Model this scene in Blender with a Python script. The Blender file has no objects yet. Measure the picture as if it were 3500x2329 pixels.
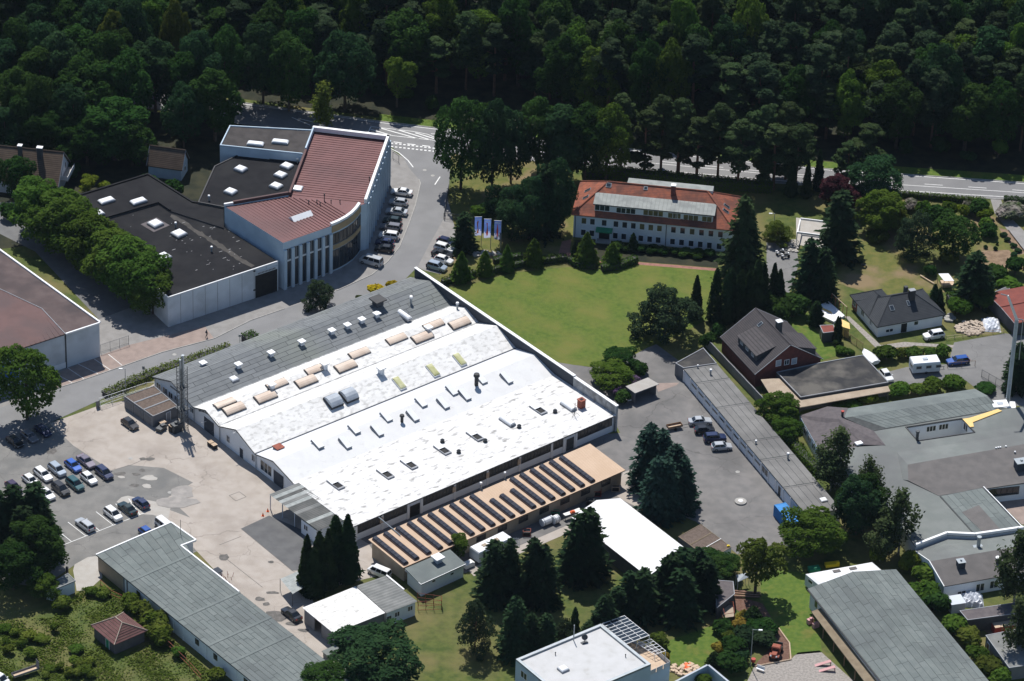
import bpy,bmesh,math,random
import numpy as np
from mathutils import Vector,Matrix

random.seed(7)
rng = np.random.default_rng(11)
SC = bpy.context.scene
COL = SC.collection
rad = math.radians

# ------------------------------------------------------------------ camera
FPX,CX,CY,CAM_H = 14000.0,1750.0,1164.5,430.0
PITCH,ROLL = rad(32.0),rad(2.0)
CAM = Vector((0.0,-CAM_H / math.tan(PITCH),CAM_H))
FW = Vector((0,math.cos(PITCH),-math.sin(PITCH)))
_r,_u = Vector((1,0,0)),Vector((0,math.sin(PITCH),math.cos(PITCH)))
RIGHT = _r * math.cos(ROLL) + _u * math.sin(ROLL)
UP = -_r * math.sin(ROLL) + _u * math.cos(ROLL)
cd = bpy.data.cameras.new('aerial_camera')
cam = bpy.data.objects.new('aerial_camera',cd)
COL.objects.link(cam)
cd.sensor_width = 36.0
cd.lens = FPX / 3500.0 * 36.0
cd.clip_start,cd.clip_end = 10.0,6000.0
cam.matrix_world = Matrix(((RIGHT.x,UP.x,-FW.x,CAM.x),(RIGHT.y,UP.y,-FW.y,CAM.y),(RIGHT.z,UP.z,-FW.z,CAM.z),(0,0,0,1)))
SC.camera = cam

# ------------------------------------------------------------------ sky, sun, exposure
SUN_EL,SUN_AZ = 59.0,15.0            # high midday sun behind the scene, a little to the left
SUN_STRENGTH,SKY_STRENGTH,EXPOSURE = 4.7,0.088,0.2
HAZE_DENSITY = 1.4e-5
w = bpy.data.worlds.new('World')
SC.world = w
w.use_nodes = True
_n = w.node_tree.nodes
sky = _n.new('ShaderNodeTexSky')
sky.sky_type = 'NISHITA'
sky.sun_disc = False
sky.sun_elevation = rad(SUN_EL)
sky.sun_rotation = rad(-SUN_AZ)
sky.air_density,sky.dust_density,sky.ozone_density = 1.0,0.3,3.0
_n['Background'].inputs['Strength'].default_value = SKY_STRENGTH
w.node_tree.links.new(sky.outputs[0],_n['Background'].inputs['Color'])
sl = bpy.data.lights.new('sun','SUN')
sl.energy,sl.angle,sl.color = SUN_STRENGTH,rad(0.53),(1.0,0.965,0.915)
sun = bpy.data.objects.new('sun',sl)
COL.objects.link(sun)
_d = Vector((-math.sin(rad(SUN_AZ)) * math.cos(rad(SUN_EL)),math.cos(rad(SUN_AZ)) * math.cos(rad(SUN_EL)),math.sin(rad(SUN_EL))))
sun.rotation_euler = _d.to_track_quat('Z','Y').to_euler()
sun.location = (0,0,200)
vs = SC.view_settings
SC.display_settings.display_device = 'sRGB'
vs.view_transform,vs.look,vs.exposure,vs.gamma = 'Standard','None',EXPOSURE,1.0
vs.use_curve_mapping = False
SC.cycles.use_denoising = True
SC.cycles.max_bounces = 5
SC.cycles.diffuse_bounces = 3
SC.cycles.glossy_bounces = 2
SC.cycles.transparent_max_bounces = 4

# ------------------------------------------------------------------ survey: photo tile + pixel -> point of the site at height z
TILE = dict(A=(0,0),B=(850,0),C=(1700,0),D=(2600,0),E=(0,450),F=(700,400),G=(1400,400),I=(1900,550),J=(2600,600),
            L=(0,1100),M=(500,1050),N=(1300,1000),O=(2000,1150),Q=(2600,1200),R=(0,1629),S=(750,1629),U=(1600,1629))

def spx(t,x,y):
    if t == 'X': return x,y
    if t == 'W': return 2400 + x * .46668,1629 + y * .46668
    a = TILE[t]
    return a[0] + x * .446429,a[1] + y * .446429

def sray(t,x,y):
    x,y = spx(t,x,y)
    return RIGHT * (x - CX) - UP * (y - CY) + FW * FPX

def P(t,x,y,z=0.0):
    v = sray(t,x,y)
    return CAM + v * ((z - CAM_H) / v.z)

def onwall(a,b,t,x,y):
    """where a sight line meets the upright wall a-b: metres along it, height"""
    n = Vector((-(b.y - a.y),b.x - a.x,0))
    v = sray(t,x,y)
    p = CAM + v * ((Vector((a.x,a.y,0)) - CAM).dot(n) / v.dot(n))
    d = Vector((b.x - a.x,b.y - a.y,0))
    return (Vector((p.x - a.x,p.y - a.y,0))).dot(d) / d.length,p.z

def rect3(a,b,c):
    """true rectangle from corner a, along a-b, as wide as c is off that line"""
    u = Vector((b.x - a.x,b.y - a.y,0));L = u.length;u /= L
    n = Vector((-u.y,u.x,0))
    k = Vector((c.x - b.x,c.y - b.y,0)).dot(n)
    return [Vector((a.x,a.y,0)),Vector((b.x,b.y,0)),Vector((b.x,b.y,0)) + n * k,Vector((a.x,a.y,0)) + n * k]

# ------------------------------------------------------------------ mesh building
ORG = {}

class MB:
    def __init__(s): s.v,s.f,s.m = [],[],[]
    def add(s,vs_,fs,m=0):
        o = len(s.v)
        s.v += [Vector(q) for q in vs_]
        s.f += [tuple(o + i for i in f) for f in fs]
        s.m += [m] * len(fs)
        return s
    def obox(s,o,a,b,c,m=0):
        o,a,b,c = map(Vector,(o,a,b,c))
        if a.cross(b).dot(c) < 0: a,b = b,a
        return s.add([o,o + a,o + a + b,o + b,o + c,o + a + c,o + a + b + c,o + b + c],
                     [(3,2,1,0),(4,5,6,7),(0,1,5,4),(1,2,6,5),(2,3,7,6),(3,0,4,7)],m)
    def box(s,c,size,rz=0,m=0):
        c = Vector(c);u = Vector((math.cos(rz),math.sin(rz),0));n = Vector((-u.y,u.x,0))
        return s.obox(c - u * size[0] / 2 - n * size[1] / 2 - Vector((0,0,size[2] / 2)),u * size[0],n * size[1],(0,0,size[2]),m)
    def prism(s,poly,z0,z1,m=0,top=True,bottom=False,mtop=None):
        n = len(poly)
        if sum(poly[i].x * poly[(i + 1) % n].y - poly[(i + 1) % n].x * poly[i].y for i in range(n)) < 0:
            poly = poly[::-1]
            if isinstance(z1,list): z1 = z1[::-1]
        if not isinstance(z1,list): z1 = [z1] * n
        vs_ = [(p.x,p.y,z0) for p in poly] + [(p.x,p.y,z1[i]) for i,p in enumerate(poly)]
        s.add(vs_,[(i,(i + 1) % n,n + (i + 1) % n,n + i) for i in range(n)],m)
        o = len(s.v) - 2 * n
        if top: s.f.append(tuple(o + n + i for i in range(n)));s.m.append(m if mtop is None else mtop)
        if bottom: s.f.append(tuple(o + i for i in reversed(range(n))));s.m.append(m)
        return s
    def slab(s,pts,th,m=0):
        n = len(pts);pts = [Vector(p) for p in pts]
        if sum(pts[i].x * pts[(i + 1) % n].y - pts[(i + 1) % n].x * pts[i].y for i in range(n)) < 0: pts = pts[::-1]
        vs_ = pts + [p - Vector((0,0,th)) for p in pts]
        return s.add(vs_,[tuple(range(n)),tuple(n + i for i in reversed(range(n)))] + [(i,n + i,n + (i + 1) % n,(i + 1) % n) for i in range(n)],m)
    def tube(s,p,q,r0,r1=None,n=6,m=0,cap=True):
        p,q = Vector(p),Vector(q);r1 = r0 if r1 is None else r1
        d = (q - p).normalized();a = d.orthogonal().normalized();b = d.cross(a)
        ring = [(math.cos(2 * math.pi * i / n),math.sin(2 * math.pi * i / n)) for i in range(n)]
        vs_ = [p + (a * c + b * k) * r0 for c,k in ring] + [q + (a * c + b * k) * r1 for c,k in ring]
        fs = [(i,(i + 1) % n,n + (i + 1) % n,n + i) for i in range(n)]
        if cap: fs += [tuple(n + i for i in range(n)),tuple(reversed(range(n)))]
        return s.add(vs_,fs,m)
    def mesh(s,name,mats,org=None,smooth=False):
        me = bpy.data.meshes.new(name)
        o = org or Vector((0,0,0))
        me.from_pydata([tuple(q - o) for q in s.v],[],s.f)
        for k in (mats if isinstance(mats,(list,tuple)) else [mats]): me.materials.append(MT[k] if isinstance(k,str) else k)
        if len(me.materials) > 1: me.polygons.foreach_set('material_index',s.m)
        if smooth: me.polygons.foreach_set('use_smooth',[True] * len(me.polygons))
        me.update()
        return me
    def build(s,name,mats,parent=None,label=None,smooth=False):
        org = ORG.get(parent.name,Vector((0,0,0))) if parent else None
        if org is None and s.v:
            xs = [q.x for q in s.v];ys = [q.y for q in s.v]
            org = Vector(((min(xs) + max(xs)) / 2,(min(ys) + max(ys)) / 2,min(q.z for q in s.v)))
        ob = bpy.data.objects.new(name,s.mesh(name,mats,org,smooth))
        COL.objects.link(ob)
        if parent: ob.parent = parent
        else: ob.location = org
        ORG[ob.name] = org
        if label: ob['label'] = label
        return ob

def tag(o,label,cat,group=None):
    o['label'],o['category'] = label,cat
    if group: o['group'] = group
    return o

def thing(name,label,cat,loc,group=None,rz=0.0):
    o = bpy.data.objects.new(name,None)
    o.empty_display_size = .5
    COL.objects.link(o)
    o.location = loc;o.rotation_euler = (0,0,rz)
    ORG[o.name] = Vector(loc)
    return tag(o,label,cat,group)

def inst(me,name,parent,loc,rz=0.0,sc=(1,1,1),tilt=None):
    """part that shares a mesh; loc in world coordinates under an unrotated thing"""
    o = bpy.data.objects.new(name,me)
    COL.objects.link(o)
    if parent:
        o.parent = parent
        o.location = Vector(loc) - ORG[parent.name]
    else: o.location = loc
    o.rotation_euler = tilt if tilt else (0,0,rz)
    o.scale = sc if isinstance(sc,(tuple,list)) else (sc,sc,sc)
    ORG[o.name] = Vector(loc)
    return o

def structure(o): o['kind'] = 'structure';return o
def stuff(o): o['kind'] = 'stuff';return o
def cen(pts): return Vector((sum(p.x for p in pts) / len(pts),sum(p.y for p in pts) / len(pts),0))
def lerp(a,b,t): return a + (b - a) * t
def V3(p,z): return Vector((p.x,p.y,z))
def ang(a,b): return math.atan2(b.y - a.y,b.x - a.x)

# ------------------------------------------------------------------ materials
MT = {}

def mat(name,c1,c2=None,sc=.6,rough=.85,spec=.25,metal=0.0,c3=None,sc3=.06,lo3=.5,hi3=.65,a3=1.0,bump=0.0,bsc=None,
        stripe=None,rnd=0.0,lo=.38,hi=.62,objcol=False,coat=0.0,an=None,crack=None):
    m = bpy.data.materials.new(name);m.use_nodes = True
    nt = m.node_tree;N = nt.nodes;L = nt.links;B = N['Principled BSDF']
    B.inputs['Roughness'].default_value = rough;B.inputs['Metallic'].default_value = metal
    B.inputs['Specular IOR Level'].default_value = spec
    if coat: B.inputs['Coat Weight'].default_value = coat;B.inputs['Coat Roughness'].default_value = .05
    geo = N.new('ShaderNodeNewGeometry')
    def col(c): return (c[0],c[1],c[2],1)
    def dot(d):
        x = N.new('ShaderNodeVectorMath');x.operation = 'DOT_PRODUCT';L.new(geo.outputs['Position'],x.inputs[0]);x.inputs[1].default_value = d;return x.outputs['Value']
    pos = geo.outputs['Position'];apos = pos
    if an:      # dirt drawn out along one direction
        cx = N.new('ShaderNodeCombineXYZ');L.new(dot((an[0].x * an[1],an[0].y * an[1],0)),cx.inputs[0]);L.new(dot((-an[0].y,an[0].x,0)),cx.inputs[1]);apos = cx.outputs[0]
    def noise(s,det=5,v=None):
        t = N.new('ShaderNodeTexNoise');t.inputs['Scale'].default_value = s;t.inputs['Detail'].default_value = det
        L.new(v or pos,t.inputs['Vector']);return t.outputs['Fac']
    def step(f,a,b):
        r = N.new('ShaderNodeMapRange');r.inputs[1].default_value = a;r.inputs[2].default_value = b
        L.new(f,r.inputs[0]);return r.outputs[0]
    def mix(f,a,b,mode='MIX'):
        x = N.new('ShaderNodeMix');x.data_type = 'RGBA';x.blend_type = mode
        if isinstance(f,float): x.inputs[0].default_value = f
        else: L.new(f,x.inputs[0])
        for i,q in ((6,a),(7,b)):
            if isinstance(q,tuple): x.inputs[i].default_value = q
            else: L.new(q,x.inputs[i])
        return x.outputs[2]
    def mul(f,k):
        x = N.new('ShaderNodeMath');x.operation = 'MULTIPLY';L.new(f,x.inputs[0])
        if isinstance(k,float): x.inputs[1].default_value = k
        else: L.new(k,x.inputs[1])
        return x.outputs[0]
    cur = col(c1)
    if objcol:
        oi = N.new('ShaderNodeObjectInfo');cur = oi.outputs['Color']
    hf = None
    if c2:
        hf = noise(sc);cur = mix(step(hf,lo,hi),cur,col(c2))
    if c3:
        cur = mix(mul(step(noise(sc3,6 if an else 4,apos),lo3,hi3),a3),cur,col(c3))
    if crack:
        vo = N.new('ShaderNodeTexVoronoi');vo.feature = 'DISTANCE_TO_EDGE';vo.inputs['Scale'].default_value = crack[0]
        dn = N.new('ShaderNodeTexNoise');dn.inputs['Scale'].default_value = .6;L.new(pos,dn.inputs['Vector'])
        va = N.new('ShaderNodeVectorMath');va.operation = 'MULTIPLY_ADD';L.new(dn.outputs['Color'],va.inputs[0]);va.inputs[1].default_value = (2.5,2.5,0);L.new(pos,va.inputs[2]);L.new(va.outputs[0],vo.inputs['Vector'])
        cur = mix(mul(mul(step(vo.outputs['Distance'],crack[1],0.0),step(noise(.09,2),.42,.55)),crack[3]),cur,col(crack[2]))
    for st in ([] if not stripe else stripe if isinstance(stripe,list) else [stripe]):
        d,per,duty,sc_col,k = st[:5]
        x = N.new('ShaderNodeVectorMath');x.operation = 'DOT_PRODUCT';L.new(geo.outputs['Position'],x.inputs[0]);x.inputs[1].default_value = (d[0] / per,d[1] / per,d[2] / per if len(d) > 2 else 0)
        fr = N.new('ShaderNodeMath');fr.operation = 'FRACT';L.new(x.outputs['Value'],fr.inputs[0])
        lt = N.new('ShaderNodeMath');lt.operation = 'LESS_THAN';L.new(fr.outputs[0],lt.inputs[0]);lt.inputs[1].default_value = duty
        cur = mix(mul(lt.outputs[0],k),cur,col(sc_col))
    if rnd:
        oi = N.new('ShaderNodeObjectInfo');r = N.new('ShaderNodeMapRange');L.new(oi.outputs['Random'],r.inputs[0])
        r.inputs[3].default_value = 1 - rnd;r.inputs[4].default_value = 1 + rnd
        hs = N.new('ShaderNodeHueSaturation');L.new(r.outputs[0],hs.inputs['Value'])
        if isinstance(cur,tuple): hs.inputs['Color'].default_value = cur
        else: L.new(cur,hs.inputs['Color'])
        cur = hs.outputs[0]
    if isinstance(cur,tuple): B.inputs['Base Color'].default_value = cur
    else: L.new(cur,B.inputs['Base Color'])
    if bump:
        b = N.new('ShaderNodeBump');b.inputs['Strength'].default_value = bump;b.inputs['Distance'].default_value = .15
        L.new(noise(bsc or sc * 3,4),b.inputs['Height']);L.new(b.outputs[0],B.inputs['Normal'])
    MT[name] = m
    return m

def leafmat(name,c1,c2,tr=.4,hv=.25):
    m = bpy.data.materials.new(name);m.use_nodes = True
    nt = m.node_tree;N = nt.nodes;L = nt.links
    N.remove(N['Principled BSDF']);out = N['Material Output']
    oi = N.new('ShaderNodeObjectInfo');geo = N.new('ShaderNodeNewGeometry')
    ns = N.new('ShaderNodeTexNoise');ns.inputs['Scale'].default_value = .45;ns.inputs['Detail'].default_value = 3;L.new(geo.outputs['Position'],ns.inputs['Vector'])
    mr = N.new('ShaderNodeMapRange');mr.inputs[1].default_value = .35;mr.inputs[2].default_value = .65;L.new(ns.outputs['Fac'],mr.inputs[0])
    x = N.new('ShaderNodeMix');x.data_type = 'RGBA';L.new(mr.outputs[0],x.inputs[0])
    x.inputs[6].default_value = (*c1,1);x.inputs[7].default_value = (*c2,1)
    r = N.new('ShaderNodeMapRange');L.new(oi.outputs['Random'],r.inputs[0]);r.inputs[3].default_value = 1 - hv;r.inputs[4].default_value = 1 + hv
    r2 = N.new('ShaderNodeMapRange');r2.inputs[3].default_value = .485;r2.inputs[4].default_value = .515
    fr = N.new('ShaderNodeMath');fr.operation = 'FRACT';mu = N.new('ShaderNodeMath');mu.operation = 'MULTIPLY';mu.inputs[1].default_value = 7.31
    L.new(oi.outputs['Random'],mu.inputs[0]);L.new(mu.outputs[0],fr.inputs[0]);L.new(fr.outputs[0],r2.inputs[0])
    hs = N.new('ShaderNodeHueSaturation');L.new(r.outputs[0],hs.inputs['Value']);L.new(r2.outputs[0],hs.inputs['Hue']);L.new(x.outputs[2],hs.inputs['Color'])
    d = N.new('ShaderNodeBsdfDiffuse');t = N.new('ShaderNodeBsdfTranslucent');L.new(hs.outputs[0],d.inputs[0]);L.new(hs.outputs[0],t.inputs[0])
    ms = N.new('ShaderNodeMixShader');ms.inputs[0].default_value = tr;L.new(d.outputs[0],ms.inputs[1]);L.new(t.outputs[0],ms.inputs[2])
    L.new(ms.outputs[0],out.inputs[0])
    MT[name] = m

_hu = Vector((math.cos(rad(40)),math.sin(rad(40)),0))      # the hall's long direction
_hv = Vector((-_hu.y,_hu.x,0))
# ground
mat('meadow',(.05,.075,.013),(.088,.108,.022),sc=.7,c3=(.155,.13,.05),sc3=.11,lo3=.43,hi3=.66,a3=.85,bump=.5,bsc=2.5)
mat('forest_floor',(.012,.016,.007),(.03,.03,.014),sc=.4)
mat('lawn',(.062,.102,.011),(.092,.132,.016),sc=1.1,c3=(.135,.138,.028),sc3=.13,lo3=.42,hi3=.66,a3=.9,bump=.5,bsc=3,stripe=[((.5,.86,0),3.0,.5,(.105,.14,.02),.22)])
mat('dry_lawn',(.085,.10,.02),(.13,.125,.032),sc=.6,c3=(.21,.15,.085),sc3=.12,lo3=.5,hi3=.65,a3=.9,bump=.4,bsc=3)
mat('bright_lawn',(.06,.11,.012),(.095,.14,.018),sc=1.0,c3=(.14,.13,.03),sc3=.25,lo3=.55,hi3=.7,a3=.7,bump=.4,bsc=3)
mat('asphalt',(.155,.153,.15),(.185,.182,.178),sc=.35,c3=(.12,.12,.12),sc3=.07,a3=.6,rough=.8,spec=.3,crack=(.09,.008,(.07,.07,.07),.6))
mat('road_asphalt',(.17,.17,.172),(.195,.195,.197),sc=.25,c3=(.145,.145,.15),sc3=.05,a3=.7,rough=.75,spec=.35,an=(_hu,.2))
mat('lot_asphalt',(.17,.165,.155),(.205,.198,.185),sc=.4,c3=(.135,.135,.13),sc3=.13,a3=.8,rough=.85,crack=(.12,.01,(.085,.083,.08),.6))
mat('yard_asphalt',(.15,.145,.14),(.185,.175,.168),sc=.5,c3=(.105,.102,.1),sc3=.09,lo3=.48,hi3=.7,a3=.85,rough=.8,crack=(.1,.01,(.075,.072,.07),.7))
mat('dark_asphalt',(.10,.10,.102),(.125,.125,.125),sc=.4,rough=.85)
mat('concrete_yard',(.395,.352,.312),(.335,.293,.252),sc=.45,lo=.4,hi=.72,c3=(.255,.22,.19),sc3=.13,lo3=.5,hi3=.74,a3=.7,rough=.9,crack=(.13,.012,(.15,.13,.115),.55))
mat('concrete_patch',(.40,.38,.35),(.37,.345,.31),sc=.8,rough=.9)
mat('worn_concrete',(.30,.28,.26),(.25,.235,.22),sc=.6,c3=(.34,.315,.29),sc3=.5,a3=.8)
mat('oil_stain',(.10,.095,.088),(.15,.14,.13),sc=1.4)
mat('pavement',(.26,.25,.24),(.225,.215,.205),sc=.6,rough=.9)
mat('pink_paving',(.30,.235,.205),(.255,.2,.175),sc=.7,rough=.9)
mat('red_path',(.30,.15,.115),(.23,.12,.095),sc=1.2,rough=.9)
mat('gravel',(.34,.31,.28),(.24,.22,.20),sc=2.5,rough=.95,bump=.6,bsc=6)
mat('soil',(.17,.115,.075),(.25,.175,.115),sc=.8,rough=.95,bump=.6)
mat('bark_mulch',(.12,.065,.045),(.17,.1,.075),sc=2.0,rough=.95,bump=.6)
mat('kerb_stone',(.38,.37,.35),(.31,.30,.28),sc=1.5)
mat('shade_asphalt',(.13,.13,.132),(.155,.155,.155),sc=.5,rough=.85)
mat('marking',(.78,.78,.76),(.66,.66,.64),sc=1.5,rough=.7)
# roofs
mat('white_roof',(.735,.725,.70),(.65,.64,.615),sc=.5,lo=.42,hi=.7,c3=(.36,.35,.33),sc3=1.4,lo3=.5,hi3=.66,a3=.6,an=(_hu,.6),rough=.6,spec=.4)
mat('white_roof_dirty',(.645,.635,.625),(.56,.55,.535),sc=.4,lo=.45,hi=.72,c3=(.17,.165,.15),sc3=1.1,lo3=.555,hi3=.68,a3=.8,an=(_hu,.45),rough=.6,spec=.4)
mat('white_roof_clean',(.60,.61,.635),(.57,.58,.605),sc=.3,c3=(.45,.46,.475),sc3=.4,lo3=.55,hi3=.8,a3=.25,an=(_hu,.25),rough=.5,spec=.5)
mat('white_roof_plain',(.64,.64,.635),(.60,.60,.595),sc=.4,c3=(.45,.44,.425),sc3=.9,lo3=.6,hi3=.75,a3=.4,rough=.6,spec=.4)
mat('tent_white',(.72,.72,.72),(.70,.70,.70),sc=.4,rough=.5)
mat('felt',(.135,.155,.15),(.16,.18,.173),sc=.5,c3=(.105,.118,.118),sc3=.12,a3=.7,rough=.85,rnd=.10)
mat('felt_hall',(.155,.165,.172),(.18,.19,.195),sc=.6,c3=(.185,.20,.18),sc3=.05,a3=.8,rough=.85,rnd=.08)
mat('felt_joint',(.055,.06,.06),(.075,.08,.08),sc=1.0)
mat('felt_flat',(.155,.17,.161),(.18,.193,.184),sc=.4,c3=(.125,.128,.128),sc3=.08,lo3=.45,hi3=.65,a3=.8,rough=.85,rnd=.06)
mat('felt_brown',(.115,.108,.105),(.14,.13,.125),sc=.5,rough=.85)
mat('felt_violet',(.10,.088,.092),(.125,.11,.112),sc=1.2,rough=.9)
mat('felt_lane',(.165,.162,.155),(.20,.195,.188),sc=.4,c3=(.115,.112,.11),sc3=.11,a3=.7,rough=.85,rnd=.07)
mat('black_felt',(.0125,.0125,.0145),(.017,.017,.019),sc=.5,c3=(.026,.026,.027),sc3=.12,lo3=.5,hi3=.75,rough=.9,spec=.15)
mat('grey_black_felt',(.05,.046,.045),(.068,.062,.06),sc=.6,rough=.9,spec=.15)
mat('carport_felt',(.032,.032,.034),(.05,.048,.046),sc=.5,c3=(.13,.12,.105),sc3=.16,lo3=.5,hi3=.64,a3=.8,rough=.9)
mat('gravel_roof',(.105,.08,.066),(.15,.115,.095),sc=3,rough=.95,bump=.5,bsc=6)
mat('red_metal',(.132,.045,.043),(.155,.057,.055),sc=.25,c3=(.10,.037,.037),sc3=.06,rough=.6,spec=.35)
mat('brown_metal',(.092,.046,.043),(.115,.058,.054),sc=.3,c3=(.08,.046,.046),sc3=.1,rough=.65)
mat('brown_felt',(.085,.062,.06),(.11,.082,.078),sc=.4,c3=(.065,.05,.05),sc3=.12,rough=.85)
mat('orange_roof',(.52,.38,.265),(.57,.425,.305),sc=.4,rough=.75,stripe=[(_hv,.36,.35,(.42,.29,.2),.7)],c3=(.50,.36,.26),sc3=.35,lo3=.5,hi3=.75,a3=.6)
mat('corrugated_grey',(.155,.16,.155),(.21,.213,.205),sc=.5,rough=.8)
mat('corrugated_dark',(.085,.088,.085),(.12,.12,.115),sc=.5,rough=.8)
mat('corrugated_clear',(.33,.35,.34),(.25,.27,.26),sc=1.0,rough=.5)
mat('dormer_metal',(.22,.235,.225),(.27,.285,.27),sc=.7,c3=(.17,.18,.175),sc3=.5,a3=.7,rough=.7)
mat('flat_white',(.50,.50,.50),(.46,.46,.455),sc=.5,c3=(.36,.345,.32),sc3=.5,lo3=.6,hi3=.75,a3=.6,rough=.6)
mat('dust',(.05,.046,.042),(.07,.064,.058),sc=.8)
mat('chalk',(.30,.30,.31),rough=.9)
mat('tan_roof',(.38,.31,.235),(.32,.255,.19),sc=.6,rough=.9)
mat('tan_dull',(.235,.19,.13),(.19,.15,.10),sc=.7,rough=.9)
mat('red_tile',(.34,.11,.06),(.235,.085,.055),sc=1.3,c3=(.13,.06,.045),sc3=.4,lo3=.46,hi3=.64,a3=.8,rough=.8,stripe=[((0,.5,.87),.33,.3,(.12,.04,.03),.6)])
mat('dark_tile',(.055,.05,.053),(.07,.062,.064),sc=.8,rough=.75,stripe=[((0,0,1),.21,.3,(.022,.02,.022),.7)])
mat('slate_tile',(.035,.04,.047),(.045,.05,.057),sc=.8,rough=.7,stripe=[((0,0,1),.18,.3,(.015,.017,.02),.7)])
mat('brown_tile',(.095,.068,.05),(.125,.09,.066),sc=.8,rough=.8,stripe=[((0,0,1),.3,.3,(.03,.022,.016),.75)])
mat('hut_tile',(.125,.058,.055),(.155,.075,.07),sc=.8,rough=.8)
mat('red_shed_roof',(.21,.06,.045),(.17,.05,.04),sc=.7)
# walls and trim
mat('white_wall',(.74,.77,.80),(.68,.71,.74),sc=.3,rough=.85)
mat('grey_white_wall',(.58,.62,.66),(.51,.55,.59),sc=.25,rough=.85,c3=(.36,.38,.39),sc3=.2,a3=.5)
mat('pale_blue_wall',(.46,.56,.64),(.40,.49,.57),sc=.3,rough=.85)
mat('parapet_dark',(.045,.052,.065),(.058,.066,.08),sc=.4)
mat('weathered_wall',(.42,.43,.43),(.22,.22,.22),sc=.8,rough=.9)
mat('grey_wall',(.21,.21,.215),(.175,.175,.18),sc=.5,rough=.9)
mat('beige_wall',(.40,.33,.25),(.34,.28,.21),sc=.5,rough=.9)
mat('dark_wall',(.07,.07,.075),(.09,.09,.09),sc=.7,rough=.9)
mat('red_brick',(.16,.05,.042),(.12,.04,.035),sc=1.5,rough=.9,stripe=[((0,0,1),.15,.15,(.20,.15,.13),.3)])
mat('orange_brick',(.36,.15,.09),(.30,.125,.08),sc=1.5,rough=.9,stripe=[((0,0,1),.15,.15,(.3,.25,.2),.3)])
mat('wall_tan',(.36,.27,.16),(.31,.235,.14),sc=.6)
mat('trim_white',(.80,.80,.80),(.74,.74,.74),sc=.8,rough=.5,spec=.4)
mat('trim_grey',(.30,.31,.33),(.25,.26,.28),sc=.8,rough=.5)
mat('trim_dark',(.04,.04,.042),(.05,.05,.052),sc=.8,rough=.6)
mat('zinc',(.33,.36,.38),(.28,.31,.33),sc=1,rough=.4,metal=.4)
mat('glass',(.02,.028,.036),(.03,.04,.05),sc=.5,rough=.08,spec=.6)
mat('glass_brown',(.06,.055,.05),(.035,.035,.035),sc=.9,rough=.15,spec=.5)
mat('curtain',(.18,.15,.06),(.10,.09,.05),sc=1.5,rough=.5)
mat('dome_white',(.80,.81,.82),(.76,.77,.78),sc=.8,rough=.3,spec=.5)
mat('dome_tan',(.56,.44,.345),(.64,.53,.43),sc=.5,rough=.4,spec=.5)
mat('dome_grey',(.42,.46,.50),(.36,.39,.43),sc=.6,rough=.3,spec=.5)
mat('dome_yellow',(.42,.42,.19),(.55,.54,.33),sc=.6,rough=.4)
mat('opening_dark',(.012,.012,.013),(.02,.02,.02),sc=1,rough=.7)
mat('strip_dark',(.03,.034,.05),(.045,.05,.066),sc=1,rough=.7,spec=.12)
mat('strip_frame',(.085,.05,.04),(.1,.06,.05),sc=1,rough=.6)
mat('steel_blue',(.55,.60,.66),(.48,.53,.60),sc=1,rough=.45,metal=.3)
mat('steel_dark',(.06,.065,.07),(.08,.085,.09),sc=1,rough=.5,metal=.4)
mat('container_blue',(.03,.22,.55),(.025,.19,.48),sc=.8,rough=.5)
mat('sign_blue',(.01,.10,.38),rough=.5)
mat('wood',(.26,.165,.10),(.20,.125,.075),sc=2,rough=.8)
mat('pale_wood',(.55,.42,.30),(.47,.35,.25),sc=2,rough=.8)
mat('log',(.34,.21,.15),(.24,.15,.11),sc=3,rough=.9)
mat('stone_rubble',(.46,.38,.30),(.34,.28,.23),sc=2,rough=.95)
mat('yellow_tarp',(.75,.52,.20),(.70,.48,.17),sc=.8,rough=.6)
mat('green_plastic',(.02,.24,.12),(.018,.2,.1),sc=1,rough=.5)
mat('orange_plastic',(.75,.13,.03),rough=.5)
mat('yellow_plastic',(.75,.55,.02),rough=.5)
mat('red_paint',(.42,.06,.04),(.36,.05,.035),sc=1,rough=.5)
mat('rust_red',(.30,.085,.05),(.22,.06,.04),sc=1.5,rough=.7)
mat('pink_paint',(.55,.30,.30),(.5,.27,.27),sc=1,rough=.6)
mat('tarp_white',(.72,.74,.78),(.55,.58,.63),sc=.9,rough=.5,bump=.7,bsc=1.5)
mat('black_rubber',(.012,.012,.012),rough=.8)
mat('bark',(.07,.05,.038),(.10,.075,.055),sc=2,rough=.95)
mat('pine_bark',(.14,.075,.048),(.10,.06,.042),sc=1.5,rough=.95)
mat('birch_bark',(.42,.41,.38),(.16,.15,.14),sc=2.5,rough=.9)
# vehicles
mat('car_paint',(1,1,1),objcol=True,rough=.28,spec=.5,metal=.15,coat=.6)
mat('car_glass',(.012,.016,.02),rough=.05,spec=.7)
mat('car_lamp',(.62,.64,.66),rough=.15,spec=.6)
mat('tail_lamp',(.28,.01,.01),rough=.3)
mat('rim',(.30,.31,.32),rough=.35,metal=.6)
mat('plastic_dark',(.02,.02,.022),rough=.6)
mat('skin',(.45,.28,.2),rough=.7)
mat('cloth_dark',(.03,.035,.05),(.04,.045,.06),sc=5,rough=.9)
mat('cloth_grey',(.09,.1,.12),rough=.9)
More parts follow.
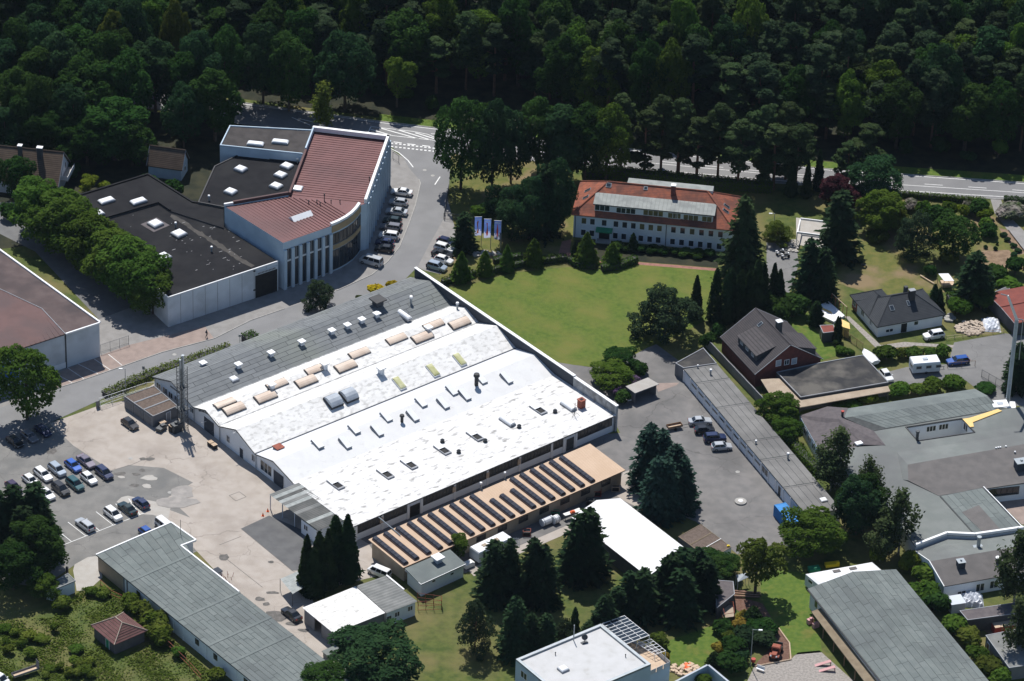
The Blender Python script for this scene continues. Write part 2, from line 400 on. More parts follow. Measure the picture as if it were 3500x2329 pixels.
# foliage
leafmat('leaf_forest',(.024,.058,.014),(.040,.084,.020))
leafmat('leaf_fresh',(.05,.10,.015),(.088,.145,.024))
leafmat('leaf_linden',(.055,.110,.018),(.09,.15,.027))
leafmat('leaf_lime',(.085,.13,.016),(.13,.17,.022))
leafmat('leaf_bluegreen',(.022,.054,.022),(.036,.076,.030))
leafmat('leaf_pine',(.036,.062,.024),(.056,.082,.034),tr=.3)
leafmat('leaf_pine_dark',(.026,.047,.023),(.042,.064,.032),tr=.3)
leafmat('leaf_spruce',(.018,.040,.018),(.032,.058,.026),tr=.3)
leafmat('leaf_bluespruce',(.024,.054,.040),(.040,.076,.058),tr=.3)
leafmat('leaf_thuja',(.016,.034,.012),(.03,.055,.018),tr=.3)
leafmat('leaf_birch',(.045,.07,.026),(.07,.095,.04),tr=.35)
leafmat('leaf_olive',(.07,.10,.018),(.105,.13,.026))
leafmat('leaf_amber',(.13,.105,.02),(.18,.135,.025),tr=.2)
leafmat('leaf_gold',(.30,.24,.012),(.40,.30,.02),tr=.2)
leafmat('leaf_purple',(.05,.018,.025),(.08,.03,.04))
leafmat('blossom_pink',(.30,.26,.25),(.06,.09,.03))
leafmat('blossom_violet',(.22,.12,.26),(.05,.08,.03))
leafmat('leaf_hedge',(.035,.07,.012),(.055,.095,.018),tr=.15)
leafmat('flag_blue',(.07,.13,.36),(.12,.2,.5),tr=.7)
leafmat('flag_pale',(.42,.46,.68),(.5,.53,.72),tr=.7)
leafmat('flag_orange',(.85,.13,.04),(.9,.14,.05),tr=.7)
leafmat('weed',(.085,.13,.018),(.13,.165,.032),tr=.35)
# ================================================================== GROUND
def XP(*pts,z=0.0): return [P('X',x,y,z) for x,y in pts]

def sheet(name,pts,z,m,parent=None,label=None):
    b = MB();b.slab([V3(p,z) for p in pts],.003,0)
    b.f = b.f[:1];b.m = b.m[:1]
    o = b.build(name,m,parent,label)
    return structure(o) if not parent else o

g = MB();g.add([(-1500,-900,-.02),(1500,-900,-.02),(1500,2500,-.02),(-1500,2500,-.02)],[(0,1,2,3)])
structure(g.build('ground','meadow'))

FAR = [(-500,210),(200,274),(560,318),(826,352),(1296,416),(1520,442),(2200,516),(2383,534),(2814,578),(3395,618),(3700,640),(4300,680)]
NEAR = [(-500,262),(200,330),(540,376),(817,424),(1042,450),(1332,497),(1520,523),(1800,548),(2347,600),(2579,620),(3073,660),(3448,683),(3800,706),(4300,735)]
def along(tab,x):
    for (x0,y0),(x1,y1) in zip(tab,tab[1:]):
        if x0 <= x <= x1: return y0 + (y1 - y0) * (x - x0) / (x1 - x0)
    return tab[-1][1]
floor_pts = XP(*[(x,y - 14) for x,y in FAR])
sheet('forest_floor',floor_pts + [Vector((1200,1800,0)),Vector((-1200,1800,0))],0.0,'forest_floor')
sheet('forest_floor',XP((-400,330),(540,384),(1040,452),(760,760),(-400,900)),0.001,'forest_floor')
main_road = sheet('main_road',XP(*FAR) + XP(*NEAR)[::-1],.012,'road_asphalt')
sheet('road_verge',XP(*[(x,y - 26) for x,y in FAR if 1250 < x]) + XP(*[(x,y - 1) for x,y in FAR if 1250 < x])[::-1],.006,'bright_lawn')

street_l = [(1396,572),(1432,614),(1437,628),(1430,660),(1419,704),(1396,770),(1365,846),(1325,895),(1271,940),(1191,976),(1151,994),(972,1056),(856,1096),(732,1158),(554,1205),(415,1254),(268,1305),(187,1330),(0,1395),(-300,1500)]
street_r = [(1540,524),(1535,640),(1521,712),(1514,753),(1467,837),(1427,913),(1380,960),(1200,1040),(1050,1090),(893,1154),(625,1243),(429,1328),(170,1446),(89,1470),(0,1503),(-300,1610)]
street = sheet('side_street',XP((1332,496),(1380,540)) + XP(*street_l) + XP(*street_r[::-1]) + XP((1540,521)),.010,'road_asphalt')
# paved areas beside the street, a kerb step higher
pave = sheet('pavement',XP((1320,500),(1380,540),*street_l[:12]) + XP((900,1000),(1000,800),(1250,600),(1330,500)),.004,'pavement')
sheet('pavement',XP(*street_l[11:]) + XP((-300,1360),(100,1180),(560,1010),(960,960)),.003,'pavement')
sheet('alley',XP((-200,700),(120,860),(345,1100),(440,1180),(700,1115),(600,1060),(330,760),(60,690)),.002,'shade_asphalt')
sheet('paved_forecourt',XP(*street_l[13:18]) + XP((150,1325),(160,1290),(345,1215),(440,1180),(700,1115)),.005,'pink_paving')
sheet('paved_forecourt',XP((1537,640),(1521,712),(1514,753),(1467,837),(1427,913),(1450,925),(1560,950),(1600,860),(1590,740),(1560,640)),.004,'pavement')

def kerb(pts,name='kerb',w=.18,h=.1,parent=None):
    b = MB()
    for a,c in zip(pts,pts[1:]):
        d = (c - a);d.z = 0;L = d.length;d /= L;n = Vector((-d.y,d.x,0))
        b.obox(V3(a,.002) - n * w / 2,d * L,n * w,(0,0,h))
    return b.build(name,'kerb_stone',parent)
kerb(XP(*street_l[1:11]),parent=street)
kerb(XP(*street_l[11:18]),parent=street)
kerb(XP(*[(x,y + 1) for x,y in NEAR if x > 1500]),parent=main_road)
kerb(XP(*[(x,y - 1) for x,y in FAR if x > 500]),parent=main_road)

sheet('parking_lot',XP((-200,1560),(0,1503),(89,1470),(170,1446),(330,1392),(700,1600),(860,1800),(640,1900),(560,1800),(250,1935),(140,2010),(-200,1950)),.004,'lot_asphalt')
yard = sheet('concrete_yard',XP((170,1448),(330,1390),(424,1370),(500,1330),(560,1290),(960,1660),(1060,1800),(1150,1790),(1260,1860),(1330,1960),(1120,2010),(1060,2030),(1140,2230),(1200,2300),(1080,2330),(800,2020),(640,1850),(585,1783),(510,1745),(570,1740),(650,1770),(575,1700),(660,1650),(560,1600),(440,1590),(382,1610),(250,1523)),.006,'concrete_yard')
sheet('concrete_patch',XP((398,1716),(415,1700),(437,1695),(515,1712),(585,1725),(575,1775),(520,1760),(470,1758)),.010,'concrete_patch')
sheet('concrete_apron',XP((255,1930),(300,1905),(343,1900),(350,1975),(300,2020),(262,2020),(250,1950)),.008,'concrete_patch')
sheet('asphalt_patch',[P('S',165,400),P('S',380,300),P('S',660,420),P('S',660,720),P('S',560,722)],.010,'dark_asphalt')
BLOB = [0]
def blob(name,t,x,y,rx,ry,m,z=.011,n=11):
    BLOB[0] += 1;z = .011 + .002 * BLOB[0]
    c = P(t,x,y);pts = []
    for i in range(n):
        a = 2 * math.pi * i / n;k = random.uniform(.7,1.2)
        pts.append(Vector((c.x + math.cos(a) * rx * k,c.y + math.sin(a) * ry * k,0)))
    return sheet(name,pts,z,m,yard)
for t,x,y,rx,ry,m in [('L',395,990,1.2,1.4,'oil_stain'),('L',925,1165,1.2,.7,'oil_stain'),('L',1042,1168,.8,.6,'oil_stain'),('L',1090,1138,.7,.6,'oil_stain'),('L',1032,1254,1.0,.5,'oil_stain'),
                          ('L',1095,1052,.7,.5,'oil_stain'),('L',1150,1052,.8,.6,'oil_stain'),('L',1140,1195,1.6,1.1,'concrete_patch'),('L',1125,1260,.9,.7,'concrete_patch'),('L',930,1190,.8,.5,'concrete_patch'),
                          ('S',430,1070,2.6,1.6,'oil_stain'),('S',358,978,.8,.7,'oil_stain'),('S',310,940,1.1,.7,'oil_stain'),('S',400,890,1.2,.5,'oil_stain'),('S',40,620,.9,1.2,'oil_stain'),
                          ('S',395,655,.5,.4,'oil_stain'),('L',1390,1300,2.4,2.6,'worn_concrete'),('L',1330,1380,4.2,1.8,'worn_concrete'),('S',560,1130,1.2,.6,'oil_stain'),('S',640,1180,1.0,.5,'oil_stain')]:
    blob('stain',t,x,y,rx,ry,m)
# repair joints cut into the yard
def line(parent,a,b,w,z,m='marking',name='road_marking'):
    d = b - a;d.z = 0;n = Vector((-d.y,d.x,0)).normalized() * w / 2
    q = MB();q.add([V3(a - n,z),V3(b - n,z),V3(b + n,z),V3(a + n,z)],[(0,1,2,3)])
    return q.build(name,m,parent)
for pts in [[('L',1755,1332),('L',1832,1303),('L',1885,1342),('L',1805,1373),('L',1755,1332)],[('S',0,525),('S',165,460)],[('S',165,400),('S',560,725),('S',640,760)],[('L',850,1140),('L',1010,1095),('L',1180,1020)],[('S',0,590),('S',330,850)]]:
    for a,c in zip(pts,pts[1:]): line(yard,P(*a),P(*c),.12,.013,'oil_stain','joint')

# big right-hand yard, lanes, drives
sheet('service_yard',XP((1880,1235),(2020,1256),(2068,1252),(2150,1222),(2240,1175),(2330,1240),(2337,1305),(2560,1560),(2760,1770),(2770,1860),(2640,1880),(2520,1895),(2380,1784),(2220,1720),(2170,1760),(2060,1800),(1940,1810),(1840,1850),(1590,1960),(1260,1870),(1200,1800),(1900,1500),(2120,1480),(2050,1350)),.004,'yard_asphalt')
sheet('sandy_lane',[P('O',290,1040),P('O',365,1020),P('O',420,1100),P('O',440,1330),P('O',280,1250),P('O',230,1210)],.009,'concrete_yard')
sheet('sandy_strip',XP((1600,1950),(1740,1880),(1850,1835),(1930,1800),(1960,1790),(1960,1815),(1850,1862),(1760,1900),(1620,1970)),.009,'concrete_yard')
sheet('sandy_lane',[P('O',530,360),P('O',720,355),P('O',700,375),P('O',560,425)],.008,'pink_paving')
sheet('lawn',XP((1529,985),(1619,971),(1690,950),(1770,931),(1945,913),(2000,925),(2090,915),(2177,903),(2453,925),(2480,990),(2440,1080),(2330,1140),(2212,1190),(2150,1222),(2110,1240),(2068,1250),(2014,1254),(1961,1248),(1890,1236),(1800,1170),(1550,1010)),.010,'lawn')
sheet('garden_lawn',XP((1520,640),(1700,560),(1990,600),(1985,880),(1950,905),(1760,925),(1520,985),(1500,960),(1560,800)),.007,'dry_lawn')
sheet('brick_path',[P('I',40,620),P('I',120,600),P('I',105,700),P('I',180,770),P('I',620,775),P('I',1240,825),P('I',1235,845),P('I',620,795),P('I',150,785),P('I',0,755),P('G',700,1085),P('G',480,1060),P('G',480,1035),P('G',700,1050),P('G',1130,1080),P('G',1165,960)],.012,'red_path')
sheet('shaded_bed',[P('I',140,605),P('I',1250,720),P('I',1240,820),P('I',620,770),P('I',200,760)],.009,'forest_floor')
sheet('drive',XP((2620,830),(2720,830),(2730,900),(2715,960),(2690,1020),(2600,1050),(2620,950)),.006,'asphalt')
sheet('dry_lawn',XP((2890,800),(3060,790),(3110,880),(3190,930),(3230,1000),(3000,1010),(2860,970),(2860,940)),.006,'dry_lawn')
sheet('garden_beds',XP((3080,680),(3500,760),(3700,800),(3700,1130),(3480,1120),(3350,950),(3230,900),(3150,800)),.005,'dry_lawn')
sheet('garden_lawn',XP((2690,1090),(2760,1070),(2790,1130),(2880,1210),(2790,1240),(2720,1170)),.007,'bright_lawn')
sheet('garden_path',[P('J',640,1080),P('J',680,1080),P('J',920,1300),P('J',1100,1275),P('J',1480,1300),P('J',1470,1320),P('J',1200,1305),P('J',890,1330)],.009,'gravel')
sheet('drive',XP((2960,1290),(3100,1255),(3240,1245),(3261,1171),(3435,1140),(3600,1160),(3600,1400),(3400,1380),(3300,1300),(3240,1298),(3060,1320)),.006,'asphalt')
sheet('garden_drive',XP((3385,680),(3420,680),(3440,730),(3560,850),(3560,880),(3500,860),(3400,730)),.008,'pavement')
sheet('gravel_path',[P('J',1820,400),P('J',1900,420),P('J',2040,600),P('J',1960,610)],.008,'soil')
sheet('soil_bed',[P('J',1690,580),P('J',1900,570),P('J',2020,720),P('J',1880,720),P('J',1740,650)],.008,'soil')
sheet('gravel_court',[P('W',330,1500),P('W',380,1395),P('W',640,1350),P('W',700,1290),P('W',860,1275),P('W',1110,1500),P('W',1200,1640),P('W',300,1640)],.007,'gravel')
sheet('mulch_bed',[P('W',380,1385),P('W',640,1345),P('W',640,1220),P('W',560,1110),P('W',440,930),P('W',240,870),P('W',230,960),P('W',400,1080),P('W',520,1190),P('W',480,1280)],.008,'bark_mulch')
sheet('back_lawn',XP((2600,1960),(2660,1950),(2760,1960),(2790,2100),(2810,2230),(2700,2240),(2650,2140),(2600,2040)),.007,'bright_lawn')
sheet('back_lawn',[P('U',1500,1270),P('U',1900,1130),P('U',1990,1300),P('U',1830,1480),P('U',1560,1440)],.007,'bright_lawn')
sheet('dirt_court',XP((3290,2100),(3460,2060),(3600,2100),(3600,2220),(3420,2200)),.006,'soil')
sheet('tarmac_court',[P('Q',1800,1130),P('Q',2100,1090),P('Q',2200,1300),P('Q',2000,1330)],.006,'pink_paving')

# road markings
def px_line(parent,*pts,w=.16,z=.018):
    for a,c in zip(pts,pts[1:]): line(parent,P(*a),P(*c),w,z)
def road_at(x,f):
    return P('X',x,along(FAR,x) + (along(NEAR,x) - along(FAR,x)) * f)
for x in range(560,3480,120):
    line(main_road,road_at(x,.045),road_at(x + 118,.045),.16,.018)
    if x > 1540: line(main_road,road_at(x,.86),road_at(x + 118,.86),.16,.018)
for x in range(1640,3500,120): line(main_road,road_at(x,.56),road_at(x + 119,.56),.14,.018)
for x in range(1660,3480,150): line(main_road,road_at(x,.44),road_at(x + 62,.44),.15,.018)
px_line(main_road,('B',935,970),('B',1060,985),('B',1260,1008),('B',1370,1030),('B',1440,1060),w=.18)
px_line(main_road,('B',870,1015),('B',1010,1030),('B',1440,1078),w=.18)
px_line(main_road,('B',915,1015),('B',935,972),w=.2)
for a,c in [((935,992),(1090,1037)),((985,976),(1300,1064)),((1130,992),(1390,1072)),((1275,1018),(1430,1066))]: px_line(main_road,('B',*a),('B',*c),w=.3)
px_line(main_road,('B',380,908),('B',490,935),w=.2);px_line(main_road,('B',330,900),('B',470,960),w=.2)
px_line(main_road,('B',1395,1025),('B',1500,1036),w=.18)
for k in range(13):
    x = 1088 + k * 32
    px_line(main_road,('B',x,1097 + k * 3.85),('B',x + 18,1099 + k * 3.85),w=.42)
    px_line(main_road,('B',x,1123 + k * 3.6),('B',x + 18,1125 + k * 3.6),w=.42)
for a,c in [((1110,1088),(1172,1096)),((1215,1103),(1277,1110)),((1328,1115),(1388,1123))]: px_line(main_road,('B',*a),('B',*c),w=.3)
px_line(street,('B',1080,1135),('B',1150,1170),('B',1220,1230),('B',1260,1282),w=.22)
px_line(street,('B',1425,1415),('B',1465,1355),w=.22)
lot = bpy.data.objects['parking_lot']
for a,c in [((735,270),(865,372)),((885,210),(1000,325)),((985,170),(1070,292)),((520,350),(655,455)),((730,390),(762,415)),((430,405),(548,500)),((460,535),(1110,278))]: px_line(lot,('R',*a),('R',*c),w=.13,z=.02)
fore = bpy.data.objects['paved_forecourt']
for a,c in [((505,345),(645,440)),((590,320),(750,400)),((720,285),(845,370)),((830,250),(935,335)),((420,395),(555,470)),((390,465),(460,505))]: px_line(fore,('L',*a),('L',*c),w=.12,z=.016)
# manhole lids
for t,x,y in [('F',1683,408),('F',1745,450),('L',1335,252),('L',1000,1048),('L',1300,1308),('O',1168,1038)]:
    b = MB();c = P(t,x,y);b.tube((c.x,c.y,.012),(c.x,c.y,.024),.42,n=14)
    b.build('manhole_cover','kerb_stone',yard if t == 'L' and x < 1320 and y > 1000 else street if t != 'O' else bpy.data.objects['service_yard'])
# ================================================================== BUILDINGS
def building(name,label,pts,group=None,cat='building'):
    c = cen(pts);return thing(name,label,cat,(c.x,c.y,0),group)

def grow(pts,k):
    """offset a polygon outwards by k metres"""
    n = len(pts)
    s = sum(pts[i].x * pts[(i + 1) % n].y - pts[(i + 1) % n].x * pts[i].y for i in range(n))
    out = []
    for i in range(n):
        a,b,c = pts[i - 1],pts[i],pts[(i + 1) % n]
        d1 = Vector((b.x - a.x,b.y - a.y)).normalized();d2 = Vector((c.x - b.x,c.y - b.y)).normalized()
        n1 = Vector((d1.y,-d1.x));n2 = Vector((d2.y,-d2.x))
        m = n1 + n2
        m = m / max(.35,m.dot(n1)) * (k if s > 0 else -k)
        q = b.copy();q.x += m.x;q.y += m.y;out.append(q)
    return out

def walls(par,pts,z,m,name='wall',z0=-.05):
    b = MB();b.prism(pts,z0,z,top=False);return b.build(name,m,par)

def roof_slab(par,pts3,th,m,name='roof'):
    b = MB();b.slab(pts3,th);return b.build(name,m,par)

def rim(par,pts,z,h,w_,m,name='parapet',skip=(),close=True):
    b = MB();n = len(pts);inn = grow(pts,-w_)
    for i in range(n if close else n - 1):
        if i in skip: continue
        a,c,a2,c2 = pts[i],pts[(i + 1) % n],inn[i],inn[(i + 1) % n]
        b.prism([a,c,c2,a2],z,z + h)
    return b.build(name,m,par)

def wallframe(a,b,toward=None):
    d = Vector((b.x - a.x,b.y - a.y,0));L = d.length;d /= L
    n = Vector((d.y,-d.x,0))
    tw = toward if toward is not None else Vector((0,-1,0))
    if n.dot(tw) < 0: n = -n
    return d,n,L

def window(par,a,b,s,z,w_,h,glass='glass',frame='trim_white',n=1,toward=None,fw=.09,name='window',sill=False):
    d,nn,L = wallframe(a,b,toward)
    o = Vector((a.x,a.y,0)) + d * (s - w_ / 2) + Vector((0,0,z - h / 2))
    q = MB();up = Vector((0,0,1));t = .07
    q.obox(o,d * w_,nn * t,up * fw);q.obox(o + up * (h - fw),d * w_,nn * t,up * fw)
    for k in range(n + 1): q.obox(o + d * ((w_ - fw) * k / n) + up * fw,d * fw,nn * t,up * (h - 2 * fw))
    if sill: q.obox(o - d * .08 - up * .08,d * (w_ + .16),nn * .18,up * .07)
    f = q.build(name,frame,par)
    for k in range(n):
        x0 = fw + (w_ - fw) * k / n;x1 = (w_ - fw) * (k + 1) / n
        p = MB();p.obox(o + d * x0 + up * fw,d * (x1 - x0),nn * .02,up * (h - 2 * fw));p.build('pane',glass,f)
    return f

def winpx(par,a,b,t,x,y,w_,h,**k):
    s,z = onwall(a,b,t,x,y);return window(par,a,b,s,z,w_,h,**k)

def door(par,a,b,s,z0,w_,h,m='steel_dark',frame='trim_white',toward=None,name='door',handle=True):
    d,nn,L = wallframe(a,b,toward)
    o = Vector((a.x,a.y,0)) + d * (s - w_ / 2) + Vector((0,0,z0));up = Vector((0,0,1))
    q = MB();q.obox(o,d * w_,nn * .05,up * h,0)
    for k in range(1,int(h / .5)): q.obox(o + up * k * .5,d * w_,nn * .06,up * .03,0)
    q.obox(o - d * .1,d * .1,nn * .08,up * (h + .1),1);q.obox(o + d * w_,d * .1,nn * .08,up * (h + .1),1);q.obox(o + up * h,d * w_,nn * .08,up * .1,1)
    ob = q.build(name,[m,frame],par)
    if handle:
        q = MB();q.obox(o + d * (w_ * .85) + up * 1.0 + nn * .05,d * .12,nn * .06,up * .05);q.build('handle','zinc',ob)
    return ob

_piece = {}
def sheets(par,p00,p10,p11,p01,n,plen,m,name='felt_sheet',gap=.07,lift=.02,th=.018,stagger=True):
    """roofing laid as n runs between edge p00-p10 and edge p01-p11, cut in lengths: every sheet an object"""
    L = ((p10 - p00).length + (p11 - p01).length) / 2
    Wd = ((p01 - p00).length + (p11 - p10).length) / 2
    gv,gu = gap / Wd / 2,gap / L / 2
    nz = (p10 - p00).cross(p01 - p00).normalized()
    if nz.z < 0: nz = -nz
    def at(u,v): return lerp(lerp(p00,p10,u),lerp(p01,p11,u),v)
    for i in range(n):
        cuts = [0.0];x = plen / L * (random.uniform(.3,1) if stagger else 1)
        while x < 1 - .25 * plen / L: cuts.append(x);x += plen / L * (random.uniform(.9,1.1) if stagger else 1)
        cuts.append(1.0)
        for u0,u1 in zip(cuts,cuts[1:]):
            v0,v1 = i / n + gv,(i + 1) / n - gv
            k = nz * (lift + random.uniform(0,.008))
            pts = [at(u0 + gu,v0) + k,at(u1 - gu,v0) + k,at(u1 - gu,v1) + k,at(u0 + gu,v1) + k]
            b = MB();b.slab(pts,th);b.build(name,m,par)

# ---- shared roof furniture
def proto_dome(seg=4):
    b = MB();b.prism([Vector((-.5,-.5,0)),Vector((.5,-.5,0)),Vector((.5,.5,0)),Vector((-.5,.5,0))],0,.35,m=1)
    prev = None
    for k in range(seg + 1):
        a = math.pi / 2 * k / seg;r = .47 * math.cos(a) ** .6 if k < seg else .05;z = .35 + .35 * math.sin(a)
        ring = [len(b.v) + i for i in range(4)]
        b.v += [Vector((x * r,y * r,z)) for x,y in ((-1,-1),(1,-1),(1,1),(-1,1))]
        if prev:
            for i in range(4): b.f.append((prev[i],prev[(i + 1) % 4],ring[(i + 1) % 4],ring[i]));b.m.append(0)
        prev = ring
    b.f.append(tuple(prev));b.m.append(0)
    return b
def proto_barrel(seg=6):
    b = MB();b.prism([Vector((-.5,-.5,0)),Vector((.5,-.5,0)),Vector((.5,.5,0)),Vector((-.5,.5,0))],0,.3,m=1)
    pr = [(math.cos(math.pi * k / seg) * .47,.3 + math.sin(math.pi * k / seg) * .45) for k in range(seg + 1)]
    o = len(b.v)
    b.v += [Vector((-.47,y,z)) for y,z in pr] + [Vector((.47,y,z)) for y,z in pr];n = seg + 1
    for k in range(seg): b.f.append((o + k,o + k + 1,o + n + k + 1,o + n + k)[::-1]);b.m.append(0)
    b.f += [tuple(o + k for k in range(n))[::-1],tuple(o + n + k for k in range(n))];b.m += [0,0]
    return b
def proto_vent():
    b = MB();b.box((0,0,.3),(.62,.62,.6),m=1);b.box((0,0,.66),(.5,.5,.12),m=1)
    b.slab([(-.5,-.5,.9),(.5,-.5,.9),(.5,.5,.9),(-.5,.5,.9)],.16);return b
def proto_hatch():
    b = MB();b.box((0,0,.15),(1,1,.3),m=1);b.slab([(-.48,-.48,.34),(.48,-.48,.34),(.48,.48,.62),(-.48,.48,.62)],.05);b.slab([(-.46,.47,.55),(.46,.47,.55),(.46,.475,.55),(-.46,.475,.55)],.24,1);return b
def proto_gap():
    """open light: a kerb frame with a dark pane and a raised lid"""
    b = MB()
    for x,y,sx,sy in ((0,-.45,1,.1),(0,.45,1,.1),(-.46,0,.08,.8),(.46,0,.08,.8)): b.box((x,y,.15),(sx,sy,.3),m=1)
    b.box((0,0,.08),(.84,.8,.1),m=2);b.slab([(-.46,.05,.34),(.46,.05,.34),(.46,.48,.42),(-.46,.48,.42)],.05,0);return b
def proto_pipe(n=8):
    b = MB();b.tube((0,0,0),(0,0,.8),.3,n=n,m=1);b.tube((0,0,.78),(0,0,1),.5,.42,n=n);return b
def proto_turbine(n=10):
    b = MB();b.tube((0,0,0),(0,0,.25),.5,.42,n=n,m=1);b.tube((0,0,.25),(0,0,.6),.36,.46,n=n);b.tube((0,0,.6),(0,0,.95),.46,.14,n=n);return b
DOME = proto_dome().mesh('dome_light',['dome_white','trim_grey'])
DOME_TAN = proto_barrel().mesh('barrel_light',['dome_tan','trim_dark'])
DOME_GREY = proto_barrel().mesh('barrel_light',['dome_grey','trim_dark'])
DOME_YEL = proto_dome().mesh('dome_light',['dome_yellow','trim_white'])
BARREL_WHITE = proto_barrel().mesh('barrel_light',['dome_white','trim_grey'])
VENT = proto_vent().mesh('vent',['trim_white','steel_blue'])
VENT_DARK = proto_vent().mesh('vent',['trim_dark','parapet_dark'])
HATCH = proto_hatch().mesh('hatch',['dome_white','trim_grey'])
GAP = proto_gap().mesh('open_light',['dome_white','trim_grey','opening_dark'])
PIPE = proto_pipe().mesh('pipe',['trim_white','zinc'])
PIPE_DARK = proto_pipe().mesh('pipe',['trim_dark','trim_dark'])
TURBINE = proto_turbine().mesh('turbine_vent',['steel_dark','steel_dark'])

def roof_item(me,name,par,t,x,y,z,sc,rz):
    p = P(t,x,y,z);return inst(me,name,par,(p.x,p.y,z - .06),rz,sc)

# ------------------------------------------------------------------ main hall
C0,C1 = P('S',1040,365,3.8),P('N',1800,930,3.8)
HU = Vector((C1.x - C0.x,C1.y - C0.y,0));HL = HU.length;HU /= HL
HV = Vector((-HU.y,HU.x,0));HA = math.atan2(HU.y,HU.x)
def hp(u,v,z=0.0): return Vector((C0.x,C0.y,0)) + HU * u + HV * v + Vector((0,0,z))
PROFILE = [(0,3.75),(18,3.55),(24.2,5.0),(29.9,3.55),(36,5.75),(41.6,3.6),(45.9,4.95),(50.0,3.5),(57.3,5.6),(63.4,3.3)]
def hall_z(v):
    for (a,za),(b,zb) in zip(PROFILE,PROFILE[1:]):
        if a <= v <= b: return za + (zb - za) * (v - a) / (b - a)
    return 3.6
hall = thing('factory_hall','long factory hall with one grey and several white roof bays beside the beige yard','building',tuple(hp(31,31)))
b = MB();G0 = [hp(-.6,v,-.05) for v,z in PROFILE];G1 = [hp(-.6,v,z - .1) for v,z in PROFILE]
for i in range(len(PROFILE) - 1): b.add([G0[i],G0[i + 1],G1[i + 1],G1[i]],[(0,1,2,3)])
b.obox(hp(-.6,0,-.05),HU * (HL + .4),HV * .3,(0,0,3.7));b.obox(hp(-.6,63.0,-.05),HU * (HL + .4),HV * .3,(0,0,3.2))
b.obox(hp(HL - .5,0,-.05),HU * .3,HV * 63,(0,0,3.4))
b.build('wall','white_wall',hall)
ROOFM = ['white_roof_dirty','white_roof_plain','white_roof_clean','white_roof','white_roof','white_roof','white_roof','felt_joint','felt_joint']
for i,((va,za),(vb,zb)) in enumerate(zip(PROFILE,PROFILE[1:])):
    oa = .35 if i == 0 else 0;ob_ = .35 if i == len(PROFILE) - 2 else 0
    r = roof_slab(hall,[hp(-.95,va - oa,za),hp(HL - .2,va - oa,za),hp(HL - .2,vb + ob_,zb),hp(-.95,vb + ob_,zb)],.22,ROOFM[i])
    if i >= 7: sheets(r,hp(-.93,va,za),hp(HL - .2,va,za),hp(HL - .2,vb + ob_,zb),hp(-.93,vb + ob_,zb),7,6.2,'felt_hall',gap=.1)
for v,z in (PROFILE[3],PROFILE[5],PROFILE[7]):     # valley gutters
    q = MB();q.obox(hp(-.9,v - .22,z + .01),HU * (HL + .6),HV * .44,(0,0,.05));q.build('gutter','parapet_dark' if v < 31 else 'weathered_wall',hall)
q = MB()
for (va,za),(vb,zb) in zip(PROFILE[1:],PROFILE[2:]):     # verge trim along the yard gable
    a,c = hp(-1.02,va,za - .14),hp(-1.02,vb,zb - .14);q.obox(a,c - a,HU * .1,(0,0,.2))
q.build('verge','steel_dark',hall)
# firewall at the far end
q = MB();q.obox(hp(HL - .15,12.5,-.05),HU * .45,HV * 50,(0,0,6.0));q.build('firewall','parapet_dark',hall)
q = MB();q.obox(hp(HL - .15,-.35,-.05),HU * .45,HV * 12.85,(0,0,5.75));q.build('firewall','weathered_wall',hall,'stained lower end of the firewall')
q = MB();q.obox(hp(HL - .25,12.4,5.952),HU * .65,HV * 50.2,(0,0,.14));q.obox(hp(HL - .25,-.4,5.703),HU * .65,HV * 12.8,(0,0,.14));q.build('coping','trim_white',hall)
# gable front openings
ga,gb = hp(-.6,63),hp(-.6,0)
yardside = -HU
for x,y,w_,h in [(95,605,1.5,1.4),(145,640,1.5,1.4),(188,675,1.4,1.4),(230,700,1.2,1.2),(350,790,1.2,1.3),(628,1010,1.1,1.6),(820,1155,1.1,1.6)]:
    winpx(hall,ga,gb,'M',x,y,w_,h,n=2,toward=yardside)
s,z = onwall(ga,gb,'M',918,1230);window(hall,ga,gb,s,1.9,3.6,2.3,n=3,toward=yardside,name='shop_window')
for x,y,w_,h,nm in [(483,950,3.3,3.1,'gate'),(1015,1310,3.2,3.0,'gate'),(730,1130,1.1,2.1,'door')]:
    s,z = onwall(ga,gb,'M',x,y);door(hall,ga,gb,s,0,w_,h,'parapet_dark',toward=yardside,name=nm)
s,z = onwall(ga,gb,'M',483,860)        # arched lettering over the gate, worn to dark strokes
q = MB();d,nn,_ = wallframe(ga,gb,yardside)
for k in range(15):
    t = -1 + 2 * k / 14;c = ga + d * (s + t * 3.4) + Vector((0,0,4.05 - .75 * t * t));q.obox(c + nn * .02,d * .3,nn * .05,(0,0,.34))
q.build('lettering','steel_dark',hall)
s,z = onwall(ga,gb,'M',222,628);q = MB()
for k in range(9): q.obox(ga + d * (s - 1.6 + k * .37) + nn * .02 + Vector((0,0,3.9)),d * .24,nn * .05,(0,0,.3))
q.build('lettering','steel_dark',hall)
for t,x,y in [('M',700,955),('M',460,875)]:
    s,z = onwall(ga,gb,t,x,y);q = MB();q.tube(ga + d * s + Vector((0,0,z)),ga + d * s + nn * 1.1 + Vector((0,0,z + .1)),.07);q.build('lamp_arm','trim_white',hall)
for v in (29.9,41.6,50.0):
    q = MB();q.tube(hp(-.75,v,0),hp(-.75,v,3.5),.08,n=6);q.build('downpipe','zinc',hall)
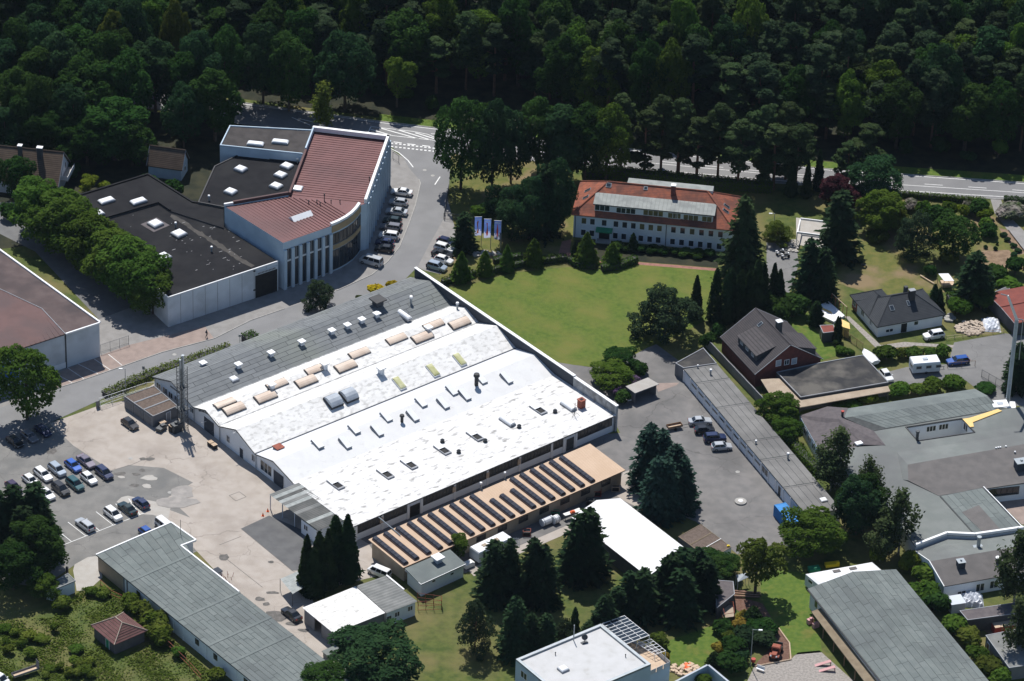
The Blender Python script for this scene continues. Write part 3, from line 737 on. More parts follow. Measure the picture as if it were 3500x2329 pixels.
# long front: window bands between white columns
fa,fb = hp(0,0),hp(HL,0)
cols = [0.2,6.2,12.2,15.4,23.2,31.0,38.8,46.6,49.6,52.6,61.8]
front = -HV
for i,(x0,x1) in enumerate(zip(cols,cols[1:])):
    q = MB();q.obox(hp(x0 - .22,-.14,-.05),HU * .44,HV * .2,(0,0,3.6));q.build('column','trim_white',hall)
    if i == 2: door(hall,fa,fb,(x0 + x1) / 2,0,2.4,2.6,'opening_dark',toward=front,name='gate');continue
    if i == 8: door(hall,fa,fb,(x0 + x1) / 2,0,1.9,2.7,'steel_dark',toward=front,name='gate');continue
    n_ = max(3,int((x1 - x0) / .85));window(hall,fa,fb,(x0 + x1) / 2,2.35,x1 - x0 - .6,1.75,glass='glass_brown',frame='steel_dark',n=n_,toward=front,name='window_band',fw=.07)
for i,x0 in enumerate((22.6,30.6,38.2,5.6)):
    q = MB();q.obox(hp(x0,-.2,1.7),HU * .7,HV * .12,(0,0,1.2));q.build('shutter','pale_wood',hall)
q = MB();q.obox(hp(-.6,-.4,3.5),HU * HL,HV * .06,(0,0,.2));q.build('gutter','steel_dark',hall)
# roof furniture
for t,x,y,me,sx,sy,sz in [('M',435,440,VENT,1.3,1.3,1.1),('M',705,450,VENT,1.3,1.3,1.1),('M',670,545,DOME,1.6,1.6,1),('M',955,360,VENT,1.3,1.3,1.1),('M',1190,275,VENT,1.3,1.3,1.1),('M',1420,190,VENT,1.3,1.3,1.1),('M',1540,148,VENT,1.3,1.3,1.1),('M',1650,105,VENT,1.3,1.3,1.1),('M',1765,62,VENT,1.3,1.3,1.1),
                              ('M',960,610,VENT,1.4,1.4,1.3),('M',1365,460,VENT,1.4,1.4,1.6),('N',368,285,VENT,1.4,1.4,1.3),('M',1797,500,VENT,1.5,1.5,1.8),('F',1325,1425,VENT_DARK,2.6,2.6,1.6)]:
    p = P(t,x,y,5);v = (p - C0).dot(HV);zz = hall_z(min(63,max(0,v)));p = P(t,x,y,zz + .4)
    inst(me,'vent',hall,(p.x,p.y,zz - .05),HA,(sx,sy,sz))
def hall_item(me,name,t,x,y,sx,sy,sz,rz=HA,dz=.3,slope=True):
    p = P(t,x,y,5);v = (p - C0).dot(HV);zz = hall_z(min(63,max(0.1,v)));p = P(t,x,y,zz + dz);v = min(63,max(.1,(p - C0).dot(HV)));zz = hall_z(v)
    tl = math.atan2(hall_z(min(63.3,v + .5)) - hall_z(max(0,v - .5)),1.0) if slope else 0
    o = inst(me,name,hall,(p.x,p.y,zz),0,(sx,sy,sz))
    o.rotation_euler = (Matrix.Rotation(rz,3,'Z') @ Matrix.Rotation(tl if abs(rz - HA) < .01 else 0,3,'X')).to_euler()
    return o
for t,x,y in [('M',600,728),('M',1000,582),('M',1295,467),('M',1630,345),('M',1915,237),('N',408,243)]: hall_item(DOME_TAN,'barrel_light',t,x,y,4.6,1.8,.55)
for t,x,y in [('M',670,780),('M',912,690),('M',1222,572),('M',1525,458),('N',320,348),('N',605,242)]: hall_item(DOME_TAN,'barrel_light',t,x,y,4.6,2.1,.75)
for t,x,y in [('M',1430,712),('M',1548,667)]: hall_item(DOME_GREY,'barrel_light',t,x,y,2.9,3.0,1.7)
for t,x,y in [('M',1935,585),('N',400,600),('N',605,517)]: hall_item(DOME_YEL,'dome_light',t,x,y,1.5,3.2,.8)
for t,x,y in [('N',185,193)]: hall_item(BARREL_WHITE,'barrel_light',t,x,y,3.6,1.2,1.3,rz=HA - math.pi / 2)
for t,x,y in [('M',1310,1040),('M',1590,927),('M',1835,832),('N',310,833),('N',545,742),('N',770,656)]: hall_item(HATCH,'hatch',t,x,y,1.3,2.7,1.0)
for t,x,y in [('M',1520,1042),('M',1765,946),('N',245,945),('N',478,850),('N',643,785),('N',963,657)]: hall_item(HATCH,'hatch',t,x,y,1.2,3.0,1.2,rz=HA - .001 + .0)
for t,x,y in [('N',1210,890),('N',725,1092),('N',475,1197),('N',220,1307),('N',38,1380),('M',1450,1350)]: hall_item(GAP,'open_light',t,x,y,1.5,3.8,1.0)
for t,x,y in [('N',972,985),('N',1440,868)]: hall_item(BARREL_WHITE,'barrel_light',t,x,y,3.6,1.4,1.1,rz=HA - math.pi / 2)
for t,x,y in [('N',1338,908),('N',1063,1024),('N',803,1133),('N',475,1135),('N',600,1217)]: hall_item(TURBINE,'turbine_vent',t,x,y,.95,.95,.8,slope=False)
for t,x,y,sx,sz in [('N',235,92,.7,1.6),('F',1578,1430,.7,1.6),('G',365,1470,.7,1.6),('N',735,715,1.3,2.6),('N',165,1000,1.0,1.6)]: hall_item(PIPE if t != 'N' or x < 300 and y < 200 else PIPE_DARK,'pipe',t,x,y,sx,sx,sz,slope=False,dz=0)
q = MB();c = P('M',1012,1090,3.7);q.box((c.x,c.y,3.95),(1.5,1.5,.7),HA,0);q.box((c.x,c.y,4.35),(1.75,1.75,.12),HA,1);q.build('vent_box',['grey_wall','rust_red'],hall)
q = MB();c = P('N',1538,880,3.65);q.box((c.x,c.y,4.5),(1.15,1.15,1.8),HA,0);q.box((c.x,c.y,5.43),(1.35,1.35,.1),HA,0);q.box((c.x,c.y,5.5),(.6,.6,.06),HA,1);q.build('chimney',['rust_red','opening_dark'],hall)
c = P('N',1487,945,3.65);q = MB();q.tube(V3(c,3.6),V3(c,6.6),.05);q.tube(V3(c,5.4) - HU * .7,V3(c,5.4) + HU * .7,.03);q.tube(V3(c,6.2) - HV * .5,V3(c,6.2) + HV * .5,.03)
for k in range(3): a = k * 2.1;q.tube(V3(c,4.6),Vector((c.x + 1.1 * math.cos(a),c.y + 1.1 * math.sin(a),3.65)),.03)
q.build('antenna','steel_dark',hall)

# canopy with a small room at the gable's near corner
cp = [P('S',380,138,3.4),P('S',605,48,3.6),P('S',985,325,3.6),P('S',755,415,3.2)]
can = building('loading_canopy','corrugated loading canopy with pale translucent strips on the white hall\'s near corner',cp,cat='canopy')
n_ = 16
for i in range(n_):
    a0,a1 = lerp(cp[0],cp[3],i / n_),lerp(cp[0],cp[3],(i + 1) / n_);b0,b1 = lerp(cp[1],cp[2],i / n_),lerp(cp[1],cp[2],(i + 1) / n_)
    q = MB();ns = 4;k = .06
    for j in range(ns):
        t0,t1 = j / ns,(j + 1) / ns;z0,z1 = (k,0) if j % 2 else (0,k)
        q.add([lerp(a0,a1,t0) + Vector((0,0,z0)),lerp(a0,a1,t1) + Vector((0,0,z1)),lerp(b0,b1,t1) + Vector((0,0,z1)),lerp(b0,b1,t0) + Vector((0,0,z0))],[(0,1,2,3)])
    q.build('corrugated_sheet','corrugated_clear' if i in (1,3,5,12) else 'corrugated_dark' if i % 4 else 'corrugated_grey',can)
for i in (0,.25,.5,.99):
    p = lerp(cp[0],cp[3],i);q = MB();q.tube(V3(p,0) + HU * .3,V3(p,3.15) + HU * .3,.11);q.build('post','steel_blue',can)
for i in (.1,.5,.9):
    a,c = lerp(cp[0],cp[1],i),lerp(cp[3],cp[2],i);q = MB();q.obox(a - Vector((0,0,.25)),c - a,HU * .15,(0,0,.2));q.build('beam','steel_dark',can)
rm = [lerp(cp[0],cp[3],.66),lerp(cp[0],cp[3],.97),lerp(cp[1],cp[2],.97),lerp(cp[1],cp[2],.66)]
walls(can,rm,3.0,'white_wall');window(can,rm[0],rm[1],1.4,1.9,1.2,1.2,n=2,toward=-HU)
b = MB();b.obox(V3(lerp(cp[1],cp[2],.02),0),lerp(cp[1],cp[2],.64) - lerp(cp[1],cp[2],.02),HU * .2,(0,0,3.0));b.build('back_wall','dark_wall',can)

# ------------------------------------------------------------------ orange-roofed shed with dark light strips
R_ = rect3(P('S',1140,482,3.9),P('N',1605,1157,3.9),P('N',1870,1360,3.5))
orange = building('orange_roof_shed','low shed with apricot ribbed roof and rows of dark light strips along the white hall',R_)
zt = [3.9,3.9,3.4,3.4]
walls(orange,grow(R_,-.5),[3.7,3.7,3.25,3.25],'beige_wall')
rr = roof_slab(orange,[V3(p,z) for p,z in zip(R_,zt)],.16,'orange_roof')
ou = (R_[1] - R_[0]);oL = ou.length;ou.normalize();ov = (R_[3] - R_[0]);oW = ov.length;ov.normalize()
def op(s,t): return V3(R_[0] + ou * s + ov * t,3.9 - .5 * t / oW)
def strip(s,t0,t1):
    o = op(s,t0);L = t1 - t0;dz = Vector((0,0,-.5 * L / oW));st = None
    q = MB();q.obox(o + Vector((0,0,.02)) - ou * .6,ou * 1.2,ov * L + dz,(0,0,.22));st = q.build('light_strip','strip_frame',orange)
    n = max(3,int(round(L / 1.05)))
    for k in range(n):
        a = o + (ov * L + dz) * ((k + .04) / n) + Vector((0,0,.25));e = (ov * L + dz) * (.92 / n);pr = [(-.56,0),(-.42,.26),(0,.36),(.42,.26),(.56,0)]
        q = MB();vs_ = [a + ou * x + Vector((0,0,h)) for x,h in pr] + [a + e + ou * x + Vector((0,0,h)) for x,h in pr]
        q.add(vs_,[(i,i + 1,6 + i,5 + i) for i in range(4)] + [(4,3,2,1,0),(5,6,7,8,9)]);q.build('pane','strip_dark',st)
def os_(t,x,y): return (P(t,x,y,3.9) - R_[0]).dot(ou)
for t,x,y in [('S',1185,475),('S',1270,440),('S',1360,397),('S',1445,357),('S',1528,325),('S',1610,293),('S',1693,255),('S',1775,220),('S',1850,185),('S',1925,150),('N',1380,1265),('N',1305,1300),('N',1230,1332),('N',1155,1362),('N',1075,1395),('N',1000,1428)]:
    strip(os_(t,x,y),.5,oW - .5)
for t,x,y in [('U',335,112),('U',255,152),('U',180,187)]:
    p = P(t,x,y,3.7) - R_[0];strip(p.dot(ou),p.dot(ov),oW - .5)
q = MB();q.obox(V3(R_[3],3.2),ou * oL,ov * -.08,(0,0,.2));q.build('gutter','rust_red',orange)
for t,x,y in [('S',2000,95),('N',770,1505),('N',953,1425)]:
    p = P(t,x,y,3.8);inst(PIPE,'pipe',orange,(p.x,p.y,3.75),0,(.5,.5,1.5))
oa,ob2 = grow(R_,-.5)[3],grow(R_,-.5)[2]
for s in range(3,int(oL) - 2,5): window(orange,oa,ob2,s,2.0,2.2,1.2,glass='glass_brown',frame='trim_dark',n=2)
q = MB();a_ = P('S',1220,312,4.2);c_ = P('S',1385,450,4.0);q.tube(a_,c_,.1);q.build('flue','zinc',orange)

# felt-roofed annex at its near end
A_ = [P('S',1420,705,3.3),P('S',1765,558,3.3),P('S',1890,672,2.9),P('S',1543,830,2.9)]
A_ = [V3(p,0) for p in A_]
ann = building('felt_roof_annex','small white annex with green-grey felt roof at the near end of the apricot shed',A_)
walls(ann,grow(A_,-.35),[3.1,3.1,2.75,2.75],'white_wall');roof_slab(ann,[V3(p,z) for p,z in zip(A_,(3.3,3.3,2.9,2.9))],.15,'felt')
rim(ann,A_,2.82,.14,.1,'trim_white','fascia',skip=(0,1))
p = P('S',1672,655,3.1);inst(VENT,'vent',ann,(p.x,p.y,3.05),HA,(1.9,1.9,1.4))
winpx(ann,grow(A_,-.35)[3],grow(A_,-.35)[2],'S',1780,745,.9,.6);winpx(ann,grow(A_,-.35)[3],grow(A_,-.35)[2],'S',1640,800,.9,.6)

# ------------------------------------------------------------------ two-part shed
W_ = [P('S',635,1005,3.3),P('S',1040,842,3.4),P('S',1270,1045,3.4),P('S',875,1202,3.3)]
shed = building('white_roof_shed','open shed with bright white sheet roof and dark doorway near the yard',W_)
q = MB();Z_ = grow([V3(p,0) for p in W_],-.25)
for i in (1,2): q.obox(Z_[i],Z_[(i + 1) % 4] - Z_[i],(0,0,3.1),(.12,.12,0))
q.obox(Z_[3],(Z_[0] - Z_[3]) * .42,(0,0,3.1),HU * .15);q.obox(lerp(Z_[3],Z_[0],.66),(Z_[0] - Z_[3]) * .34,(0,0,3.1),HU * .15);q.obox(Z_[0],Z_[1] - Z_[0],(0,0,3.1),-HV * .15)
q.build('wall','grey_wall',shed)
for i in range(9):
    a0,a1 = lerp(W_[0],W_[3],i / 9),lerp(W_[0],W_[3],(i + .97) / 9);b0,b1 = lerp(W_[1],W_[2],i / 9),lerp(W_[1],W_[2],(i + .97) / 9)
    q = MB();q.slab([a0,b0,b1,a1],.06);q.build('roof_sheet','white_roof',shed)
X_ = [P('S',1043,840,3.4),P('S',1270,762,3.4),P('S',1515,957,3.1),P('S',1277,1047,3.1)]
shed2 = building('corrugated_roof_shed','white-walled outbuilding with grey corrugated roof joined to the white-roofed shed',X_)
Z_ = grow([V3(p,0) for p in X_],-.25);walls(shed2,Z_,[3.15,3.15,2.9,2.9],'white_wall')
q = MB();n_ = 26
for i in range(n_):
    t0,t1 = i / n_,(i + 1) / n_;z0,z1 = (.07,0) if i % 2 else (0,.07)
    q.add([lerp(X_[0],X_[3],t0) + Vector((0,0,z0)),lerp(X_[0],X_[3],t1) + Vector((0,0,z1)),lerp(X_[1],X_[2],t1) + Vector((0,0,z1)),lerp(X_[1],X_[2],t0) + Vector((0,0,z0))],[(0,1,2,3)])
q.build('roof','corrugated_grey',shed2)
q = MB();q.obox(X_[1] + Vector((0,0,.0)) + HU * .1,(X_[2] - X_[1]) * .55 + Vector((0,0,-.1)),HU * .3,(0,0,.14));q.build('gutter','trim_white',shed2).location += Vector((0,0,0))
for x,y,w_,h in [(1360,1055,1.1,1.1),(1460,1010,1.1,1.1)]: winpx(shed2,Z_[3],Z_[2],'S',x,y,w_,h,n=2)
s,z = onwall(Z_[3],Z_[2],'S',1297,1090);door(shed2,Z_[3],Z_[2],s,0,1.0,2.0)
# open wire enclosure
q = MB();pts = [P('S',1515,960),P('S',1700,985),P('S',1700,1020),P('S',1520,1025)]
enc = thing('wire_enclosure','small wire mesh enclosure on posts beside the corrugated outbuilding','enclosure',tuple(cen(pts)))
for a,c in zip(pts,pts[1:]):
    q = MB()
    for k in range(4): p = lerp(a,c,k / 3);q.tube(V3(p,0),V3(p,2.0),.05)
    for z in (.1,1.0,1.95): q.tube(V3(a,z),V3(c,z),.035)
    q.build('fence_panel','rust_red',enc)

# ------------------------------------------------------------------ long felt-roofed building, lower left
la,lb = P('R',735,600,3.6),P('R',1300,1060,3.6)
ld = Vector((lb.x - la.x,lb.y - la.y,0)).normalized()
lr = [P('R',735,600,3.6),P('R',1310,352,3.9),P('R',1500,487,3.9),P('R',1385,530,3.85),P('S',840,1490,3.85)]
l_end_l,l_end_r = la + ld * 62,lr[3] + ld * 56
LP = [V3(p,0) for p in (la,lr[1],lr[2],lr[3],l_end_r,l_end_l)]
longb = building('long_felt_roof_building','long low L-shaped building with green-grey felt sheet roof beside the car park',LP)
walls(longb,grow(LP,-.35),3.4,'white_wall')
zl = [3.6,3.9,3.9,3.85,3.85,3.6]
lroof = roof_slab(longb,[V3(p,z) for p,z in zip(LP,zl)],.2,'felt_joint')
q = MB();q.prism([grow(LP,-.34)[0],lerp(grow(LP,-.34)[0],grow(LP,-.34)[5],.125),lerp(LP[0],LP[5],.125) + HU * .4,LP[0] + HU * .4],-.04,3.3);q.build('plinth_wall','beige_wall',longb)
def lpt(s,t):
    """s metres along from the front edge, t 0..1 across from the left eave"""
    a = la + ld * s;base = lr[3] + ld * (s - (lr[3] - la).dot(ld));p = lerp(a,base,t);p.z = 3.6 + .25 * t;return p
cuts = [(0,10.5),(10.5,25.2),(25.2,34.6),(34.6,41),(41,52),(52,61)]
sheets(lroof,V3(la,3.6),lpt(10.4,0),lpt(10.4,1),V3(lr[1],3.9) - (lr[2] - lr[1]) * 0,10,5.5,'felt',gap=.09)
tri = [V3(lr[1],3.92),V3(lr[2],3.92),V3(lr[3],3.87),lpt(10.4,1) + Vector((0,0,.02))]
for k in range(3):
    q = MB();q.slab([lerp(tri[0],tri[3],k / 3 + .01),lerp(tri[1],tri[2],k / 3 + .01),lerp(tri[1],tri[2],(k + 1) / 3 - .01),lerp(tri[0],tri[3],(k + 1) / 3 - .01)],.018);q.build('felt_sheet','felt',lroof)
for i,(s0,s1) in enumerate(cuts[1:]):
    sheets(lroof,lpt(s0 + .12,0),lpt(s1 - .12,0),lpt(s1 - .12,1),lpt(s0 + .12,1),14,5.2,'felt' if i != 2 else 'felt',gap=.09)
    q = MB();a,c = lpt(s0,0),lpt(s0,1);q.obox(a + Vector((0,0,.0)) - ld * .3,c - a,ld * .6,(0,0,.09));q.build('lap','felt',lroof)
e5 = [V3(p,0) for p in (la,lr[1],lr[2],lr[3],lpt(34,1))]
q = MB()
for a,c in zip([V3(la,3.62),V3(lr[1],3.92),V3(lr[2],3.92),V3(lr[3],3.87)],[V3(lr[1],3.92),V3(lr[2],3.92),V3(lr[3],3.87),V3(lpt(25,1),3.87)]):
    d = c - a;n = Vector((d.y,-d.x,0)).normalized() * .14;q.obox(a - n - Vector((0,0,.26)),d,n * 2,(0,0,.36))
q.build('fascia','trim_white',longb)
lw = grow(LP,-.35)
for s in (12.5,30.5,36,45,49): window(longb,lw[0],lw[5],s,2.1,1.1,1.2,n=2,toward=-HU,frame='trim_dark')
for s in (7.8,8.8,20.5,23,26,33,42): q = MB();d,nn,_ = wallframe(lw[0],lw[5],-HU);q.obox(lw[0] + d * s,d * .35,nn * .08,(0,0,3.2));q.build('pilaster','grey_wall' if s < 10 else 'white_wall',longb)
p = P('R',1383,440,3.9);q = MB();q.tube(V3(p,3.8),V3(p,7.0),.05);q.build('antenna','steel_dark',longb)

# small hipped hut
h4 = [V3(P('R',x,y,2.5),0) for x,y in ((695,1140),(875,1290),(1130,1180),(945,1040))]
hut = building('brick_hut','small brown hut with hipped rust-brown tile roof in the weedy plot',h4)
walls(hut,grow(h4,-.4),2.5,'felt_violet');r0,r1 = P('R',880,1048,4.4),P('R',950,1113,4.4)
mid = cen(h4);dd = (h4[2] - h4[1]).normalized();ax = lerp(h4[0],h4[3],.5),lerp(h4[1],h4[2],.5)
ra,rb = V3(lerp(ax[0],ax[1],.36),4.3),V3(lerp(ax[0],ax[1],.64),4.3)
for f in ([h4[0],h4[1],rb,ra],[h4[1],h4[2],rb],[h4[2],h4[3],ra,rb],[h4[3],h4[0],ra]):
    f = [V3(p,2.5) if p.z == 0 else p for p in f];rf = roof_slab(hut,f,.1,'hut_tile')
    for k in range(1,7):
        t = k / 7
        if len(f) == 4: a,c = lerp(f[0],f[3],t),lerp(f[1],f[2],t)
        else: a,c = lerp(f[0],f[2],t),lerp(f[1],f[2],t)
        q = MB();q.tube(a + Vector((0,0,.01)),c + Vector((0,0,.01)),.05,n=4);q.build('tile_course','brown_tile',rf)
for a,c in ((h4[0],ra),(h4[1],rb),(h4[2],rb),(h4[3],ra)): q = MB();q.tube(V3(a,2.55),c + Vector((0,0,.05)),.09,n=5);q.build('ridge_tile','stone_rubble',hut)
q = MB();q.tube(ra + Vector((0,0,.05)),rb + Vector((0,0,.05)),.1,n=5);q.build('ridge_tile','stone_rubble',hut)
hw = grow(h4,-.4);door(hut,hw[0],hw[1],4.2,0,.9,1.9,'green_plastic',toward=-HU)

# little flat shed among the conifers
f4 = [V3(P('R',x,y,2.6),0) for x,y in ((340,850),(520,742),(580,800),(415,868))]
fs = building('flat_roof_shed','small white shed with flat grey roof half under the conifers by the car park',f4)
walls(fs,grow(f4,-.15),2.5,'white_wall');roof_slab(fs,[V3(p,2.6) for p in f4],.12,'felt_flat');rim(fs,f4,2.6,.1,.1,'trim_grey','edge')
p = P('R',513,690,2.7);q = MB();q.tube(V3(p,0),V3(p,2.6),.25,n=8);q.build('post','trim_dark',fs)

# ------------------------------------------------------------------ concrete garage boxes by the gable
ga4 = [V3(P('L',x,y,2.5),0) for x,y in ((950,572),(1180,492),(1362,648),(1172,727))]
for k in range(3):
    q4 = [lerp(ga4[0],ga4[3],k / 3 + .004),lerp(ga4[1],ga4[2],k / 3 + .004),lerp(ga4[1],ga4[2],(k + 1) / 3 - .004),lerp(ga4[0],ga4[3],(k + 1) / 3 - .004)]
    gb_ = building('garage_box',['gravel-roofed garage box nearest the street in the row by the hall gable','middle gravel-roofed garage box of the row by the hall gable','gravel-roofed garage box nearest the flue mast at the hall gable'][k],q4,'garage boxes by the hall gable','garage')
    walls(gb_,q4,2.45,'grey_wall');roof_slab(gb_,[V3(p,2.5) for p in grow(q4,-.12)],.1,'gravel_roof');rim(gb_,q4,2.46,.14,.12,'trim_grey','roof_edge')
    door(gb_,q4[0],q4[3],1.5,.02,2.3,2.0,'grey_wall','trim_grey',toward=-HU,name='garage_door')
    if k == 2: door(gb_,q4[3],q4[2],3.6,.02,.9,2.0,'trim_grey',toward=-HV)

# ------------------------------------------------------------------ white building with the curved front and red roof
ZB = 11.0
def fb_(x,y,z=ZB): return V3(P('F',x,y,z),0)
curve = [(1240,660),(1193,672),(1170,705),(1135,742),(1090,775),(1030,808),(972,832)]
wb_pts = [fb_(830,95),fb_(1415,165)] + [fb_(*c) for c in curve] + [fb_(600,962),fb_(150,680),fb_(640,596)]
wbd = building('curved_front_building','tall white building with dark red ribbed roof, fins and a curved glazed corner',wb_pts)
walls(wbd,wb_pts,ZB - .1,'pale_blue_wall')
zr = [10.6] * 9 + [10.75,10.75,10.6]
rf = roof_slab(wbd,[V3(p,z) for p,z in zip(grow(wb_pts,-.12),zr)],.2,'red_metal')
# standing seams: back part runs across, front part runs down to the front eave
bl,br,fr,fl = wb_pts[0],wb_pts[1],wb_pts[2],wb_pts[11]
n_ = 30
for k in range(1,n_):
    a,c = lerp(bl,fl,k / n_),lerp(br,fr,k / n_);a,c = lerp(a,c,.03),lerp(a,c,.965)
    q = MB();d = c - a;n = Vector((-d.y,d.x,0)).normalized();q.obox(V3(a,10.605) - n * .12,d,n * .24,(0,0,.08));q.build('seam','red_metal',rf)
p_l,p_f,p_c = wb_pts[10],wb_pts[9],wb_pts[8]
dirn = (p_l - p_f);n_ = 15
def inside(pt,poly):
    c = False;n = len(poly)
    for i in range(n):
        a,b_ = poly[i],poly[i - 1]
        if (a.y > pt.y) != (b_.y > pt.y) and pt.x < (b_.x - a.x) * (pt.y - a.y) / (b_.y - a.y) + a.x: c = not c
    return c
front_poly = grow([wb_pts[11],wb_pts[2],*wb_pts[3:9],p_f,p_l],-.25)
for k in range(1,n_ + 8):
    o = p_f + (p_c - p_f) * (k / n_) ;pts_in = [o + dirn * t / 60 for t in range(-20,75) if inside(o + dirn * t / 60,front_poly)]
    if len(pts_in) > 2:
        a,c = pts_in[0],pts_in[-1];d = c - a;n = Vector((-d.y,d.x,0)).normalized()
        q = MB();q.obox(V3(a,10.62) - n * .17,d,n * .34,(0,0,.14));q.build('seam','red_metal',rf)
# parapets
def bar(par,a,c,z,h,wd,m,name,side=1):
    d = c - a;d.z = 0;n = Vector((-d.y,d.x,0)).normalized() * wd * side;q = MB();q.obox(V3(a,z),d,n,(0,0,h));return q.build(name,m,par)
bar(wbd,bl,br,ZB - .12,1.0,.7,'trim_white','parapet',-1);bar(wbd,br,fr,ZB - .12,1.0,.55,'trim_white','parapet',-1)
bar(wbd,lerp(bl,fl,.02),lerp(bl,fl,.34),ZB - .12,.95,.3,'pale_blue_wall','parapet',1);bar(wbd,lerp(bl,fl,.34),fl,ZB - .12,.7,.45,'brown_metal','parapet',1)
bar(wbd,fl,lerp(fl,p_l,.86),ZB - .12,.7,.45,'brown_metal','parapet',-1);bar(wbd,lerp(fl,p_l,.86),p_l,ZB - .12,.5,.4,'trim_white','parapet',-1)
q = MB()
for a,c,a2,c2 in zip(wb_pts[3:8],wb_pts[4:9],grow(wb_pts,-.6)[3:8],grow(wb_pts,-.6)[4:9]): q.prism([a,c,c2,a2],ZB - .12,ZB + .4)
q.build('curved_parapet','trim_white',wbd)
# curved glazing
for a,c in zip(wb_pts[3:8],wb_pts[4:9]):
    L = (c - a).length;q = MB();d,nn,_ = wallframe(a,c,Vector((.6,-1,0)));q.obox(V3(a,9.3) + nn * .01,d * L,nn * .1,(0,0,1.5));q.build('fascia_panel','wall_tan',wbd)
    window(wbd,a,c,L / 2,7.6,L - .1,2.6,n=max(2,int(L / 1.3)),frame='trim_dark',glass='glass_brown',toward=Vector((.6,-1,0)),name='curtain_window')
    q = MB();q.obox(V3(a,5.2) + nn * .01,d * L,nn * .12,(0,0,1.0));q.build('spandrel','wall_tan',wbd)
    window(wbd,a,c,L / 2,2.7,L - .1,4.6,n=max(2,int(L / 1.3)),frame='trim_dark',glass='glass',toward=Vector((.6,-1,0)),name='curtain_window')
# fins and bays of the front
fa2,fb2 = p_f,p_c;L = (fb2 - fa2).length;d,nn,_ = wallframe(fa2,fb2)
for k in range(7):
    s = .35 + (L - .7) * k / 6;q = MB();q.obox(V3(fa2 + d * (s - .35),-.05),d * .7,nn * .45,(0,0,9.2));q.build('fin','pale_blue_wall',wbd)
    if k < 6:
        sc_ = s + (L - .7) / 12
        window(wbd,fa2,fb2,sc_,7.9,1.9,2.6,n=2,frame='trim_grey',name='bay_window');window(wbd,fa2,fb2,sc_,3.2,1.9,6.0,n=2,frame='trim_dark',name='bay_window')
        q = MB();q.obox(V3(fa2 + d * (sc_ - .95),6.25),d * 1.9,nn * .12,(0,0,.3));q.build('spandrel','trim_white',wbd)
# ribs of the long right side
ra2,rb2 = fr,br;L = (rb2 - ra2).length;d,nn,_ = wallframe(ra2,rb2,Vector((1,0,0)))
for k in range(12):
    s = .6 + (L - 1.2) * k / 11;q = MB();q.obox(V3(ra2 + d * (s - .3),-.05),d * .6,nn * .4,(0,0,10.8));q.build('fin','pale_blue_wall',wbd)
    if k < 11: window(wbd,ra2,rb2,s + (L - 1.2) / 22,5.2,1.2,9.6,n=1,frame='trim_grey',toward=Vector((1,0,0)),name='bay_window')
# skylights and stubs
o = P('F',735,758,10.9);q = MB();qa = ang(p_f,p_c);e = Vector((math.cos(qa),math.sin(qa),0));f = Vector((-e.y,e.x,0));o = V3(o,10.7)
q.add([o - e * 2.4 - f * 1.1,o + e * 2.4 - f * 1.1,o + e * 2.4 + f * 1.1,o - e * 2.4 + f * 1.1,o - e * 2.4 + Vector((0,0,.75)),o + e * 2.4 + Vector((0,0,.75))],[(0,1,5,4),(2,3,4,5),(0,4,3),(1,2,5)]);q.build('ridge_light','dome_white',wbd)
roof_item(DOME,'dome_light',wbd,'F',710,552,10.7,(2.0,2.0,.8),ang(bl,br))
for x,y in ((915,640),(795,662),(858,658),(883,676),(967,660),(1035,658),(1260,482),(1222,650)): roof_item(PIPE_DARK,'pipe',wbd,'F',x,y,10.7,(.3,.3,.8 if x != 915 else 1.6),0)

# ------------------------------------------------------------------ black flat roofs behind
def flat_block(name,label,pts,z,wm,rm_,rimm='trim_dark',rh=.25,rw=.3,skip=(),group=None):
    pts = [V3(p,0) for p in pts];o = building(name,label,pts,group)
    walls(o,pts,z - .05,wm);roof_slab(o,[V3(p,z) for p in grow(pts,-.02)],.2,rm_)
    if rimm: rim(o,pts,z - .02,rh,rw,rimm,'parapet',skip)
    return o,pts
def ep(x,y,z): return P('E',x,y,z)
front_c = fb_(560,1108,6.8)
blk,bp = flat_block('black_flat_roof_hall','wide white-walled hall with black felt flat roof behind a row of lime trees',[ep(1285,1275,6.8),P('F',562,1108,6.8),ep(1722,735,6.8),ep(1300,600,6.8),ep(1212,555,6.8),ep(690,715,6.8)],6.8,'grey_white_wall','black_felt','trim_white',.16,.22,skip=(1,2,3,4))
blk2,bp2 = flat_block('black_flat_roof_rear_hall','rear hall with black felt flat roof and three oblong white domes',[ep(690,700,7.1),ep(1212,548,7.1),ep(1300,608,7.1),ep(1715,740,7.1),ep(1712,568,7.1),ep(1480,540,7.1),ep(1135,325,7.1),ep(335,570,7.1),ep(480,690,7.1)],7.1,'dark_wall','black_felt','black_felt',.28,.4,skip=(2,3))
blk3,bp3 = flat_block('black_flat_roof_wing','trapezoid wing with black felt roof and scattered white domes beside the red roof',[ep(1515,545,7.4),ep(1640,268,7.4),P('F',260,290,7.4),P('F',735,352,7.4),P('F',640,615,7.4),P('F',235,712,7.4)],7.4,'dark_wall','black_felt','trim_dark',.2,.25)
blk4,bp4 = flat_block('grey_flat_roof_wing','raised flat-roofed wing with brown-black felt and two oblong domes under roadside trees',[P('F',115,222,9.4),P('F',752,288,9.4),P('F',832,105,9.4),P('F',190,70,9.4)],9.4,'pale_blue_wall','grey_black_felt','pale_blue_wall',.25,.25,skip=(1,))
a_b = ang(bp[0],bp[1]);a_c = ang(bp2[1],bp2[6])
for x,y in ((815,535),(1060,540),(735,638)): roof_item(DOME,'dome_light',blk2,'E',x,y,7.2,(3.3,1.8,1.0),a_b)
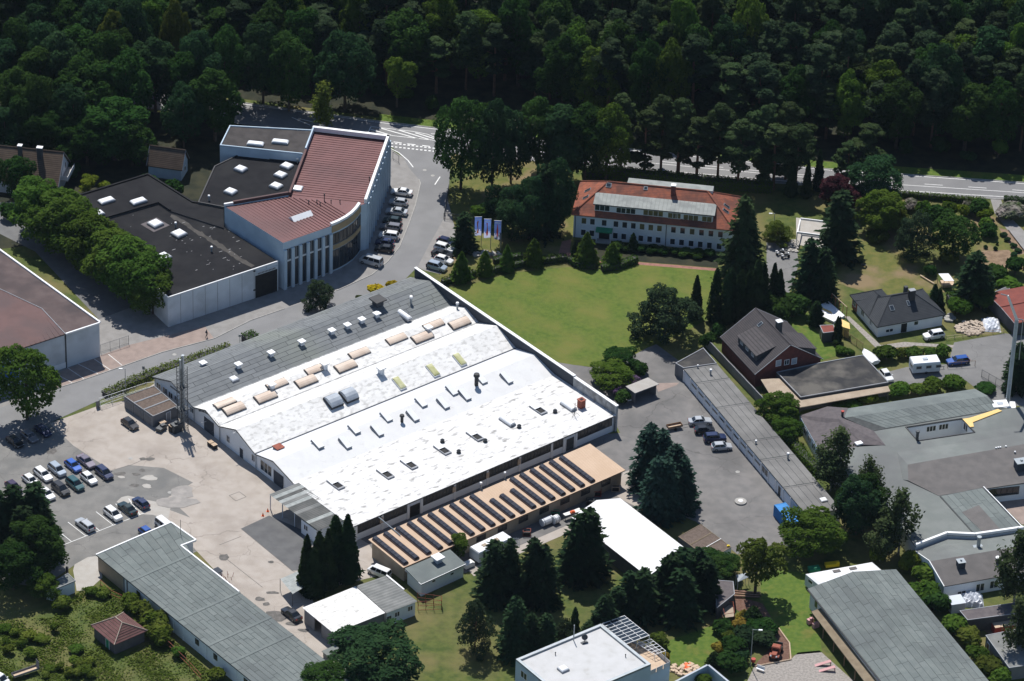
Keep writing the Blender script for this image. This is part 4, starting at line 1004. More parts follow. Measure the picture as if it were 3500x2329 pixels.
for x,y in ((1190,712),(848,812),(1370,788),(1252,965)): roof_item(DOME,'dome_light',blk,'E',x,y,6.95,(2.5,2.5,1.1),a_b + .15)
p = P('E',1188,716,6.8);q = MB();q.box((p.x,p.y,6.83),(4.2,4.2,.06),a_b + .15);q.build('felt_patch','felt_violet',blk)
for x,y in ((275,405),(628,382),(580,450),(546,535),(198,578)): roof_item(DOME,'dome_light',blk3,'F',x,y,7.5,(2.0,2.3,1.1),a_b + .35)
for x,y in ((388,212),(578,197)): roof_item(DOME,'dome_light',blk4,'F',x,y,9.5,(3.5,1.5,1.0),ang(bp4[0],bp4[1]))
for par,t,x,y,z in ((blk,'E',1345,735,6.8),(blk,'E',1620,920,6.8),(blk3,'F',32,640,7.4),(blk3,'F',710,352,7.4)): roof_item(PIPE,'pipe',par,t,x,y,z,(.55,.55,1.3),0)
q = MB()      # chalk-white bird-lime and glue spots on the black felt
spots = MB()
for k in range(105):
    x,y = random.uniform(1000,1850),random.uniform(640,1080)
    if y > 1275 - (x - 1285) * .33 or (x < 1250 and y > 560 + (1285 - x)) or random.random() < .25: continue
    p = P('E',x,y,6.8)
    if not inside(V3(p,0),bp): continue
    spots.box((p.x,p.y,6.815),(random.choice((.15,.2,.25,.3,.45,.8)),random.uniform(.08,.15),.012),a_b)
stuff(spots.build('white_spots','chalk',blk))
q = MB();edge = []
for k in range(31):
    t = k / 30;a,c = P('E',1310 + 620 * t + random.uniform(2,22),640 + 395 * t - random.uniform(2,20),6.8),P('E',1310 + 620 * t - random.uniform(2,22),640 + 395 * t + random.uniform(2,16),6.8);edge.append((V3(a,6.812),V3(c,6.812)))
for (a,c),(a2,c2) in zip(edge,edge[1:]): q.add([a,c,c2,a2],[(0,1,2,3)])
stuff(q.build('dust_streak','dust',blk))
ea,eb = bp[0],bp[1]
q = MB();d,nn,L = wallframe(ea,eb);s,z = onwall(ea,eb,'F',470,1270);q.obox(ea + d * (s - 2.6) + nn * .02,d * 5.2,nn * .06,(0,0,5.2));q.build('gate','opening_dark',blk)
q = MB();q.obox(ea + d * (s - 2.4) + nn * .06 + Vector((0,0,5.3)),d * 4.9,nn * .1,(0,0,.7));sg = q.build('sign','grey_white_wall',blk)
q = MB()
for k in range(13): q.obox(ea + d * (s - 2.1 + k * .33) + nn * .16 + Vector((0,0,5.45)),d * .2,nn * .03,(0,0,.36))
q.build('lettering','steel_dark',sg)
for x,y in ((1940,1075),(1940,1220)):
    s,z = onwall(ea,eb,'E',x,y);q = MB();q.obox(ea + d * s + nn * .01 + Vector((0,0,z)),d * .4,nn * .15,(0,0,.3));q.build('wall_lamp','trim_dark',blk)
for k in range(1,9): q = MB();q.obox(ea + d * (L * k / 9) + nn * .005,d * .06,nn * .02,(0,0,6.6));q.build('panel_joint','grey_wall',blk)

# ------------------------------------------------------------------ brown-roofed warehouse at the left edge
wa,wf = P('E',760,1467,7.7),P('E',500,1552,7.7);wl = P('E',0,917,7.7)
ldir = (wl - wa);ldir.z = 0;ldir.normalize();fdir = (wf - wa);fdir.z = 0;fl_ = fdir.length;fdir.normalize()
Wp = [V3(wa,0),V3(wa,0) + ldir * 70,V3(wa,0) + ldir * 70 + fdir * 45,V3(wa,0) + fdir * 45]
wh = building('brown_roof_warehouse','warehouse with brown felt and dark red metal roof cut off by the left edge',Wp)
walls(wh,Wp,7.6,'grey_white_wall');roof_slab(wh,[V3(p,7.7) for p in Wp],.2,'brown_felt')
q = MB();k1,k2 = P('E',320,1357,8.6),P('E',0,1207,8.6);k0 = V3(wf,7.75);kf = V3(wa,7.75) + fdir * 44.5
far_ = V3(k2,8.6) + (V3(k2,0) - V3(k1,0)) * 3
q.add([k0,V3(k1,8.6),far_,kf],[(0,1,2,3)]);q.f = [(3,2,1,0)];q.build('metal_roof','brown_metal',wh)
q = MB();q.add([k0,V3(k1,8.6),far_,V3(k0,7.7),V3(V3(k1,0),7.7),V3(far_,7.7)],[(0,1,4,3),(1,2,5,4)]);q.build('upstand','brown_felt',wh)
q = MB();q.tube(k0 + Vector((0,0,.05)),V3(k1,8.65),.09,n=4);q.tube(V3(k1,8.65),far_,.09,n=4);q.build('ridge_strip','trim_grey',wh)
for k in range(1,34):
    t = k / 34;a = lerp(k0,kf,t);tgt = lerp(V3(k1,8.6),far_,t);q = MB();dd_ = (tgt - a);n = Vector((-dd_.y,dd_.x,0)).normalized() * .06;q.obox(a + Vector((0,0,.01)) - n,dd_,n * 2,(0,0,.07));q.build('seam','brown_metal',wh)
bar(wh,Wp[0],Wp[1],7.68,.3,.35,'trim_white','parapet',-1);bar(wh,Wp[0],V3(wf,0),7.68,.3,.3,'trim_white','parapet',1)
d,nn,L = wallframe(Wp[0],Wp[3]);s,z = onwall(Wp[0],Wp[3],'L',60,340);q = MB();q.obox(Wp[0] + d * (s - 2.2) + nn * .02 + Vector((0,0,1.2)),d * 7,nn * .08,(0,0,4.2));q.build('blue_panel','sign_blue',wh)
q = MB();q.obox(Wp[0] + d * fl_ + nn * .03 + Vector((0,0,.15)),d * 9,nn * .08,(0,0,1.2));q.build('plinth','white_wall',wh)
q = MB();q.obox(Wp[0] + d * (fl_ - .1) + nn * .01,d * .25,nn * .12,(0,0,7.6));q.build('downpipe','steel_dark',wh)

# ------------------------------------------------------------------ white office house with red hipped roof
oa_,ob_ = V3(P('I',118,408,5.7),0),V3(P('I',1330,528,5.7),0)
od = (ob_ - oa_).normalized();on = Vector((-od.y,od.x,0));oL = (ob_ - oa_).length + 1.0;oW = 14.0
O4 = [oa_,oa_ + od * oL,oa_ + od * oL + on * oW,oa_ + on * oW]
off = building('office_house','long white two-storey office house with orange-red hipped roof and wide dormer',O4)
OW = grow(O4,-.5);walls(off,OW,5.55,'white_wall')
hz = 10.2;rA,rB = V3(oa_ + od * 6.6 + on * oW / 2,hz),V3(oa_ + od * (oL - 6.6) + on * oW / 2,hz)
for f in ([O4[0],O4[1],rB,rA],[O4[1],O4[2],rB],[O4[2],O4[3],rA,rB],[O4[3],O4[0],rA]): roof_slab(off,[V3(p,5.6) if p.z == 0 else p for p in f],.2,'red_tile')
for a,c in ((O4[0],rA),(O4[1],rB),(O4[2],rB),(O4[3],rA)): q = MB();q.tube(V3(a,5.65),c,.16,n=6);q.build('hip_tiles','red_tile',off)
q = MB();q.tube(rA + Vector((0,0,.03)),rB + Vector((0,0,.03)),.16,n=6);q.build('ridge_tiles','red_tile',off)
def orp(s,t): return oa_ + od * s + on * t + Vector((0,0,5.6 + (hz - 5.6) * t / (oW / 2)))
s0,s1 = (P('I',300,330,8.0) - oa_).dot(od),(P('I',1205,412,8.0) - oa_).dot(od)
q = MB();t0,t1 = 1.2,4.5;zf,zb = 8.0,8.6
D4 = [V3(orp(s0,t0),0),V3(orp(s1,t0),0),V3(orp(s1,t1),0),V3(orp(s0,t1),0)]
q.prism(D4,6.3,[zf,zf,zb,zb]);dm = q.build('dormer','white_wall',off)
roof_slab(dm,[V3(p,z) for p,z in zip(grow(D4,.35),(zf + .15,zf + .15,zb + .12,zb + .12))],.2,'dormer_metal','dormer_roof')
q = MB();dr = grow(D4,.36);q.obox(V3(dr[0],zf - .06),dr[1] - dr[0],-on * .05,(0,0,.16));q.build('fascia','trim_dark',dm)
for x,y,n in ((355,362,3),(500,380,2),(572,386,2),(745,402,4),(895,420,2),(938,424,1),(1033,436,3),(1156,447,2)): winpx(dm,D4[0],D4[1],'I',x,y,n * 1.05,1.35,n=n,glass='curtain' if x > 700 else 'glass')
for k in range(1,30): q = MB();a = lerp(dr[0],dr[1],k / 30);c = lerp(dr[3],dr[2],k / 30);q.obox(V3(a,zf + .155),V3(c,zb + .125) - V3(a,zf + .155),od * .05,(0,0,.03));q.build('roof_joint','corrugated_grey',dm)
up = [(x,458 + (x - 215) * .1) for x in (215,280,370,460,527,593,660,727,793,900,970,1043,1115,1187,1260)]
lo = [(x,548 + (x - 210) * .103) for x in (210,275,455,520,590,650,718,783,893,962,1035,1105,1175,1250)]
for i,(x,y) in enumerate(up): winpx(off,OW[0],OW[1],'I',x,y + 2,1.12,1.5,n=1,glass='curtain' if i in (0,6,7,8,11) else 'glass',sill=True)
for i,(x,y) in enumerate(lo): winpx(off,OW[0],OW[1],'I',x,y,1.12,1.5,n=1,glass='glass',sill=True)
s,z = onwall(OW[0],OW[1],'I',368,610);door(off,OW[0],OW[1],s,.3,2.2,2.3,'opening_dark')
q = MB();e = OW[0] + od * s;q.slab([V3(e - od * 1.7 - on * .02,3.0),V3(e + od * 1.7 - on * .02,3.0),V3(e + od * 1.7 - on * 1.5,2.75),V3(e - od * 1.7 - on * 1.5,2.75)],.25);q.build('porch_roof','green_plastic',off)
for k in (-1.5,1.5): q = MB();q.tube(V3(e + od * k - on * 1.35,0),V3(e + od * k - on * 1.35,2.6),.08);q.build('porch_post','trim_white',off)
q = MB();q.obox(V3(e - od * 1.5,-.02),od * 3,-on * 1.6,(0,0,.28));q.build('step','kerb_stone',off)
s,z = onwall(OW[0],OW[1],'I',843,560);q = MB();q.tube(V3(OW[0] + od * s - on * .1,0),V3(OW[0] + od * s - on * .1,5.5),.07);q.build('downpipe','steel_dark',off)
s,z = onwall(OW[0],OW[1],'I',148,500);q = MB();q.tube(V3(OW[0] + od * s - on * .1,0),V3(OW[0] + od * s - on * .1,5.5),.07);q.build('downpipe','steel_dark',off)
def roof_window(par,base,u_,v_,w_,h,m='glass',fr='zinc'):
    nz = u_.cross(v_).normalized();nz = nz if nz.z > 0 else -nz
    q = MB();o = base - u_ * w_ / 2 - v_ * h / 2;q.obox(o,u_ * w_,v_ * h,nz * .12);f = q.build('roof_window',fr,par)
    q = MB();q.obox(o + u_ * .1 + v_ * .1 + nz * .1,u_ * (w_ - .2),v_ * (h - .2),nz * .04);q.build('pane',m,f)
sl_v = (orp(5,3) - orp(5,2)).normalized()
for x,y,k in ((400,208,1.1),(687,220,.8)):
    p = P('I',x,y,9.6);s = (p - oa_).dot(od);roof_window(off,orp(s,6.3 if x == 400 else 6.4),od,sl_v,k,1.0 if k > 1 else .8)
p = P('I',888,300,9.3);s = (p - oa_).dot(od);q = MB();c = orp(s,5.9);q.box((c.x,c.y,10.0),(.9,.9,3.0),ang(O4[0],O4[1]),0);q.box((c.x,c.y,11.55),(1.05,1.05,.12),ang(O4[0],O4[1]),1);q.build('chimney',['red_brick','trim_white'],off)
rd = [V3(oa_ + od * 10.5 + on * 7.4,9.95),V3(oa_ + od * (oL - 5.5) + on * 7.4,9.95),V3(oa_ + od * (oL - 5.5) + on * 10.2,9.6),V3(oa_ + od * 10.5 + on * 10.2,9.6)]
q = MB();q.prism([V3(p,0) for p in rd],5.5,[9.95,9.95,9.6,9.6]);rdm = q.build('rear_dormer','white_wall',off);roof_slab(rdm,[V3(p,p.z + .14) for p in rd],.12,'dormer_metal','dormer_roof')
for t,(x,y) in ((0,(205,275)),(0,(240,215)),(1,(1330,340)),(1,(1315,400))):
    p = P('I',x,y,7.6);cpt = (O4[3] if t == 0 else O4[1]);u2 = on;vv = (((rA if t == 0 else rB) - V3(lerp(O4[3],O4[0],.5) if t == 0 else lerp(O4[1],O4[2],.5),5.6))).normalized()
    base0 = V3(lerp(O4[3],O4[0],.5) if t == 0 else lerp(O4[1],O4[2],.5),5.6);off2 = (V3(p,0) - V3(base0,0)).dot(on);roof_window(off,base0 + vv * 2.9 + on * max(-2.3,min(2.3,off2)) ,u2,vv,.9,1.5,'glass','zinc')
# ------------------------------------------------------------------ garage row on the right yard
gq = [V3(P('O',x,y,2.8),0) for x,y in ((755,252),(1012,214),(1962,1325),(1692,1368))]
grow_ = building('garage_row','long row of white garage doors under one grey felt roof along the service yard',gq)
walls(grow_,grow(gq,-.1),2.6,'white_wall')
gl = [lerp(gq[0],gq[3],t) for t in (0,1)]
lane = roof_slab(grow_,[V3(p,z) for p,z in zip(gq,(2.8,2.8,2.8,2.8))],.18,'felt_joint')
tc = [0,.1,.275,.51,.635,.82,1]
for t0,t1 in zip(tc,tc[1:]):
    a,b_,c,d = lerp(gq[0],gq[3],t0 + .002),lerp(gq[1],gq[2],t0 + .002),lerp(gq[1],gq[2],t1 - .002),lerp(gq[0],gq[3],t1 - .002)
    sheets(lane,V3(a,2.8),V3(d,2.8),V3(c,2.8),V3(b_,2.8),5,40,'felt_lane',gap=.1,stagger=False)
    q = MB();q.obox(V3(a,2.8),b_ - a,(gq[3] - gq[0]).normalized() * .35,(0,0,.06));q.build('lap','felt_lane',lane)
gw = grow(gq,-.1);gdir,gn,gL = wallframe(gw[0],gw[3],Vector((-1,-.6,0)))
ND = 17
for k in range(ND):
    s = gL * (k + .5) / ND;wd = gL / ND - .55
    if k == 11: window(grow_,gw[0],gw[3],s,1.6,wd,1.5,n=2,toward=Vector((-1,-.6,0)));continue
    if k == 13: door(grow_,gw[0],gw[3],s,.02,1.0,2.1,'steel_dark',toward=Vector((-1,-.6,0)),handle=False);continue
    door(grow_,gw[0],gw[3],s,.02,wd,2.15,'pale_blue_wall' if k > 14 else 'white_wall','trim_white',toward=Vector((-1,-.6,0)),name='garage_door')
    if 0 < k < 11: q = MB();q.obox(V3(gw[0],1.45) + gdir * (s - wd / 2 + .2) + gn * .06,gdir * (wd - .4),gn * .03,(0,0,.4));q.build('door_light','glass',grow_)
for k in range(ND + 1):
    q = MB();q.obox(V3(gw[0],-.04) + gdir * (gL * k / ND - .14),gdir * .28,gn * .16,(0,0,2.6));q.build('pilaster','trim_white',grow_)
for x,y,me,sx in (('O',0,0,0),): pass
for x,y,sx,sz in ((960,290,.6,1.2),(1307,820,.5,.8),(1552,935,.6,1.3),(862,240,.4,.7)): roof_item(PIPE,'pipe',grow_,'O',x,y,2.85,(sx,sx,sz),0)
roof_item(DOME,'dome_light',grow_,'O',1825,1255,2.85,(1.3,1.3,.6),.4)
dg = [V3(P('O',x,y,2.7),0) for x,y in ((690,208),(905,90),(1008,210),(752,246))]
dk,_ = flat_block('dark_lean_to','dark felt-roofed lean-to in the shade at the top of the garage row',dg,2.7,'grey_wall','carport_felt','trim_grey',.15,.15)
wa_,wb_ = V3(P('O',918,78),0),V3(P('O',1372,560),0)
gwall = thing('boundary_wall','tall plain concrete boundary wall between the garage row and the brick house','wall',tuple(lerp(wa_,wb_,.5)))
dd = (wb_ - wa_);n_ = 12
for k in range(n_): q = MB();a = wa_ + dd * (k + .01) / n_;q.obox(V3(a,-.03),dd * .98 / n_,Vector((-dd.y,dd.x,0)).normalized() * .22,(0,0,2.1 + .04 * (k % 2)));q.build('wall_panel','grey_wall',gwall)

kq = [V3(P('O',x,y,2.6),0) for x,y in ((310,388),(480,320),(566,362),(382,432))]
ki = building('open_shelter','small open shelter with pale flat roof beside the flowering rhododendron',kq,cat='shelter')
q = MB();kk = grow(kq,-.3);q.obox(V3(kk[0],0),kk[1] - kk[0],(0,0,2.45),(.1,.1,0));q.obox(V3(kk[0],0),kk[3] - kk[0],(0,0,2.45),(.1,0,0));q.obox(V3(kk[1],0),(kk[2] - kk[1]),(0,0,2.45),(-.1,0,0));q.build('wall','grey_wall',ki)
roof_slab(ki,[V3(p,z) for p,z in zip(kq,(2.75,2.75,2.5,2.5))],.12,'concrete_patch')
q = MB();p0,p1 = P('O',290,500,.35),P('O',355,487,.35);q.tube(p0,p1,.12);tag(q.build('white_pole','trim_white'),'short white barrier pole lying before the open shelter','pole')

# tent hall
tL0,tL1,tR0 = P('X',1956,1768,3.4),P('X',2216,1971,3.4),P('X',2121,1707,3.4)
td = Vector((tL1.x - tL0.x,tL1.y - tL0.y,0));tLn = td.length;td.normalize();tn = Vector((-td.y,td.x,0))
if tn.dot(tR0 - tL0) < 0: tn = -tn
tw = (tR0 - tL0).dot(tn);T0 = V3(tL0,0)
tent = thing('tent_hall','large bright white tent hall with shallow gable roof between the conifers','tent',tuple(T0 + td * tLn / 2 + tn * tw / 2))
q = MB();q.prism([T0,T0 + td * tLn,T0 + td * tLn + tn * tw,T0 + tn * tw],-.03,3.35,top=False)
for e in (T0,T0 + td * tLn): q.add([V3(e,3.35),V3(e + tn * tw,3.35),V3(e + tn * tw / 2,4.95)],[(0,1,2)])
q.build('wall','dark_wall',tent)  # dark wall colour stands in for the shade on the tent's side
nb = 5
for k in range(nb):
    for sgn in (0,1):
        a,c = T0 + td * (tLn * (k + .003) / nb),T0 + td * (tLn * (k + .997) / nb)
        if sgn == 0: pts = [V3(a - tn * .15,3.4),V3(c - tn * .15,3.4),V3(c + tn * tw / 2,5.1),V3(a + tn * tw / 2,5.1)]
        else: pts = [V3(a + tn * tw / 2,5.1),V3(c + tn * tw / 2,5.1),V3(c + tn * (tw + .15),3.4),V3(a + tn * (tw + .15),3.4)]
        q = MB();q.slab(pts,.05);q.build('roof_panel','tent_white',tent)

# brown-roofed garage boxes beside the tent
b4 = [V3(P('U',x,y,2.5),0) for x,y in ((1608,462),(1782,366),(2016,542),(1850,638))]
for k in range(3):
    f0,f1 = (0,.37,.66)[k],(.365,.655,1)[k]
    q4 = [lerp(b4[0],b4[3],f0),lerp(b4[1],b4[2],f0),lerp(b4[1],b4[2],f1),lerp(b4[0],b4[3],f1)]
    o = building('gravel_roof_garage',['garage box with brown gravel roof nearest the blue spruces','garage box with brown gravel roof, middle of three by the tent hall','garage box with brown gravel roof and yellow bag, nearest the yellow-green tree'][k],q4,'garage boxes by the tent hall','garage')
    walls(o,q4,2.45,'white_wall' if k == 2 else 'grey_wall');roof_slab(o,[V3(p,2.5) for p in grow(q4,-.1)],.1,'gravel_roof');rim(o,q4,2.46,.1,.1,'tan_dull','roof_edge')
    door(o,q4[1],q4[2],1.4,.02,2.2,2.0,'grey_wall','trim_grey',toward=HU,name='garage_door')
    if k == 2:
        q = MB();q.obox(V3(lerp(q4[0],q4[1],.25),2.57),(q4[1] - q4[0]) * .75,(0,.15,0),(0,0,.08));q.build('rail','trim_white',o)
        q = MB();p = P('U',1992,537,2.5);q.box((p.x,p.y,2.66),(.5,.35,.2));q.box((p.x + .05,p.y,2.78),(.3,.25,.1));q.build('bag','yellow_plastic',o)

# blue container
c4 = rect3(P('O',1535,1272,2.5),P('O',1450,1290,2.5),P('O',1565,1440,2.5))
cb = building('shipping_container','bright blue corrugated container standing at the end of the garage row',c4,cat='container')
walls(cb,c4,2.4,'container_blue')
q = MB();n_ = 22
for i in range(n_):
    t0,t1 = i / n_,(i + 1) / n_;z0,z1 = (.05,0) if i % 2 else (0,.05)
    q.add([V3(lerp(c4[0],c4[3],t0),2.45 + z0),V3(lerp(c4[0],c4[3],t1),2.45 + z1),V3(lerp(c4[1],c4[2],t1),2.45 + z1),V3(lerp(c4[1],c4[2],t0),2.45 + z0)],[(0,1,2,3)])
q.build('roof','container_blue',cb)
rim(cb,grow(c4,.03),2.36,.14,.12,'container_blue','top_rail')
for i,p in enumerate(c4): q = MB();q.box((p.x,p.y,1.2),(.16,.16,2.42),ang(c4[0],c4[1]));q.build('corner_post','container_blue',cb)
for i in (1,3):
    a,c = c4[i],c4[(i + 1) % 4];q = MB();d,nn,L = wallframe(a,c,a - c4[(i + 2) % 4]); 
    for k in range(1,int(L / .3)): q.obox(V3(a,.1) + d * k * .3,d * .14,nn * .04,(0,0,2.2))
    q.build('side_ribs','container_blue',cb)
# shaft ring in the yard
p = P('O',1190,1270);tk = thing('shaft_cover','round concrete shaft cover with white lid in the middle of the service yard','cover',(p.x,p.y,0))
q = MB();q.tube(V3(p,-.02),V3(p,.28),1.12,n=24);q.build('ring','kerb_stone',tk)
q = MB();q.tube(V3(p,.275),V3(p,.34),.8,n=24);q.build('lid','concrete_patch',tk)
q = MB();q.tube(V3(p,.335),V3(p,.4),.45,n=16);q.build('hatch','trim_white',tk)

# ------------------------------------------------------------------ gabled houses
def gable_house(name,label,eL,eR,ze,apex_px,wm,rm_,over=.35,depth_k=1.0,end='R'):
    """front eave eL-eR (world at ze); apex_px: photo point of the ridge at the R end"""
    a,b_ = V3(eL,0),V3(eR,0);d = (b_ - a);L = d.length;d.normalize();n = Vector((-d.y,d.x,0))
    if end != 'R': pass
    s,za = onwall(b_,b_ + n,*apex_px);s = abs(s) if (b_ + n * s - b_).dot(n) > 0 else s
    if s < 0: n = -n;s = -s
    o = thing(name,label,'house',tuple(a + d * L / 2 + n * s))
    Wd = 2 * s;q4 = [a,b_,b_ + n * Wd,a + n * Wd]
    q = MB();g4 = grow(q4,-over);q.prism(g4,-.03,ze - .1,top=False)
    for e,f in ((g4[0],g4[3]),(g4[1],g4[2])): q.add([V3(e,ze - .1),V3(f,ze - .1),V3(lerp(e,f,.5),za - .25)],[(0,1,2)])
    q.build('wall',wm,o)
    r0,r1 = V3(a + n * s,za),V3(b_ + n * s,za)
    for f in ([V3(a,ze),V3(b_,ze),r1,r0],[r0,r1,V3(b_ + n * Wd,ze),V3(a + n * Wd,ze)]): roof_slab(o,f,.2,rm_)
    q = MB();q.tube(r0 + Vector((0,0,.04)),r1 + Vector((0,0,.04)),.13,n=6);q.build('ridge_tiles',rm_,o)
    q = MB()
    for e,r,f in ((a,r0,a + n * Wd),(b_,r1,b_ + n * Wd)):
        for g in (e,f): q.tube(V3(g,ze - .02),r,.07,n=4)
    q.build('verge','trim_grey',o)
    return o,a,d,n,L,s,za,g4

ho,a,d,n,L,s,za,g4 = gable_house('brick_house','dark-roofed red brick gable house beside the black carport roof',P('X',2461,1153,3.2),P('X',2580,1281,3.2),3.2,('X',2703,1180),'red_brick','dark_tile')
def hs(k,t): return V3(a + d * k + n * t,3.2 + (za - 3.2) * t / s)
q = MB();c = P('I',1712,1290,za - .5);c = hs((c - a).dot(d),s + .9);q.box((c.x,c.y,za + .1),(1.0,1.0,2.6),ang(a,a + d),0);q.box((c.x,c.y,za + 1.45),(1.2,1.2,.12),ang(a,a + d),1);q.build('chimney',['dark_wall','trim_white'],ho)
vv = (hs(1,2) - hs(1,1)).normalized();roof_window(ho,hs((P('I',1575,1255,za - 1) - a).dot(d),s * .83),d,vv,.8,1.2)
s0,s1 = L * .30,L * .82
q = MB();D4 = [V3(hs(s0,1.6),0),V3(hs(s1,1.6),0),V3(hs(s1,s * .72),0),V3(hs(s0,s * .72),0)];q.prism(D4,3.6,[5.6,5.6,3.2 + (za - 3.2) * .74,3.2 + (za - 3.2) * .74]);dm = q.build('dormer','dark_wall',ho)
roof_slab(dm,[V3(p,z) for p,z in zip(grow(D4,.25),(5.7,5.7,3.3 + (za - 3.2) * .74,3.3 + (za - 3.2) * .74))],.12,'dark_tile','dormer_roof')
for k in (.2,.5,.8): window(dm,D4[0],D4[1],(s1 - s0) * k,5.0,1.0,.8,n=2,toward=-n)
q = MB();t0,t1 = 2 * s - 1.4,s * 1.3;D4 = [V3(a + d * L * .55 + n * t0,0),V3(a + d * (L - .8) + n * t0,0),V3(a + d * (L - .8) + n * t1,0),V3(a + d * L * .55 + n * t1,0)]
zz = 3.2 + (za - 3.2) * .72;q.prism(D4,3.5,[5.4,5.4,zz,zz]);dm = q.build('dormer','dark_wall',ho);roof_slab(dm,[V3(p,z) for p,z in zip(grow(D4,.2),(5.5,5.5,zz + .1,zz + .1))],.12,'dark_tile','dormer_roof')
for x,y in ((1480,205),(1600,190)): winpx(ho,g4[1],g4[2],'O',x,y,1.2,1.4,toward=d,n=1,glass='dome_grey')
winpx(ho,g4[1],g4[2],'O',1543,198,1.1,1.2,toward=d,n=2)

h1,a,d,n,L,s,za,g4 = gable_house('tiled_house','house with brown tiled gable roof and two chimneys at the upper left edge',P('A',-60,1378,3.0),P('A',447,1432,3.0),3.0,('A',490,1168),'grey_white_wall','brown_tile')
for x,y,k in ((163,1160,.8),(312,1180,1.1)):
    p = P('A',x,y,za - .7);t = (V3(p,0) - a).dot(d);c = a + d * t + n * (s - 1.1);q = MB();q.box((c.x,c.y,za - .4),(k,.8,3.2),ang(a,a + d),0);q.box((c.x,c.y,za + 1.26),(k + .2,1.0,.12),ang(a,a + d),1);q.build('chimney',['dark_wall','trim_white'],h1)
q = MB();bb = g4[1] + d * .02;q.obox(V3(bb + n * s * .5,2.7),d * 1.6,n * s * 1.1,(0,0,.18));bal = q.build('balcony','concrete_patch',h1)
q = MB();q.obox(V3(bb + n * s * .5 + d * 1.5,2.9),d * .06,n * s * 1.1,(0,0,.9));q.obox(V3(bb + n * s * .5,2.9),d * 1.5,n * .06,(0,0,.9));q.build('railing','trim_white',bal)
for k in (.6,1.3): window(h1,g4[1],g4[2],s * k,4.2,1.0,1.6,toward=d)
h2,a,d,n,L,s,za,g4 = gable_house('small_tiled_house','small house with brown tiled gable roof among shadowy trees',P('A',1120,1268,2.8),P('A',1396,1306,2.8),2.8,('A',1422,1152),'pale_blue_wall','brown_tile')
window(h2,g4[1],g4[2],s,1.6,1.1,1.2,toward=d)
h3,a,d,n,L,s,za,g4 = gable_house('red_roof_cottage','red-roofed cottage cut off by the right edge behind the lift mast',P('J',1945,1135,3.0),P('J',2250,1075,3.0),3.0,('J',2140,950),'dark_wall','red_shed_roof')

# carport with the black roof, and the tan lower canopies
cpq = [P('Q',x,y,3.0) for x,y in ((120,165),(430,97),(785,33),(980,243),(305,358))]
cpt,cq = flat_block('black_roof_carport','wide carport with mottled black flat roof and pale edge next to the brick house',cpq,3.0,'dark_wall','carport_felt','trim_grey',.16,.16)
tq = [P('Q',x,y,2.6) for x,y in ((0,218),(140,208),(300,374),(975,268),(992,308),(300,432),(95,372))]
tq = [V3(p,0) for p in tq];tc_ = building('terrace_canopy','flat tan terrace canopy wrapping the front of the black carport',tq,cat='canopy')
roof_slab(tc_,[V3(p,2.6) for p in tq],.16,'tan_roof')
for i in (0,3,4,5,6): q = MB();p = grow(tq,-.3)[i];q.tube(V3(p,0),V3(p,2.5),.09);q.build('post','steel_dark',tc_)

# bungalow with the dark hipped roof
bf = [V3(P('J',892,1163,2.7),0),V3(P('J',1418,1066,2.7),0)];d = (bf[1] - bf[0]).normalized();n = Vector((-d.y,d.x,0));L = (bf[1] - bf[0]).length
bl_ = V3(P('J',634,925,2.7),0);side = (bl_ - bf[0]).dot(n)
bg = thing('dark_roof_bungalow','white bungalow with dark slate hipped roof and brick side wall','house',tuple(bf[0] + d * L / 2 + n * 6))
def hip(par,p0,d,n,L,W,ze,zr_,m):
    q4 = [p0,p0 + d * L,p0 + d * L + n * W,p0 + n * W]
    if L >= W: r0,r1 = p0 + d * W / 2 + n * W / 2,p0 + d * (L - W / 2) + n * W / 2
    else: r0,r1 = p0 + d * L / 2 + n * L / 2,p0 + d * L / 2 + n * (W - L / 2)
    r0,r1 = V3(r0,zr_),V3(r1,zr_)
    fs = [[q4[0],q4[1],r1,r0],[q4[1],q4[2],r1],[q4[2],q4[3],r0,r1],[q4[3],q4[0],r0]] if L >= W else [[q4[0],q4[1],r0],[q4[1],q4[2],r1,r0],[q4[2],q4[3],r1],[q4[3],q4[0],r0,r1]]
    for f in fs: roof_slab(par,[V3(p,ze) if p.z == 0 else p for p in f],.18,m)
    q = MB();q.tube(r0,r1,.12,n=6)
    for p,r in zip(q4,(r0,r1,r1,r0) if L >= W else (r0,r0,r1,r1)): q.tube(V3(p,ze),r,.1,n=5)
    q.build('ridge_tiles',m,par);return q4
mq = hip(bg,bf[0],d,n,L,10.5,2.7,6.0,'slate_tile');wq = hip(bg,bf[0] + n * 4 + d * .02,d,n,7.2,side - 4,2.71,5.2,'slate_tile')
mw = grow(mq,-.45);walls(bg,mw,2.6,'white_wall');walls(bg,grow([bf[0],bf[0] + d * 7.2,bf[0] + d * 7.2 + n * side,bf[0] + n * side],-.47),2.6,'orange_brick','side_wall')
s,z = onwall(mw[0],mw[1],'J',1095,1175);door(bg,mw[0],mw[1],s,.05,1.3,2.1,'opening_dark')
winpx(bg,mw[0],mw[1],'J',1190,1130,1.0,1.0);winpx(bg,mw[0],mw[1],'J',985,1187,1.7,.8,n=2)
sw = grow([bf[0],bf[0] + d * 7.2,bf[0] + d * 7.2 + n * side,bf[0] + n * side],-.47)
for k in (3,7,11): window(bg,sw[0],sw[3],k,1.5,1.4,1.2,n=2,toward=-d)
vv = (V3(bf[0] + n * 5.25,6.0) - V3(bf[0],2.7)).normalized()
for x,y,wd in ((1005,1005,.9),(1130,975,.6)):
    p = P('J',x,y,4.9);t = (V3(p,0) - bf[0]).dot(n);roof_window(bg,V3(bf[0] + d * (p - bf[0]).dot(d) + n * t,2.7 + 3.3 * t / 5.25),d,vv,wd,1.2)
